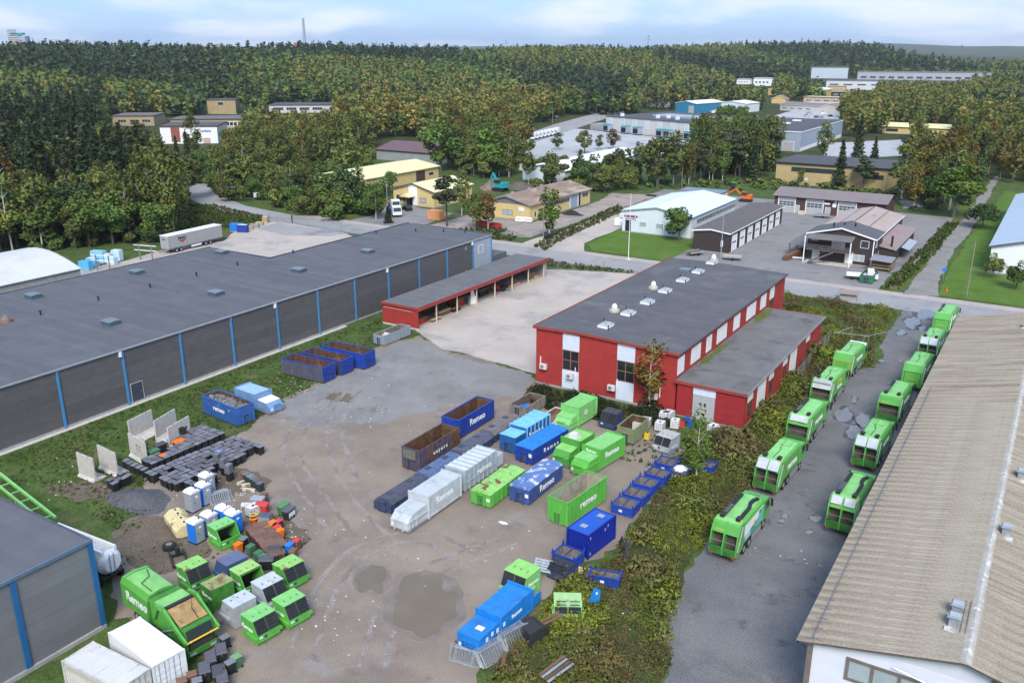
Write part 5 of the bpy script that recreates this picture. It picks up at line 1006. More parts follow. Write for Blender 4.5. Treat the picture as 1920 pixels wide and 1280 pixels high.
# ---- trees that stand out
def tree_px(kind, col, px, py, top, label, wide=1.0, seed=None):
 P = GT(px, py); h = height_at(px, py, top); return tree(kind, col, P.x, P.y, P.z, h, label, None, wide, seed)
for a in (
 ('birch', 'bright', 1030,446,352, 'pale green weeping birch standing alone beside the side road bins', 1.5), ('broad', 'green', 1273,452,374, 'green tree hiding the corner of the white workshop', 1.25),
 ('broad', 'bright', 925,330,225, 'large bright green broad tree above the teal excavator', 1.45), ('broad', 'rust', 968,300,206, 'green tree with rusty red top beside the delivery trucks', 1.45), ('broad', 'green', 826,322,214, 'tall full green tree behind the long pale yellow roof', 1.25),
 ('birch', 'gold', 862,312,222, 'yellowing birch squeezed beside the tall full green tree', 1.1), ('birch', 'olive', 866,404,318, 'thin grey green birch in front of the yellow gabled office', 1.2), ('pine', 'pine', 838,424,322, 'dark pine in front of the yellow gabled office', 1.5),
 ('birch', 'rust', 915,432,362, 'orange tinged young birch above the red skips', 1.6), ('broad', 'olive', 893,428,352, 'olive bushy tree between the pine and the orange birch', 1.0), ('broad', 'dark', 655,398,300, 'dark bushy tree beside the pale yellow roof', 1.2), ('broad', 'green', 612,388,312, 'green bushy tree in the thicket along the street', 1.3),
 ('broad', 'dark', 560,378,318, 'dark bushy tree at the gap with parked trucks', 1.3), ('bush', 'olive', 452,352,296, 'rounded olive shrub above the parked tractors', 1.0), ('broad', 'olive', 580,372,300, 'olive leafy tree rising behind the street thicket', 1.1), ('birch', 'green', 705,412,348, 'small light green tree beside the white lorries', 1.8),
 ('spruce', 'spruce', 728,418,385, 'small dark spruce in front of the blue lorry', 1.9), ('bush', 'green', 640,402,352, 'dense green shrub leaning over the street', 1.2), ('round', 'willow', 1136,358,303, 'large round green willow in front of the white-roofed hall', 1.0), ('broad', 'dark', 1090,352,286, 'dark crowned tree beside the round willow', 1.2),
 ('broad', 'olive', 1232,352,242, 'tall olive brown tree behind the stacked white tanks', 1.3), ('birch', 'olive', 1262,348,250, 'olive birch beside the tall olive brown tree', 1.5), ('broad', 'olive', 1060,330,285, 'olive bushy tree behind the teal excavator heap', 1.4), ('broad', 'green', 1012,325,288, 'green bushy tree above the brown workshop roof', 1.3),
 ('birch', 'bright', 1046,281,248, 'small round young tree at the delivery lot edge', 2.2), ('broad', 'olive', 1096,288,240, 'olive tree in the middle of the delivery lot', 1.2), ('birch', 'green', 1124,281,254, 'smallest young tree in the delivery lot', 2.2), ('birch', 'gold', 1150,280,243, 'yellow green tree in front of the loading docks', 2.3),
 ('broad', 'bright', 1787,408,292, 'big broad green tree standing alone beside the footpath', 1.4), ('broad', 'red', 1784,380,286, 'reddish autumn tree rising behind the big green one', .8), ('round', 'dark', 1841,428,373, 'dense dark rounded small tree on the lawn edge', 1.0), ('broad', 'olive', 1861,522,466, 'olive shrub beside the white rendered hall', 1.1), ('broad', 'green', 1905,542,478, 'green shrub at the fence of the white rendered hall', 1.1),
 ('spruce', 'spruce', 1572,352,258, 'tall dark spruce left of the small pine before the yellow clad hall', 1.1), ('spruce', 'spruce', 1607,300,210, 'dark narrow spruce behind the yellow clad hall', 1.0), ('pine', 'pine', 1617,358,292, 'dark pine growing against the yellow clad hall', 1.9), ('pine', 'pine', 1578,356,326, 'small pine against the yellow clad hall', 2.0), ('bush', 'dark', 1551,352,340, 'small dark shrub at the foot of the yellow clad hall', 1.2),
 ('birch', 'olive', 1500,350,318, 'small thin young tree before the yellow clad hall', 1.6), ('spruce', 'spruce', 1636,320,255, 'dark spruce above the roof corner of the yellow clad hall', 1.2), ('birch', 'olive', 1690,372,262, 'olive birch at the corner of the yellow clad hall', 1.6), ('birch', 'olive', 1545,298,232, 'sparse pale birch in front of the blue grey hall', 1.6),
 ('spruce', 'spruce', 356,332,242, 'narrow black spruce in front of the lettered gym', .95), ('spruce', 'spruce', 335,318,252, 'dark pointed spruce next to the narrow black one', 1.0), ('birch', 'olive', 366,300,215, 'grey green birch in front of the lettered gym', 1.3), ('broad', 'green', 418,345,282, 'leafy green tree between the gym and the parked tractors', 1.1),
 ('birch', 'olive', 318,446,262, 'pale-stemmed birch at the very end of the forest edge', .9), ('birch', 'olive', 328,446,285, 'leaning pale-stemmed birch beside the forest edge', .9), ('birch', 'rust', 18,440,278, 'bare reddish birch with white branching stem in the forest', 1.2),
 ('young', 'gold', 1217,772,636, 'slender yellow green birch growing against the red brick hall', 1.3), ('young', 'bright', 1305,905,768, 'young yellow green tree in the weeds beside the blue skips', 1.25), ('bush', 'bright', 1578,548,540, 'young sapling in the weeds by the street', 1.0)):
 tree_px(*a)
# ---- weeds and grass
def scatter(name, pts, hs, tab, mat, cols, seed):
 T0 = [crown('weed', tab[0], tab[1], 50 + i + seed) + (crown.N,) for i in range(4)]; Vs, Ts, Ns = [], [], []; q = random.Random(seed)
 for (x, y), h in zip(pts, hs):
  V0, Q0, T, N0 = T0[q.randrange(4)]; a = q.uniform(0,6.28); Ns.append(rotn(N0, a)); w = h * q.uniform(.8,1.3)
  Vs.append(np.stack([(V0[:, 0] * math.cos(a) - V0[:, 1] * math.sin(a)) * w + x, (V0[:, 0] * math.sin(a) + V0[:, 1] * math.cos(a)) * w + y, V0[:, 2] * h], 1)); Ts.append(T * np.array(cols(x, y, q)))
 Vv = np.concatenate(Vs); o = obj(name, np_mesh(name, Vv, np.arange(len(Vv)).reshape(-1,4), mat, np.concatenate(Ts), nrm=np.concatenate(Ns))); o['kind'] = 'stuff'; return o
def fill(polys, sp, seed, keep=lambda x, y, q: True):
 out = []; q = random.Random(seed)
 for P in polys:
  x0, x1 = min(p[0] for p in P), max(p[0] for p in P); y0, y1 = min(p[1] for p in P), max(p[1] for p in P); y = y0
  while y < y1:
   x = x0
   while x < x1:
    X, Y = x + q.uniform(-.5,.5) * sp, y + q.uniform(-.5,.5) * sp; x += sp
    if inpoly(P, X, Y) and keep(X, Y, q): out.append((X, Y))
   y += sp
 return out
def weedcol(x, y, q):
 n = math.sin(x * .55 + y * .21) + math.sin(y * .43 - x * .3 + 1) + q.uniform(-1.1,1.1)
 b = q.uniform(.8,1.45)
 if n > 1.0: c = (.20,.225,.032)
 elif n > -.3: c = (.135,.158,.036)
 elif n > -1.4: c = (.160,.148,.050)
 else: c = (.150,.112,.050)
 return tuple(v * b for v in c)
for nm, polys, sp, hr, sd in (('undergrowth', [W4], .52, (.6,1.4), 21), ('weed_bank', [W2], .55, (.9,1.9), 22), ('weed_strip', [W1], .6, (.6,1.3), 23), ('verge_weeds', [W3], .65, (.5,1.25), 24)):
 pts = fill(polys, sp, sd, lambda x, y, q: q.random() < .9 and not any(math.hypot(x - a, y - b) < c for a, b, c in OPEN)); q = random.Random(sd)
 scatter(nm, pts, [q.uniform(*hr) * (1.7 if q.random() < .06 else 1) * (.75 + .35 * math.sin(x * .7 + y * .5)) for x, y in pts], (95,.057), m_mass, weedcol if sd != 23 else (lambda x, y, q: tuple(v * q.uniform(.6,1.1) for v in (.050,.062,.022))), sd)
G1 = pl([(-40,880), (0,862), (120,812), (600,634), (715,600), (722,640), (690,668), (640,697), (560,738), (505,768), (470,803), (400,828), (260,885), (300,935), (250,1010), (60,900), (-40,930)])
def tuftcol(x, y, q):
 b = q.uniform(.7,1.3); n = math.sin(x * .5) + math.sin(y * .6 + x * .2) + q.uniform(-.8,.8)
 c = (.075,.118,.024) if n > -.5 else (.115,.108,.038); return tuple(v * b for v in c)
q = random.Random(3); pts = fill([G1], .42,31, lambda x, y, q: q.random() < .45 + .4 * math.sin(x * .5 + 1) * math.sin(y * .33)); scatter('grass', pts, [q.uniform(.12,.34) for _ in pts], (12,.16), m_mass, tuftcol, 31)
G2 = [(-94,157.5), (-70,164.2), (-58.5,163.5), (-58.5,164), (-94,164)]; G3 = pl([(340,446), (440,425), (512,410), (400,385), (352,385)]); G4 = [(-16.8,180), (-3,180), (-3,205), (-12,210), (-16.5,250)]; G5 = [(-26.6,178), (-23.8,179), (-22.3,215), (-22,260), (-25,260)]
pts = fill([G2, G3, G5, pl([(850,432), (930,426), (972,440), (960,452), (880,446)]), pl([(1000,462), (1035,440), (1160,385), (1172,396), (1050,452), (1022,470)])], .8,33); scatter('verge_grass', pts, [q.uniform(.25,.8) for _ in pts], (14,.22), m_mass, tuftcol, 33)
# ragged vegetation at the feet of yard things
pts = fill([pl([(1120,850), (1180,812), (1262,800), (1285,850), (1235,900), (1200,880)])], .6,36, lambda x, y, q: q.random() < .5); scatter('yard_weeds', pts, [q.uniform(.12,.5) for _ in pts], (14,.16), m_mass, tuftcol, 36)
pts = fill([pl([(395,1250), (330,1205), (200,1150), (196,1070), (250,1005), (480,1040), (510,1010), (590,1000), (560,1040), (440,1100)])], .7,35, lambda x, y, q: q.random() < .35); scatter('yard_weeds', pts, [q.uniform(.1,.3) for _ in pts], (10,.18), m_mass, tuftcol, 35)
# ================================================================ roll-off containers, skips and bins
def corner(px, py, w, L, rz):
 """centre of a w x L footprint whose nearest right-hand bottom corner is seen at the pixel"""
 P = G(px, py); c, s = math.cos(rz), math.sin(rz); dx, dy = -w / 2, L / 2
 return (P.x + dx * c - dy * s, P.y + dx * s + dy * c, 0)
RIBM = {}
def ribs(root, n, side, w, L, z0, z1, mat, d=.07, t=.09, y0=None, y1=None):
 k = (round(z1 - z0,2), mat.name, d, t)
 y0 = -L / 2 if y0 is None else y0; y1 = L / 2 if y1 is None else y1
 if k not in RIBM: RIBM[k] = MB().box(-t / 2, t / 2,-d, 0,0, z1 - z0).mesh('rib', mat)
 for i in range(n):
  f = (i + .5) / n
  if side == 'E': obj('rib', RIBM[k], root, (w / 2 + .003, y0 + (y1 - y0) * f, z0), R(90))
  elif side == 'W': obj('rib', RIBM[k], root, (-w / 2 - .003, y0 + (y1 - y0) * f, z0), R(-90))
  elif side == 'S': obj('rib', RIBM[k], root, (-w / 2 + w * f, -L / 2 - .003, z0), 0)
def hook_end(root, w, L, h, mat):
 y = -L / 2
 g = MB().bar((-.42, y - .09,.15), (-.42, y - .09, min(1.35, h)), .12).bar((.42, y - .09,.15), (.42, y - .09, min(1.35, h)), .12).bar((-.42, y - .09, min(1.35, h)), (.42, y - .09, min(1.35, h)), .12)
 g.build('hook_frame', mat, root)
 MB().box(-.36,.36, y - .03, y - .003,.25, min(1.25, h - .1)).build('recess_plate', m_navy if mat.name != 'bright_green_paint' else m_greend, root)
 MB().cyl((0, y - .034,.75), (0, y - .05,.75), .13,.13,10).build('round_plate', m_navy, root)
 r = MB()
 for sx in (-1,1):
  for yy in (y + .2, L / 2 - .3): r.cyl((sx * .75 - .12, yy, .1), (sx * .75 + .12, yy, .1), .1,.1,8)
  r.box(sx * .75 - .06, sx * .75 + .06, y + .02, L / 2 - .05,.1,.22)
 r.build('skid', m_steel, root)
def open_box(root, w, L, h, out, inn, t=.07, z=.22, end_out=None):
 x, y = w / 2, L / 2
 MB().box(-x, x, -y, y, z - .08, z).build('floor', inn, root)
 for nm, a in (('side_wall', (x - t, x, -y, y)), ('side_wall', (-x, -x + t, -y, y)), ('end_wall', (-x + t, x - t, -y, -y + t)), ('end_wall', (-x + t, x - t, y - t, y))):
  m2 = end_out if (end_out and nm == 'end_wall') else out
  MB().box(a[0], a[1], a[2], a[3], z, h).build(nm, m2, root)
 g = MB(); g.box(x - t - .03, x - t - .003,-y + t, y - t, z, h - .02).box(-x + t + .003,-x + t + .03,-y + t, y - t, z, h - .02).box(-x + t + .03, x - t - .03,-y + t + .003,-y + t + .03, z, h - .02).box(-x + t + .03, x - t - .03, y - t - .03, y - t - .003, z, h - .02); g.build('lining', inn, root)
 g = MB(); g.box(x - .10, x + .04,-y - .04, y + .04, h + .001, h + .09).box(-x - .04,-x + .10,-y - .04, y + .04, h + .001, h + .09).box(-x + .1, x - .1,-y - .04,-y + .1, h + .001, h + .09).box(-x + .1, x - .1, y - .1, y + .04, h + .001, h + .09); g.build('top_rail', m2 if end_out else out, root)
def open_container(label, B, w, L, h, rz, out, inn, nr=9, text=None, tcol=None, tsize=.8, end_out=None, face='x+', loc=None, cat='container', group='roll-off containers'):
 r = thing('open_container', label, cat, loc or corner(*B, w, L, rz), rz, group)
 open_box(r, w, L, h, out, inn, end_out=end_out); hook_end(r, w, L, h, end_out or out)
 ribs(r, nr, 'E', w, L, .12, h, out); ribs(r, nr, 'W', w, L, .12, h, out); ribs(r, 3, 'S', w, L, .2, h, end_out or out)
 if text: lettering(r, text, ((w / 2 + .085) if face == 'x+' else -(w / 2 + .085), 0, h * .58), tsize, face, tcol)
 return r
def lid_container(label, B, w, L, h, rz, out, top, nr=8, text=None, tsize=.8, spaced=False, dome=.18):
 r = thing('lidded_container', label, 'container', corner(*B, w, L, rz), rz, 'roll-off containers')
 MB().box(-w / 2, w / 2,-L / 2, L / 2,.2, h).build('body', out, r); hook_end(r, w, L, h, out)
 p = [(-w / 2 - .04, h + .002)] + [(-w / 2 - .04 + (w + .08) * i / 8, h + .06 + dome * math.sin(math.pi * i / 8)) for i in range(9)] + [(w / 2 + .04, h + .002)]
 MB().prism(p, 'y', -L / 2 - .05, L / 2 + .05).build('lid', top, r)
 ribs(r, nr, 'E', w, L, .12, h - .1, out); ribs(r, nr, 'W', w, L, .12, h - .1, out); ribs(r, 2, 'S', w * .95, L, .15, h, out, .09,.1)
 MB().box(w / 2 - .5, w / 2 - .1,-L / 2 - .02,-L / 2 - .003, h * .5, h * .72).build('sticker', m_sticker, r)
 if text: lettering(r, text, (w / 2 + .085,0, h * .58), tsize, 'x+')
 return r
def ribbed_container(label, B, w, L, h, rz, out, top, n=7, text=None, tsize=.8, step=None):
 r = thing('ribbed_container', label, 'container', corner(*B, w, L, rz), rz, 'roll-off containers')
 y0 = -L / 2 + (step[0] if step else 0)
 MB().box(-w / 2, w / 2, y0, L / 2,.2, h).build('body', out, r); MB().box(-w / 2 - .02, w / 2 + .02, y0 - .02, L / 2 + .02, h + .002, h + .05).build('top_plate', top, r)
 for i in range(n + 1):
  y = y0 + .06 + (L / 2 - y0 - .12) * i / n
  MB().box(-w / 2 - .09,-w / 2 - .003, y - .06, y + .06,.15, h + .05).box(w / 2 + .003, w / 2 + .09, y - .06, y + .06,.15, h + .05).box(-w / 2 - .09, w / 2 + .09, y - .06, y + .06, h + .053, h + .13).build('rib', top if step else out, r)
 if step: MB().box(-w / 2 + .05, w / 2 - .05,-L / 2, y0 - .003,.2, step[1]).build('press_box', out, r); MB().box(-w / 2 + .03, w / 2 - .03,-L / 2 - .03, y0 - .003, step[1] + .002, step[1] + .05).build('press_lid', top, r)
 hook_end(r, w, L, min(h, step[1] if step else h), out)
 MB().box(w / 2 + .01, w / 2 + .07, y0, L / 2,1.0,1.12).build('side_rail', out, r)
 if text: lettering(r, text, (w / 2 + .10,.5, h * .6), tsize, 'x+')
 return r
def compactor(label, B, w, L, h, rz, out, top, hl=2.0, hz=1.5, text=None, tsize=.7, box=False, boxy=False, flange=True, text2=False, loc=None):
 r = thing('compactor_container', label, 'compactor', loc or corner(*B, w, L, rz), rz, 'compactor containers')
 y0 = -L / 2; y1 = y0 + hl; x = w / 2
 MB().prism([(y1,.25), (L / 2,.25), (L / 2, h), (y1, h)], 'x', -x, x).build('body', out, r); MB().box(-x, x, y1, L / 2, h + .002, h + .04).build('top_plate', top, r)
 g = MB()
 for yy in (L / 2, y1 + .04) if flange else (L / 2,):
  gg = MB().box(-x - .12, x + .12, yy - .07, yy + .07, h - .02, h + .16).box(x + .003, x + .12, yy - .07, yy + .07,.2, h - .02).box(-x - .12,-x - .003, yy - .07, yy + .07,.2, h - .02); gg.build('end_flange', out, r)
 MB().prism([(y0,.3), (y1 - .003,.3), (y1 - .003, hz + .25), (y0 + .7, hz + (.24 if boxy else .1)), (y0, hz + (.22 if boxy else -.45))], 'x', -x + .12, x - .12).build('press_hopper', out, r)
 if boxy: MB().box(-x + .1, x - .1, y0 - .03, y1 - .1, hz + .26, hz + .32).build('hopper_lid', top, r)
 else: MB().hexa([(-x + .1, y0 + .66, hz + .11), (x - .1, y0 + .66, hz + .11), (x - .1, y1 - .1, hz + .25), (-x + .1, y1 - .1, hz + .25), (-x + .1, y0 + .66, hz + .18), (x - .1, y0 + .66, hz + .18), (x - .1, y1 - .1, hz + .33), (-x + .1, y1 - .1, hz + .33)]).build('hopper_lid', top, r)
 g = MB().bar((-.5, y0 - .08,.15), (-.5, y0 - .08,1.2), .12).bar((.5, y0 - .08,.15), (.5, y0 - .08,1.2), .12).bar((-.5, y0 - .08,1.2), (.5, y0 - .08,1.2), .12); g.build('hook_frame', out, r)
 MB().box(-x - .02, x + .02, y0, L / 2,.12,.25).build('skid', m_steel, r); MB().box(x + .003, x + .06, y1 + .1, L / 2 - .1,.3,.4).build('side_rail', out, r)
 g = MB()
 for k in range(3): g.box(x - .115, x - .02, y0 + .2 + k * .55, y0 + .28 + k * .55,.35, hz - .3)
 g.box(x - .115, x - .02, y0 + .1, y1 - .05, hz - .5, hz - .4); g.build('hopper_frame', out, r)
 MB().box(-x + .25,-x + .6, y0 - .04, y0 - .005,.5,.8).build('sticker', m_sticker, r)
 if box: MB().taper(0, y1 + .9, h + .045, h + .55,1.1,1.0,.9,.8).build('motor_box', m_offw, r)
 if text: lettering(r, text, (x + .02, (y1 + L / 2) / 2, h * .62), tsize, 'x+')
 if text2: lettering(r, text, (0, y1 - .02, h - .35), .45, 'y-')
 return r
def trough(label, loc, w, L, rz, out, top):
 r = thing('lidded_trough', label, 'container', loc, rz, 'low containers with hatches'); x = w / 2
 MB().box(-x, x, -L / 2, L / 2,.15,.95).build('body', out, r)
 MB().prism([(-x - .03,.953), (x + .03,.953), (x + .03,1.0), (x - .45,1.42), (-x + .45,1.42), (-x - .03,1.0)], 'y', -L / 2 + .25, L / 2).build('lid', top, r)
 MB().prism([(-L / 2 - .12,.1), (-L / 2 - .003,.1), (-L / 2 - .003,1.3), (-L / 2 - .12,1.2)], 'x', -.45,.45).build('hook_frame', out, r); MB().box(-x - .03, x + .03,-.05,.05,1.0,1.03).build('lid_seam', out, r)
 for y in (-L / 4, L / 4): MB().box(-.45,.15, y - .35, y + .35,1.425,1.48).build('hatch', M('hatch_dark', (.06,.065,.09), .6,.2,2), r)
 ribs(r, 6, 'E', w, L, .12,.9, out)
 return r
LO = 'y'
open_container('rust-brown open container with scattered white letters, its near end hung with dull netting', (788,887), 2.5,7.4,2.55,0, m_rustblue, m_rust, 8, 'u e y o r n', None, .62)
open_container('long royal blue open container with rusty brown inside in the middle of the gravel yard', (861,825), 2.55,7.6,2.45,0, m_blue, m_rust, 3, 'Remeo', None, 1.15)
cn = bpy.data.objects['open_container']
MB().box(-.85,.85,-3.95,-3.9,1.5,2.6).build('hanging_net', M('dull_net', (.13,.14,.11), .95,.4,5), cn); MB().box(1.26,1.36,2.2,3.7,.5,2.75).build('open_door', m_rust, cn)
a, b = G(722,963), G(968,795); dv = (b - a) / 4
for i, (lb, t_) in enumerate((('nearest low slate blue trough with two hatches beside the white compactor', m_slate), ('low blue-lidded trough beside the grey ribbed container', M('blue_slate_lid', (.10,.14,.26), .6,.2,1.4, stain=[((.16,.16,.19), .8,.5,.8)])), ('low dusty trough beside the rust-brown open container', m_slate), ('farthest low dusty trough between the long blue container and the light blue one', M('dusty_lid', (.16,.145,.145), .7,.2,1.4)))):
 c = a + dv * (i + .5); trough(lb, (c.x - .4, c.y, 0), 2.2, dv.length * .95,0, m_navy, t_)
compactor('dirty white compactor with low press hopper at the front of the container rows', (767,1002), 2.35,8.6,2.5,0, m_greyw, m_greyw, 3.1,1.55, 'Remeo', 1.0)
rc = ribbed_container('grey ribbed container with white lettering behind the white compactor', (872,924), 2.45,6.0,2.45,0, m_grey, M('pale_grey_top', (.56,.60,.63), .5,.12,1.3, stain=[((.40,.41,.41), .9,.5,.8)]), 7, 'remeo', 1.0)
MB().box(-1.1,1.1,3.05,4.6,.25,1.6).build('rear_press', m_greyw, rc); MB().hexa([(-1.1,3.05,1.602), (1.1,3.05,1.602), (1.1,4.6,1.602), (-1.1,4.6,1.602), (-1.0,3.05,2.0), (1.0,3.05,2.0), (1.0,4.3,1.7), (-1.0,4.3,1.7)]).build('rear_lid', m_greyw, rc)
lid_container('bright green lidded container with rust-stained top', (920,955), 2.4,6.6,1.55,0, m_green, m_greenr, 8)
lid_container('worn blue lidded container with peeling white patches on its top', (992,949), 2.35,7.0,1.75,0, m_bluew2, m_bluew, 8, 'Remeo', 1.05)
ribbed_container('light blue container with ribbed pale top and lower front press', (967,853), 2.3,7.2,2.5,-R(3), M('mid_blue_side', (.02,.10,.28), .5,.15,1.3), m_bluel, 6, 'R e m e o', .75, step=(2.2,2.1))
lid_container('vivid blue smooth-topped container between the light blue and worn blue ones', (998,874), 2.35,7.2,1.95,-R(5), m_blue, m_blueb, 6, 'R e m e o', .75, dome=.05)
open_container('tall bright green open container with pale empty inside', (1064,989.5), 2.4,7.0,2.6,-R(6), m_green, M('pale_inside', (.34,.32,.25), .8,.2,1.5, stain=[((.22,.2,.15), .8,.5,.75)]), 9, 'remeo', None, 1.1)
compactor('bright green compactor with white lettering on its long side and front', (1100,898), 2.3,7.2,2.45,-R(8), m_green, m_greenp, 2.4,1.6, 'Remeo', .95, text2=True)
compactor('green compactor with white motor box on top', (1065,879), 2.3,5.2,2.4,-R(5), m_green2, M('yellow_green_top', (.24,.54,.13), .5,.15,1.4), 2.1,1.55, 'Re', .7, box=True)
compactor('pale green compactor with low front press nearest the red hall', (1068,812), 2.4,6.2,2.55,-R(4), m_greenp, m_greenp, 1.9,1.45)
lettering(bpy.data.objects['compactor_container.003'], 'O', (1.225,.6,1.5), .9, 'x+')
# bottom blue compactor
bc = compactor('bright blue compactor with open frame end by the big puddle', (901,1236), 2.3,7.2,2.0,-R(2), m_blueb, m_blueb, 2.7,1.35, 'Remeo', .5, boxy=True)
MB().box(-1.15,1.15,3.65,3.75,.3,1.3).box(-1.15,-1.05,3.75,5.0,.3,1.25).box(1.05,1.15,3.75,5.0,.3,1.25).build('open_chute', m_blueb, bc)
for y, z in ((-2.9,1.1), (-2.2,1.2), (-1.5,1.1), (-.6,1.1)): MB().box(1.16,1.18, y, y + .3, z, z + .35).build('sticker', m_sticker, bc)
MB().box(-.1,.55,-2.6,-2.1,1.68,1.71).build('sticker', m_sticker, bc)
# near the warehouse: the long axis runs across (X), lettering on the side facing the camera
def across(fn, px, py, w, L, h, *a, tilt=0, **k):
 """a container lying across: long side to the camera; pixel = nearest right-hand bottom corner"""
 P = G(px, py); rz = R(90) + tilt; c, s = math.cos(tilt), math.sin(tilt); cx_, cy_ = -L / 2, w / 2
 return fn(*a, loc=(P.x + cx_ * c - cy_ * s, P.y + cx_ * s + cy_ * c, 0), rz=rz, w=w, L=L, h=h, **k)
def oc2(label, loc, rz, w, L, h, out, inn, nr, text, end_out=None, tsize=.9): return open_container(label, None, w, L, h, rz, out, inn, nr, text, None, tsize, end_out, 'x-', loc=loc)
def turned(label, px, py, w, L, h, out, inn, nr, text=None, end_out=None, tilt=0.0, tsize=.9):
 P = G(px, py); c, s = math.cos(tilt), math.sin(tilt); cx_, cy_ = -L / 2, w / 2; loc = (P.x + cx_ * c - cy_ * s, P.y + cx_ * s + cy_ * c, 0)
 r = open_container(label, None, w, L, h, R(90) + tilt, out, inn, nr, None, loc=loc, end_out=end_out)
 # turned so that local -y (hook end) points to +X
 if text: lettering(r, text, (-(w / 2 + .085), 0, h * .6), tsize, 'x-')
 return r
b1 = turned('blue open container filled with grey building rubble, nearest the concrete walls', 446,801,2.6,7.2,2.4, M('mid_blue_paint', (.035,.115,.34), .5,.18,1.4, stain=[((.02,.05,.14), .9,.5,.8)]), m_rust, 15, 'remeo', tilt=-R(6))
b2 = turned('slate grey sided open container with blue end, nearest of the three by the warehouse wall', 606,720,2.6,7.8,2.3, m_slate, m_rust, 7, None, m_blue, tilt=R(1))
b3 = turned('blue open container between its two neighbours by the warehouse wall', 641,705,2.6,7.6,2.2, m_navy, m_rust, 7, None, m_blue, tilt=R(1))
b4 = turned('deep blue open container, farthest of the three by the warehouse wall', 683,694,2.6,8.0,2.3, m_blue, m_rust, 7, None, m_blue, tilt=R(1))
m_rubble = M('grey_rubble', (.20,.195,.19), .9,.4,2, stain=[((.5,.47,.42), 1.5,.58,.66), ((.05,.05,.05), 2,.6,.68)])
rr = random.Random(4); g = MB()
for i in range(170):
 x, y = rr.uniform(-1.15,1.15), rr.uniform(-3.4,3.4); s = rr.uniform(.1,.45); z = 1.75 + rr.uniform(-.1,.25); g.hexa([Vector((x, y, z)) + Vector(((i_ % 2) - .5, ((i_ // 2) % 2) - .5, (i_ // 4) - .5)) * s * rr.uniform(.7,1.3) for i_ in (0,1,3,2,4,5,7,6)])
g.box(-1.2,1.2,-3.5,3.5,.3,1.72); ro = g.build('rubble_heap', m_rubble, None, b1.location, b1.rotation_euler[2]); tag(ro, 'heap of broken grey rubble inside the blue container', 'rubble')
P = G(508,781); cb = compactor('light blue compactor with white-lidded low hopper behind the rubble container', None, 2.4,6.6,2.2, R(90) - R(4), M('steel_blue_paint', (.16,.28,.46), .5,.15,1.3), M('pale_blue_top', (.30,.46,.70), .5,.1,1.3), 2.4,1.3, None, loc=(P.x - 3.6, P.y + 1.6,0))
[c for c in cb.children if c.name.startswith('hopper_lid')][0].data.materials[0] = m_white
# grey open skip by the shed, green skip at the house
gs = open_container('light grey open skip with ribbed sides at the end of the red shed', (722,650), 2.2,6.6,1.55,0, M('cool_grey_paint', (.25,.30,.35), .5,.12,1.4), M('grown_inside', (.20,.17,.13), .9,.3,1.5), 8, loc=tuple(G(739,640) + Vector((-.8,.6,0))))
MB().box(-.6,.5,-2.2,-1.2,.9,1.5).build('foam_block', m_offw, gs); MB().bar((-.8,-2.9,1.3), (-.2,-1.8,1.5), .3).bar((.2,-2.6,1.2), (.6,0,1.4), .25).build('scrap_board', m_woodd, gs)
open_container('dark green open skip with rusty inside parked at the dark timber house', (1635,533), 2.4,5.6,1.6,0, M('bottle_green_paint', (.04,.17,.09), .5,.15,1.4), m_rust, 5, None)
# small far ones
open_container('olive open container rusty inside, half hidden by the young tree', (1188,835), 2.2,4.2,1.9,0, M('olive_paint', (.20,.23,.12), .7,.2,1.4), m_rust, 5)
o_ = open_container('weathered low box holding blue scraps at the head of the container rows', (985,785), 2.4,4.8,1.4,-R(2), M('weathered_board', (.22,.19,.16), .9,.3,1.5), M('dirty_floor', (.14,.10,.075), .9,.3,1.5), 4)
for k in range(5): MB().box(-.9 + k * .3,-.3 + k * .3,-.6 + (k % 2) * .6,-.2 + (k % 2) * .6,.3,.75).build('blue_scrap', m_bluebin, o_)
tb_ = thing('flat_tray', 'low rusty flat tray with white sides behind the light blue container', 'tray', tuple(G(1032,800) + Vector((-.3,1.0,0))), -R(2)); open_box(tb_, 2.4,5.4,.95, m_offw, M('rusty_floor', (.22,.12,.08), .9,.3,1.4));
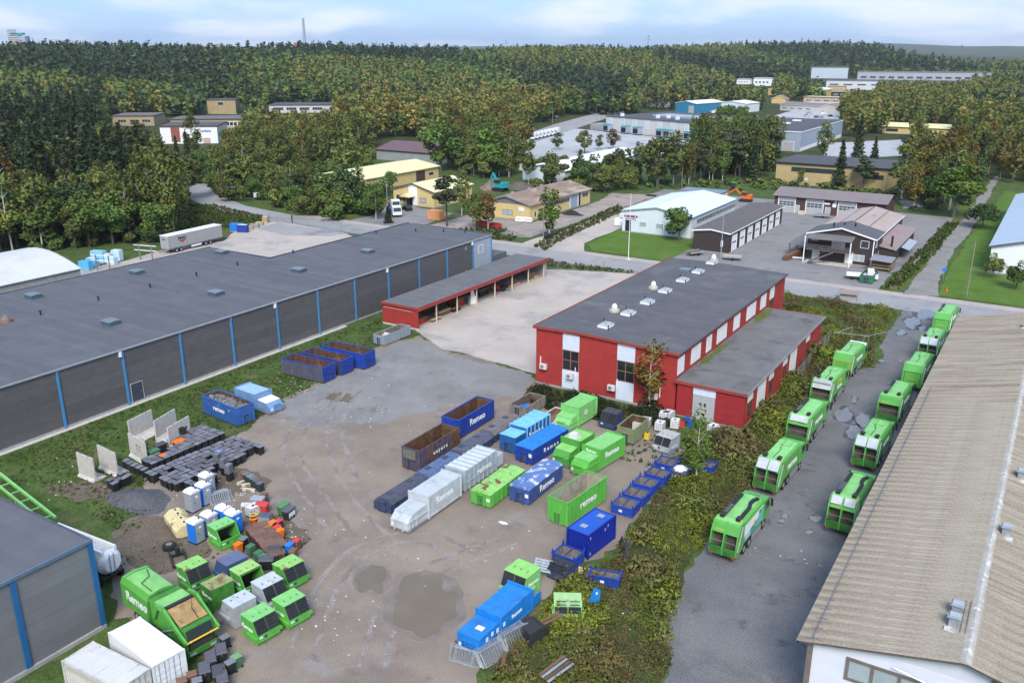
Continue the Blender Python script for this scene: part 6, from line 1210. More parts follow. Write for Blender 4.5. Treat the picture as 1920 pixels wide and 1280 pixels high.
# ---- front-loading bins: the sloped lid side is +x
def front_bin(label, loc, rz, out, top, lid='closed', text=True, w=2.05, d=2.1, h=2.0, side='y-', group='green front-loading bins'):
 r = thing('front_loading_bin', label, 'waste bin', loc, rz, group); x = d / 2; y = w / 2
 pr = [(-x, .08), (x - .12,.08), (x, .3), (x, .95), (x - .55, h), (-x, h)]
 if lid == 'open':
  for s in (-1,1): MB().prism(pr, 'y', s * y - (.05 if s > 0 else 0), s * y + (.05 if s < 0 else 0)).build('side_wall', out, r)
  MB().box(-x, -x + .05,-y + .05, y - .05,.08, h).build('back_wall', out, r); MB().box(x - .05, x, -y + .05, y - .05,.1,.95).build('front_wall', out, r); MB().box(-x + .05, x - .1,-y + .05, y - .05,.1,.16).build('floor', m_dark, r)
  MB().box(-x + .055,-x + .08,-y + .06, y - .06,.16, h - .05).build('lining', M('bin_inside', (.06,.055,.045), .9,.3,2), r)
  g = MB(); g.bar((x, -y, .95), (x, y, .95), .1).bar((x - .55,-y, h), (x - .55, y, h), .1).bar((x, -y + .03,.95), (x - .55,-y + .03, h), .08).bar((x, y - .03,.95), (x - .55, y - .03, h), .08); g.build('rim', out, r)
 else:
  MB().prism(pr, 'y', -y, y).build('body', out, r)
  for s in (-1,1):
   a, b = (.03, y - .04) if s > 0 else (-y + .04,-.03)
   n = .03; g = MB().hexa([(x + .003, a, .98), (x + .003, b, .98), (x - .53, b, h - .02), (x - .53, a, h - .02), (x + .05, a, 1.0), (x + .05, b, 1.0), (x - .48, b, h), (x - .48, a, h)])
   o = g.build('lid_flap', m_black, r)
   g = MB()
   for k in range(4): g.bar((x + .04 - .13 * (k + .4), a + .1,1.0 + .25 * (k + .4)), (x + .04 - .13 * (k + .4), b - .1,1.0 + .25 * (k + .4)), .05)
   g.build('flap_ridge', m_black, o)
 MB().box(-x - .03, x - .5,-y - .04, y + .04, h + .003, h + .05).build('top_plate', top, r)
 g = MB()
 for s in (-1,1): g.box(-x * .3, x + .08, s * (y + .09) - .085, s * (y + .09) + .085,.55,.78)
 g.build('fork_pocket', out, r)
 g = MB()
 for yy in (-y * .6,0, y * .6): g.box(-x * .15, x * .05, yy - .03, yy + .03, h + .055, h + .12)
 g.build('lid_catch', m_steel, r)
 if text: lettering(r, 'Remeo', (-.25,-y - .015, h * .58), .5, 'y-'); lettering(r, 'Remeo', (-.25, y + .015, h * .58), .5, 'y+')
 MB().cyl((x + .003,-.3,.62), (x + .02,-.3,.62), .14,.14,10).build('round_plate', m_navy, r); MB().box(x + .003, x + .015,-.85,-.55,.6,.75).build('sticker', m_sticker, r)
 return r
def fb_at(px, py, z, label, rz, *a, **k): P = G(px, py, z); return front_bin(label, (P.x, P.y, 0), rz, *a, **k)
q8 = -R(9)
m_greytop = M('pale_grey_lid', (.50,.54,.56), .55,.14,1.2, stain=[((.30,.28,.25), .8,.54,.7)])
m_olivetop = M('yellow_green_lid', (.34,.55,.16), .6,.14,1.2, stain=[((.25,.24,.06), .9,.58,.7)])
fb_at(487,1150,2.0, 'clean green bin with black ribbed flaps, nearest the camera beside the black bins', q8, m_green, m_greenp)
fb_at(545,1122,2.0, 'clean green bin with black ribbed flaps at the yard edge of the block', q8, m_green, m_greenp)
fb_at(543,1056,2.0, 'green bin with orange rust streaks on its top and half-open flaps', q8, m_green2, m_greenr)
fb_at(418,983,2.0, 'empty bright green bin with its mouth wide open beside the blue toilets', q8, m_green, m_greenp, 'open')
fb_at(362,1058,2.0, 'green bin with big brown rust patch and black flaps behind the loader truck', q8, m_green2, m_greenr)
fb_at(404,1088,2.0, 'green bin with rust-brown top showing its plain back', R(180) + q8, m_greend, M('rust_brown_lid', (.30,.36,.14), .7,.2,1.2, stain=[((.22,.11,.06), .7,.46,.56)]))
fb_at(432,1044,2.0, 'slate blue bin with plain closed sides in the block of green bins', R(180) + q8, M('bin_blue_paint', (.05,.09,.20), .5,.18,1.4), M('bin_blue_top', (.115,.14,.24), .6,.15,1.2, stain=[((.18,.10,.08), 1.4,.6,.68)]), text=False)
fb_at(463,1066,2.0, 'yellow green topped bin standing open in the middle of the block', q8, m_green2, m_olivetop, 'open')
fb_at(445,1120,2.0, 'battered grey bin with rusty edge beside the loader truck', R(180) + q8, m_greyb, m_greytop, text=False)
fb_at(504,1090,2.0, 'pale grey bin with black flaps between two green ones', q8, m_greyb, m_greytop, text=False)
front_bin('green bin with black flaps behind the bright blue compactor', tuple(G(984,1131) + Vector((-1.2,1.3,0))), -R(94), m_greenp, M('fresh_green_lid', (.26,.58,.14), .5,.12,1.3), group='front-loading bins in the yard', w=2.3, d=2.6, h=2.1)
front_bin('navy bin with dusty black lid in front of the red hall', tuple(G(1137,806) + Vector((0,1.2,0))), -R(92), m_navy, M('dusty_black_lid', (.055,.055,.065), .6,.2,1.5), text=False, group='front-loading bins in the yard')
front_bin('grey bin with black flaps alone among the weeds', tuple(G(1241,850) + Vector((0,1.3,0))), -R(96), m_greyb, M('grey_beige_lid', (.42,.42,.40), .6,.12,1.3), text=False, group='front-loading bins in the yard', w=2.0, d=2.6, h=1.8)
front_bin('navy bin with dark lid under the grey pallet', tuple(G(1046,1088) + Vector((0,.5,0))), -R(95), m_navy, m_black, text=False, group='front-loading bins in the yard', w=1.9, d=1.6, h=1.35)
ob = front_bin('pale green bin lying tipped in the weeds under two planks', tuple(G(1064,1152)), -R(60), m_greenp, M('faded_green', (.36,.56,.24), .6,.15,1.2), text=False, group='front-loading bins in the yard', w=2.2, d=2.4, h=1.25)
# ---- blue lug skips
def lug_skip(label, px, py, rz, w=2.3, d=2.0, h=1.0, inside=None):
 r = thing('lug_skip', label, 'skip', corner(px, py, w, d, rz), rz, 'blue open skips with lifting lugs')
 open_box(r, w, d, h, m_blue, inside or M('skip_inside', (.19,.17,.16), .85,.3,2), t=.06, z=.12)
 for sx in (-1,1):
  for sy in (-1,1): MB().prism([(sy * d / 2 - .2, h + .09), (sy * d / 2 + .2, h + .09), (sy * d / 2, h + .5)], 'x', sx * (w / 2 - .03) - .04, sx * (w / 2 - .03) + .04).build('lifting_lug', m_blue, r)
 MB().bar((0,-d / 2, h + .05), (0, d / 2, h + .05), .07).build('cross_bar', m_navy, r)
 MB().box(-.3,.05,-d / 2 - .02,-d / 2 - .003, h * .45, h * .7).build('sticker', m_sticker, r)
 return r
fo = M('foam_white', (.72,.70,.64), .8,.1,3)
lug_skip('blue lug skip at the near end of the upper pair by the young tree', 1245,914, R(0)); lug_skip('blue lug skip behind another at the upper pair by the young tree', 1263,892,0)
lug_skip('blue round-cornered skip heaped with white foam', 1283,905, R(0), 1.7,1.9,.95, fo)
MB().ball((0,0,0), .8,9,5,0,.5).build('foam_heap', fo, [o for o in bpy.data.objects if o.name.startswith('lug_skip')][-1], (0,0,1.0))
lug_skip('blue lug skip nearest in the row of three beside the weeds', 1185,973, R(1)); lug_skip('middle blue lug skip with a frame in the row of three beside the weeds', 1205,953, R(1)); lug_skip('rearmost blue lug skip in the row of three beside the weeds', 1223,932, R(1))
lug_skip('blue lug skip in front of the blue shipping container', 1076,1071,-R(3), 2.3,1.8,1.05)
lug_skip('narrow dark blue trough skip lying in the weeds beyond the pallet', 1160,1106, R(14), 2.7,1.1,.95)
lug_skip('small blue skip alone behind the young tree in the weeds', 1335,890,0,1.6,1.5,.7)
# ---- shipping containers
def ship(label, cxy, rz, L, w, h, wall, roofm, doors=True, n=None, group='steel shipping containers'):
 r = thing('shipping_container', label, 'container', (cxy[0], cxy[1], 0), rz, group); x, y = w / 2, L / 2
 MB().box(-x + .04, x - .04,-y + .04, y - .04,.12, h - .05).build('shell', wall, r)
 g = MB()
 for sx in (-1,1):
  for sy in (-1,1): g.box(sx * x - .08, sx * x + .08, sy * y - .08, sy * y + .08,0, h)
  g.box(sx * x - .05, sx * x + .05,-y + .08, y - .08, h - .1, h - .01).box(sx * x - .05, sx * x + .05,-y + .08, y - .08,.03,.17)
 for sy in (-1,1): g.box(-x + .08, x - .08, sy * y - .05, sy * y + .05, h - .1, h - .01)
 g.build('frame', wall, r)
 me = MB().prism([(-.09,0), (-.045,.045), (.045,.045), (.09,0)], 'z', .2, h - .14).mesh('corrugation', wall); k = n or int(L / .27)
 for i in range(k):
  yy = -y + .2 + (L - .4) * (i + .5) / k
  obj('corrugation', me, r, (x - .04, yy, 0), -R(90)); obj('corrugation', me, r, (-x + .04, yy, 0), R(90))
 for i in range(int(w / .27)): obj('corrugation', me, r, (-x + .18 + .27 * i, -y + .04,0), R(180))
 mr = MB().prism([(-.09, h - .05), (-.045, h - .012), (.045, h - .012), (.09, h - .05)], 'x', -x + .1, x - .1).mesh('roof_corrugation', roofm)
 MB().box(-x + .06, x - .06,-y + .06, y - .06, h - .09, h - .048).build('roof', roofm, r)
 for i in range(k): obj('roof_corrugation', mr, r, (0,-y + .2 + (L - .4) * (i + .5) / k, 0))
 if doors:
  for s in (-1,1):
   o = MB().box(min(s * .03, s * (x - .1)), max(s * .03, s * (x - .1)), y - .035, y + .02,.2, h - .15).build('door', wall, r)
   g = MB()
   for xx in (.35,.8): g.cyl((s * xx, y + .05,.2), (s * xx, y + .05, h - .15), .025,.025,6)
   g.build('lock_bar', m_galv, o)
   g = MB()
   for zz in (.6,1.1,1.6): g.box(min(s * .1, s * (x - .2)), max(s * .1, s * (x - .2)), y + .02, y + .04, zz, zz + .3)
   g.build('door_panel', wall, o)
 return r
c4 = [G(1067,988,2.5), G(1102,1004,2.5), G(1151,969,2.5), G(1117,948,2.5)]; c = sum(c4, Vector()) / 4
bs_ = ship('royal blue steel container with two silver patches on its ribbed roof', c, -R(6), 4.6,2.25,2.5, M('ultramarine_paint', (.008,.022,.25), .45,.12,1.4), M('bright_ultramarine', (.014,.085,.42), .45,.12,1.3), doors=False)
for y in (-1.1,1.4): MB().box(-.35 + y * .1,.3 + y * .1, y - .3, y + .3,2.493,2.51).build('roof_patch', m_galv, bs_)
for y, z in ((-2.0,2.1), (.6,1.9), (1.0,2.1), (-2.0,.5)): MB().box(1.085,1.1, y, y + .25, z - .3, z).build('sticker', m_sticker, bs_)
c4 = [G(199,1186,2.6), G(261,1151,2.6), G(350,1216,2.6), G(286,1253,2.6)]; c = sum(c4, Vector()) / 4; d = (c4[2] - c4[1])
w1 = ship('clean white steel container with ribbed doors beside the loader truck', c, math.atan2(-d.x, d.y), 6.05,2.44,2.6, M('white_steel', (.70,.72,.74), .5,.08,1.2, stain=[((.36,.30,.25), 1.2,.62,.75)]), M('white_roof_steel', (.80,.81,.82), .5,.04,1))
P = c + Vector((-3.8,-2.6,0));
c4 = [G(104,1249,2.6), G(172,1201,2.6), G(285,1256,2.6)]; dd = c4[2] - c4[1]; c = c4[1] + (c4[0] - c4[1]).normalized() * 1.22 + dd.normalized() * 3.03
ship('old white container with dark grime stripes along its roof ribs', c, math.atan2(-dd.x, dd.y), 6.05,2.44,2.6, M('old_white_steel', (.56,.54,.50), .6,.14,1.2, stain=[((.30,.27,.24), .9,.5,.75)]), M('grimy_white_roof', (.58,.57,.55), .6,.18,.8, stain=[((.12,.12,.14), .7,.56,.66)], stretch=(.35,2.5,1)))
# ================================================================ wheelie bins and yard clutter
def bin_mesh():
 r = thing('wheelie_bin', 'x', 'wheelie bin', (0,0,0))
 b = MB().taper(0,0,.06,.98,.44,.50,.56,.66); b.box(-.30,.30,-.35,.35,.93,.985); b.build('body', m_black, r)
 l = MB().hexa([(-.31,-.37,.99), (.31,-.37,.99), (.31,.37,.99), (-.31,.37,.99), (-.27,-.32,1.05), (.27,-.32,1.05), (.27,.34,1.07), (-.27,.34,1.07)]); l.build('lid', M('black_lid_sky_sheen', (.15,.15,.172), .55,.2,3, rndv=.3), r)  # lid colour lifted to blue-grey: the sky's reflection is painted in
 MB().cyl((-.24,.40,.96), (.24,.40,.96), .025,.025,6).build('handle', m_black, r)
 for s in (-1,1): MB().cyl((s * .22,.30,.1), (s * .28,.30,.1), .1,.1,8).build('wheel', m_tyre, r)
 return r
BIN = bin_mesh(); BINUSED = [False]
def wbin(x, y, label, group, rz=0.0, body=None, lid=None, z=0.0, scale=None):
 sw = {}
 if body: sw['black_plastic'] = body
 if lid: sw['black_lid_sky_sheen'] = lid
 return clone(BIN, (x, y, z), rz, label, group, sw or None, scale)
def big_mesh():
 r = thing('container_bin', 'x', 'wheelie bin', (0,0,0))
 b = MB().taper(0,0,.18,1.05,1.05,.58,1.26,.74); b.box(-.66,.66,-.40,.40,1.0,1.06); b.build('body', m_black, r)
 l = MB().hexa([(-.68,-.42,1.065), (.68,-.42,1.065), (.68,.42,1.065), (-.68,.42,1.065), (-.62,-.36,1.16), (.62,-.36,1.16), (.62,.38,1.2), (-.62,.38,1.2)]); l.build('lid', M('big_black_lid_sky_sheen', (.085,.085,.10), .55,.2,3, rndv=.3), r)  # black lid with the reflected sky painted into its grey
 for sx in (-1,1):
  for sy in (-1,1): MB().cyl((sx * .45 - .03, sy * .22,.1), (sx * .45 + .03, sy * .22,.1), .1,.1,8).build('wheel', m_tyre, r)
  MB().cyl((sx * .63,0,.95), (sx * .72,0,.95), .035,.035,6).build('trunnion', m_steel, r)
 return r
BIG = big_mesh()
def bbin(px, py, label, rz=0.0, body=None, lid=None, z=1.1, group='four-wheeled bins', at=None):
 P = G(px, py, z) if at is None else Vector(at); sw = {}
 if body: sw['black_plastic'] = body
 if lid: sw['big_black_lid_sky_sheen'] = lid
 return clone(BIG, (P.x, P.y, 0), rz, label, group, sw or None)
rr = random.Random(12)
GU, GL = 'black wheelie bins of the upper block', 'black wheelie bins of the lower block'
LU, LL = 'black wheelie bin packed in the upper block', 'black wheelie bin packed in the lower block'
A0, A1 = G(287,866,1.03), G(415,811,1.03); dA = (A1 - A0); nA = int(dA.length / .84); uA = dA.normalized(); pA = Vector((-uA.y, uA.x, 0)); angA = math.atan2(uA.y, uA.x) - R(90)
holes = {(1,2): 'orange', (2,4): None}
for i in range(nA + 1):
 nc = 3 if i < nA * .50 else (4 if i < nA * .62 else 6)
 for j in range(nc):
  if (i, j) == (3,2): continue
  P = A0 + uA * (i * .84) + pA * (j * .74) + Vector((rr.uniform(-.05,.05), rr.uniform(-.05,.05), 0))
  if (i, j) == (2,1): wbin(P.x, P.y, 'black wheelie bin with an orange lid in the upper block', GU, angA + rr.uniform(-.1,.1), None, m_orangebin); continue
  wbin(P.x, P.y, LU + (' at the graffiti end', ' in its middle', ' at the rubble container end')[min(2, i * 3 // (nA + 1))] + (', outer edge' if j == 0 or j == nc - 1 else ''), GU, angA + rr.choice((0, math.pi)) + rr.uniform(-.13,.13))
B0, B1, B2 = G(279,884,1.03), G(440,818,1.03), G(345,910,1.03); dB = B1 - B0; nB = int(dB.length / .84); uB = dB.normalized(); vB = (B2 - B0).normalized(); nV = int((B2 - B0).length / .76)
for i in range(nB + 1):
 nc = max(3, nV + 1 - int(i * .22)) + (1 if i % 3 == 1 else 0)
 for j in range(nc):
  if rr.random() < .08 and 0 < j: continue
  P = B0 + uB * (i * .84 + rr.uniform(-.09,.09)) + vB * (j * .76 + rr.uniform(-.06,.06))
  if (i, j) == (nB - 4,2): wbin(P.x, P.y, 'black wheelie bin with a faded blue lid in the lower block', GL, angA, None, m_bluew); continue
  wbin(P.x, P.y, LL + (' at the toilet end', ' in its middle', ' at its far tip')[min(2, i * 3 // (nB + 1))] + (', outer edge' if j == 0 or j == nc - 1 else ''), GL, angA + rr.choice((0, math.pi)) + rr.uniform(-.16,.16))
for k, (px, py) in enumerate(((236,862), (244,866), (252,870), (261,874), (270,878))):
 P = G(px, py, 1.03); wbin(P.x, P.y, 'black wheelie bin in the row standing against the graffiti wall', 'bins against the graffiti wall', R(8))
for k, (px, py) in enumerate(((206,898), (214,904), (222,897), (232,894), (227,886), (239,890))):
 P = G(px, py, 1.03); wbin(P.x, P.y, 'black wheelie bin in the small cluster beside the slanting concrete wall', 'small bin cluster by the concrete wall', R(5))
for s, (px, py) in enumerate(((410,880), (421,890), (431,901))):
 P = G(px, py); lb = 'black bin nested in the %s of the three bin stacks beside the toilets' % ('first', 'middle', 'nearest')[s]
 for k in range(7): wbin(P.x, P.y, lb, 'stacks of nested bins', R(14), z=k * .155)
for k, (px, py) in enumerate(((462,887), (469,891), (475,895), (481,899), (487,904))):
 P = G(px, py, 1.03); wbin(P.x, P.y, 'dark wheelie bin in the short row at the open yard', 'short row of dark bins', R(5), M('dark_teal_plastic', (.025,.045,.045), .5,.2,3))
P = G(457,884,1.03); wbin(P.x, P.y, 'brown wheelie bin at the end of the short dark row', None, 0, m_brownbin, m_brownbin)
for px, py, lb, a in ((455,843, 'black wheelie bin slightly apart at the far corner of the lower block', 20), (463,834, 'black wheelie bin standing at the very tip of the lower block', 10), (396,895, 'black bin standing behind the grey toilet', 5)):
 P = G(px, py, 1.03); wbin(P.x, P.y, lb, None, R(a))
P = G(476,842); t = wbin(P.x, P.y, 'black wheelie bin lying on its side at the tip of the lower block', None, 0); t.rotation_euler = (R(90), 0, R(60)); t.location.z = .32
P = G(350,815,1.0); t = wbin(P.x, P.y, 'black wheelie bin tipped over on top of the upper block', None, 0, scale=1.25); t.rotation_euler = (R(80), 0, R(-60)); t.location.z = 1.5
bbin(335,826, 'black bin with bright orange lid by the concrete walls', R(90) + angA, None, m_orangebin); bbin(287,844, 'dark bin with green lid by the graffiti wall', R(90) + angA, m_greenbin, m_greenbin); bbin(300,832, 'dark grey lidded bin behind the green-lidded one', R(90) + angA, None, None)
# brown block
Q0, Q1 = G(466,988,1.03), G(514,1041,1.03); dQ = Q1 - Q0; nQ = int(dQ.length / .66); uQ = dQ.normalized(); pQ = Vector((-uQ.y, uQ.x, 0)); aQ = math.atan2(uQ.y, uQ.x)
for i in range(nQ + 1):
 for j in range(3 if i < nQ * .8 else 2):
  P = Q0 + uQ * i * .66 + pQ * (j * .74) + Vector((rr.uniform(-.05,.05), rr.uniform(-.05,.05), 0)); wbin(P.x, P.y, 'brown wheelie bin packed in the brown block beside the green bins', 'brown wheelie bins', aQ + rr.uniform(-.1,.1), M('dark_brown_plastic', (.07,.045,.04), .55,.2,3), m_brownbin)
for px, py, lb, bd_, ld_, a in ((522,975, 'dark bin with red lid at the far end of the brown block', None, m_redbin, 0), (502,985, 'dark bin with orange lid beside the red road barrier', None, m_orangebin, 0), (511,977, 'second orange-lidded bin, closer to the red-lidded one', None, m_orangebin, 5), (519,986, 'dark bin with red lid touching the all-orange bin', None, m_redbin, 0), (510,995, 'navy bin with blue grey lid next to the all-orange bin', m_navy, m_slate, 0), (524,992, 'wheelie bin that is orange all over', m_orangebin, m_orangebin, -8),
        (556,1011, 'brown bin with red lid at the outer edge of the yard clutter', m_brownbin, m_redbin, 10), (542,1019, 'bin with bright blue lid beside the outer red-lidded one', m_bluebin, m_bluebin, 10), (549,1030, 'brown bin between the blue-lidded bin and the rusty green bin', m_brownbin, m_brownbin, 20), (527,1033, 'brown bin with tilted lid beside the brown block', m_brownbin, m_brownbin, 35),
        (469,1022, 'green wheelie bin standing alone beside the brown block', m_greenbin, m_greenbin, 0), (484,1034, 'left one of two green bins touching each other', m_greenbin, m_greenbin, 0), (492,1040, 'right one of two green bins touching each other', m_greenbin, m_greenbin, 0), (446,1018, 'orange bin crammed beside the open green bin', m_orangebin, m_orangebin, 0), (456,1008, 'black bin with white handle beside the crammed orange one', None, None, 10), (495,925, 'brown bin behind the grey drum', m_brownbin, m_brownbin, 0),
        (421,1192, 'tall black bin touching the loader truck front', None, None, -10), (431,1239, 'black bin with white sticker beside the small green one', None, None, -12), (442,1229, 'small green bin with pale lid at the edge of the black bins', m_greenbin, M('pale_green_lid', (.16,.33,.14), .5,.1,3), -12),
        (359,1261, 'brown bin at the door of the white container', m_brownbin, m_brownbin, -35), (340,1273, 'brown bin with white mark on its lid', m_brownbin, m_brownbin, -35), (369,1273, 'black bin beside the two brown ones by the white container', None, None, -35)):
 P = G(px, py, 1.03); wbin(P.x, P.y, lb, None, R(a), bd_, ld_)
for px, py, lb, a, bd_, ld_ in ((531,945, 'green four-wheeled bin beside the black lettered one', 100, m_greenbin, M('moss_green_lid', (.09,.22,.08), .5,.15,3)), (541,953, 'black four-wheeled bin with white painted marks', 100, None, None), (414,1215, 'black four-wheeled bin against the loader truck', -35, None, None), (394,1230, 'black four-wheeled bin at the bumper of the loader truck', -35, None, None), (383,1250, 'black four-wheeled bin in the middle of the nearest cluster', -35, None, None), (408,1256, 'black four-wheeled bin behind the one at the picture edge', -35, None, None), (416,1268, 'black four-wheeled bin at the lowest edge of the cluster', -35, None, None), (515,1028, 'long black bin leaning between brown and green bins', 35, None, None), (499,1047, 'black four-wheeled bin behind the rusty green bin', 35, None, None), (497,965, 'dark bin with grey lid beside the wire cage', 20, m_greytoilet, m_slate), (483,933, 'grey drum-shaped bin with pale lid', 20, m_greytoilet, m_greytoilet), (491,944, 'red-lidded bin behind the wire cage', 20, m_redbin, m_redbin)):
 o = bbin(px, py, lb, R(a), bd_, ld_)
 if 'painted marks' in lb:
  for k in range(5): MB().box(-.5 + k * .2,-.36 + k * .2,-.405,-.38,.35 + (k % 2) * .1,.85).build('painted_mark', m_sticker, o)
for r_ in (BIN, BIG):
 for c in list(r_.children): bpy.data.objects.remove(c)
 bpy.data.objects.remove(r_)
# ---- portable toilets
def toilet(px, py, label, side, door, rz=0.0):
 P = G(px, py, 2.25); r = thing('portable_toilet', label, 'toilet', (P.x, P.y, 0), rz, 'portable toilets')
 MB().box(-.56,.56,-.56,.56,.12,2.08).build('cabin', side, r); MB().box(-.6,.6,-.6,.6,0,.12).build('base', m_black, r)
 p = [(-.6,2.085), (.6,2.085), (.6,2.16), (.42,2.30), (0,2.34), (-.42,2.30), (-.6,2.16)]
 MB().prism(p, 'x', -.6,.6).build('roof', m_white, r); MB().cyl((.25,.25,2.3), (.25,.25,2.5), .06,.06,8).build('vent', m_black, r)
 o = MB().box(.562,.60,-.44,.44,.16,2.0).build('door', door, r); MB().box(.602,.62,-.30,-.22,1.0,1.15).build('handle', m_black, o); MB().box(.602,.61,-.12,.2,1.55,1.75).build('sign', m_sticker, o)
 for s in (-.3,0,.3): MB().box(s - .03, s + .03,-.585,-.562,.2,2.0).build('wall_rib', side, r)
 return r
toilet(386,888, 'grey portable toilet farthest back beside the bin stacks', m_greytoilet, m_greytoilet); toilet(380,906, 'blue portable toilet between two grey ones', m_bluebin, m_greytoilet); toilet(359,918, 'grey portable toilet nearest the gravel heap', m_greytoilet, m_greytoilet)
toilet(365,974, 'blue portable toilet with grey door in front of the cream tank', m_bluebin, m_greytoilet); toilet(391,961, 'grey portable toilet beside the grey-doored blue one', m_greytoilet, m_greytoilet); toilet(418,949, 'blue portable toilet behind the open green bin', m_bluebin, m_bluebin); toilet(436,958, 'blue portable toilet nearest the white tank cage', m_bluebin, m_bluebin)
# ---- concrete walls
def lwall(label, t0, t1, h=2.75, foot=1, z=2.75):
 a, b = G(*t0, z), G(*t1, z); d = b - a; c = (a + b) / 2; L = d.length; rz = math.atan2(d.y, d.x)
 r = thing('concrete_wall_unit', label, 'concrete wall', (c.x, c.y, 0), rz, 'free-standing concrete walls')
 MB().prism([(-.08,0), (.08,0), (.08, h), (-.08, h)], 'x', -L / 2, L / 2).build('slab', m_conc, r)
 MB().prism([(foot * .083,0), (foot * 1.3,0), (foot * 1.3,.12), (foot * .35,.25), (foot * .083,.55)], 'x', -L / 2, L / 2).build('foot', m_conc, r)
 MB().prism([(-foot * .083,0), (-foot * .35,0), (-foot * .083,.3)], 'x', -L / 2, L / 2).build('toe', m_conc, r)
 g = MB()
 for s in (-.25,.25): g.box(s * L - .08, s * L + .08,-.082,.082, h + .002, h + .06)
 g.build('lifting_eye', m_steel, r)
 return r
lwall('concrete wall unit standing farthest out, nearest the grey warehouse', (143,847), (173,859)); lwall('concrete wall unit beside the small bin cluster', (182,833), (215,849))
gw = lwall('concrete wall unit scrawled with dark graffiti', (240,811), (271,828)); lwall('concrete wall unit farthest back on the grass', (239,789), (283,767), foot=-1); lwall('concrete wall unit in the middle of the three parallel ones', (288,789), (327,766), foot=-1); lwall('concrete wall unit directly behind the orange-lidded bin', (313,802), (353,779), foot=-1)
q = random.Random(2); g = MB()
for k in range(16):
 x, z = q.uniform(-.8,.8), q.uniform(.7,1.9); g.bar((x, -.09, z), (x + q.uniform(-.3,.3), -.09, z + q.uniform(-.3,.3)), .05,.012)
g.build('graffiti', m_black, gw)
# ---- gravel heap, tank, drums, cages
def mound(name, label, cat, px, py, rx, ry, h, mat, seed, n=26, k=7):
 P = G(px, py); q = random.Random(seed); mb = MB(); vs = [(0,0, h)]; ph = [q.uniform(0,6.28) for _ in range(3)]
 for j in range(1, k + 1):
  t = j / k
  for i in range(n):
   a = 2 * math.pi * i / n; w = 1 + .14 * math.sin(2 * a + ph[0]) + .1 * math.sin(3 * a + ph[1]) + .05 * math.sin(7 * a + ph[2]); z = h * (math.cos(math.pi * min(t, 1)) * .5 + .5) + q.uniform(-.04,.04) * h * (t < 1); vs.append((rx * t * w * math.cos(a), ry * t * w * math.sin(a), max(z, .0)))
 fs = [(0,1 + i, 1 + (i + 1) % n) for i in range(n)] + [(1 + j * n + i, 1 + (j + 1) * n + i, 1 + (j + 1) * n + (i + 1) % n, 1 + j * n + (i + 1) % n) for j in range(k - 1) for i in range(n)]
 mb._add(vs, fs); o = mb.build(name, mat, None, (P.x, P.y, .01)); tag(o, label, cat); o.data.polygons.foreach_set('use_smooth', [True] * len(o.data.polygons)); return o
m_heap = M('dark_gravel', (.105,.105,.115), .9,.25,2, bump=1, bscale=9, noise2=(12,.35), spec=.15)
mound('gravel_heap', 'low flat heap of dark grey gravel beside the toilets', 'gravel heap', 262,938,3.4,2.7,.75, m_heap, 3)
mound('soil_heap', 'brown soil heap behind the teal excavator', 'soil heap', 925,352,5,6,3.0, M('reddish_soil', (.23,.155,.115), .95,.25,.6, bump=.6, bscale=3), 5); mound('soil_heap', 'darker soil heap beside the brown one', 'soil heap', 975,352,6,5,2.0, M('dark_soil', (.12,.095,.08), .95,.25,.6, bump=.6, bscale=3), 6)
mound('asphalt_heap', 'black asphalt heap beside the yellow workshop', 'gravel heap', 1072,402,3.2,2,1.2, M('black_gravel', (.025,.025,.028), .9,.3,2, bump=.6), 7); mound('grass_heap', 'overgrown grey gravel heap by the red skips', 'gravel heap', 955,440,4,2.4,.8, M('grown_gravel', (.19,.19,.17), .9,.3,.8, stain=[((.08,.11,.03), .4,.5,.65)]), 8)
P = G(340,990); tk = thing('cream_tank', 'long rusty cream steel tank box lying beside the blue toilet', 'tank', (P.x, P.y, 0), R(68))
MB().prism([(-1.0,.25), (-.6,.1), (.6,.1), (1.0,.25), (1.0,.8), (.45,1.25), (-.45,1.25), (-1.0,.8)], 'y', -2.0,2.0).build('body', m_cream, tk); MB().box(-.3,.3,-1.6,1.6,1.253,1.33).build('top_ridge', m_cream, tk)
for y in (-1.4,-.4,.6,1.5): MB().box(-.08,.08, y - .1, y + .1,1.333,1.42).build('catch', m_black, tk)
for px, py, lb in ((476,966, 'white tank in wire cage among the yard bins'), (1195,806, 'caged white tank lowest among the weeds by the hall'), (1211,800, 'caged white tank beside the lowest one by the hall'), (1237,806, 'caged white tank with open black cap in front of the annex'), (1265,802, 'caged white tank next to the red canister'), (1244,788, 'caged white tank behind the others by the hall'), (1254,786, 'caged white tank touching the roller door annex'), (1337,812, 'lone caged white tank beside the young tree')):
 P = G(px, py); r = thing('caged_tank', lb, 'tank', (P.x, P.y, 0), rnd.uniform(-.3,.3), 'caged white tanks')
 MB().box(-.5,.5,-.6,.6,.16,1.1).build('tank', M('tank_white', (.68,.68,.66), .4,.08,2), r); MB().cyl((0,0,1.1), (0,0,1.16), .14,.14,10).build('cap', m_black, r)
 g = MB()
 for z in (.2,.5,.8,1.1): g.box(-.54,.54,-.64,-.61, z, z + .03).box(-.54,.54,.61,.64, z, z + .03).box(.51,.54,-.61,.61, z, z + .03).box(-.54,-.51,-.61,.61, z, z + .03)
 for k in range(5): g.box(-.5 + k * .25 - .015,-.5 + k * .25 + .015,-.645,-.615,.16,1.12); g.box(.515,.545,-.6 + k * .3 - .015,-.6 + k * .3 + .015,.16,1.12)
 g.build('cage', m_galv, r); MB().box(-.52,.52,-.62,.62,0,.12).build('pallet', m_woodd, r)
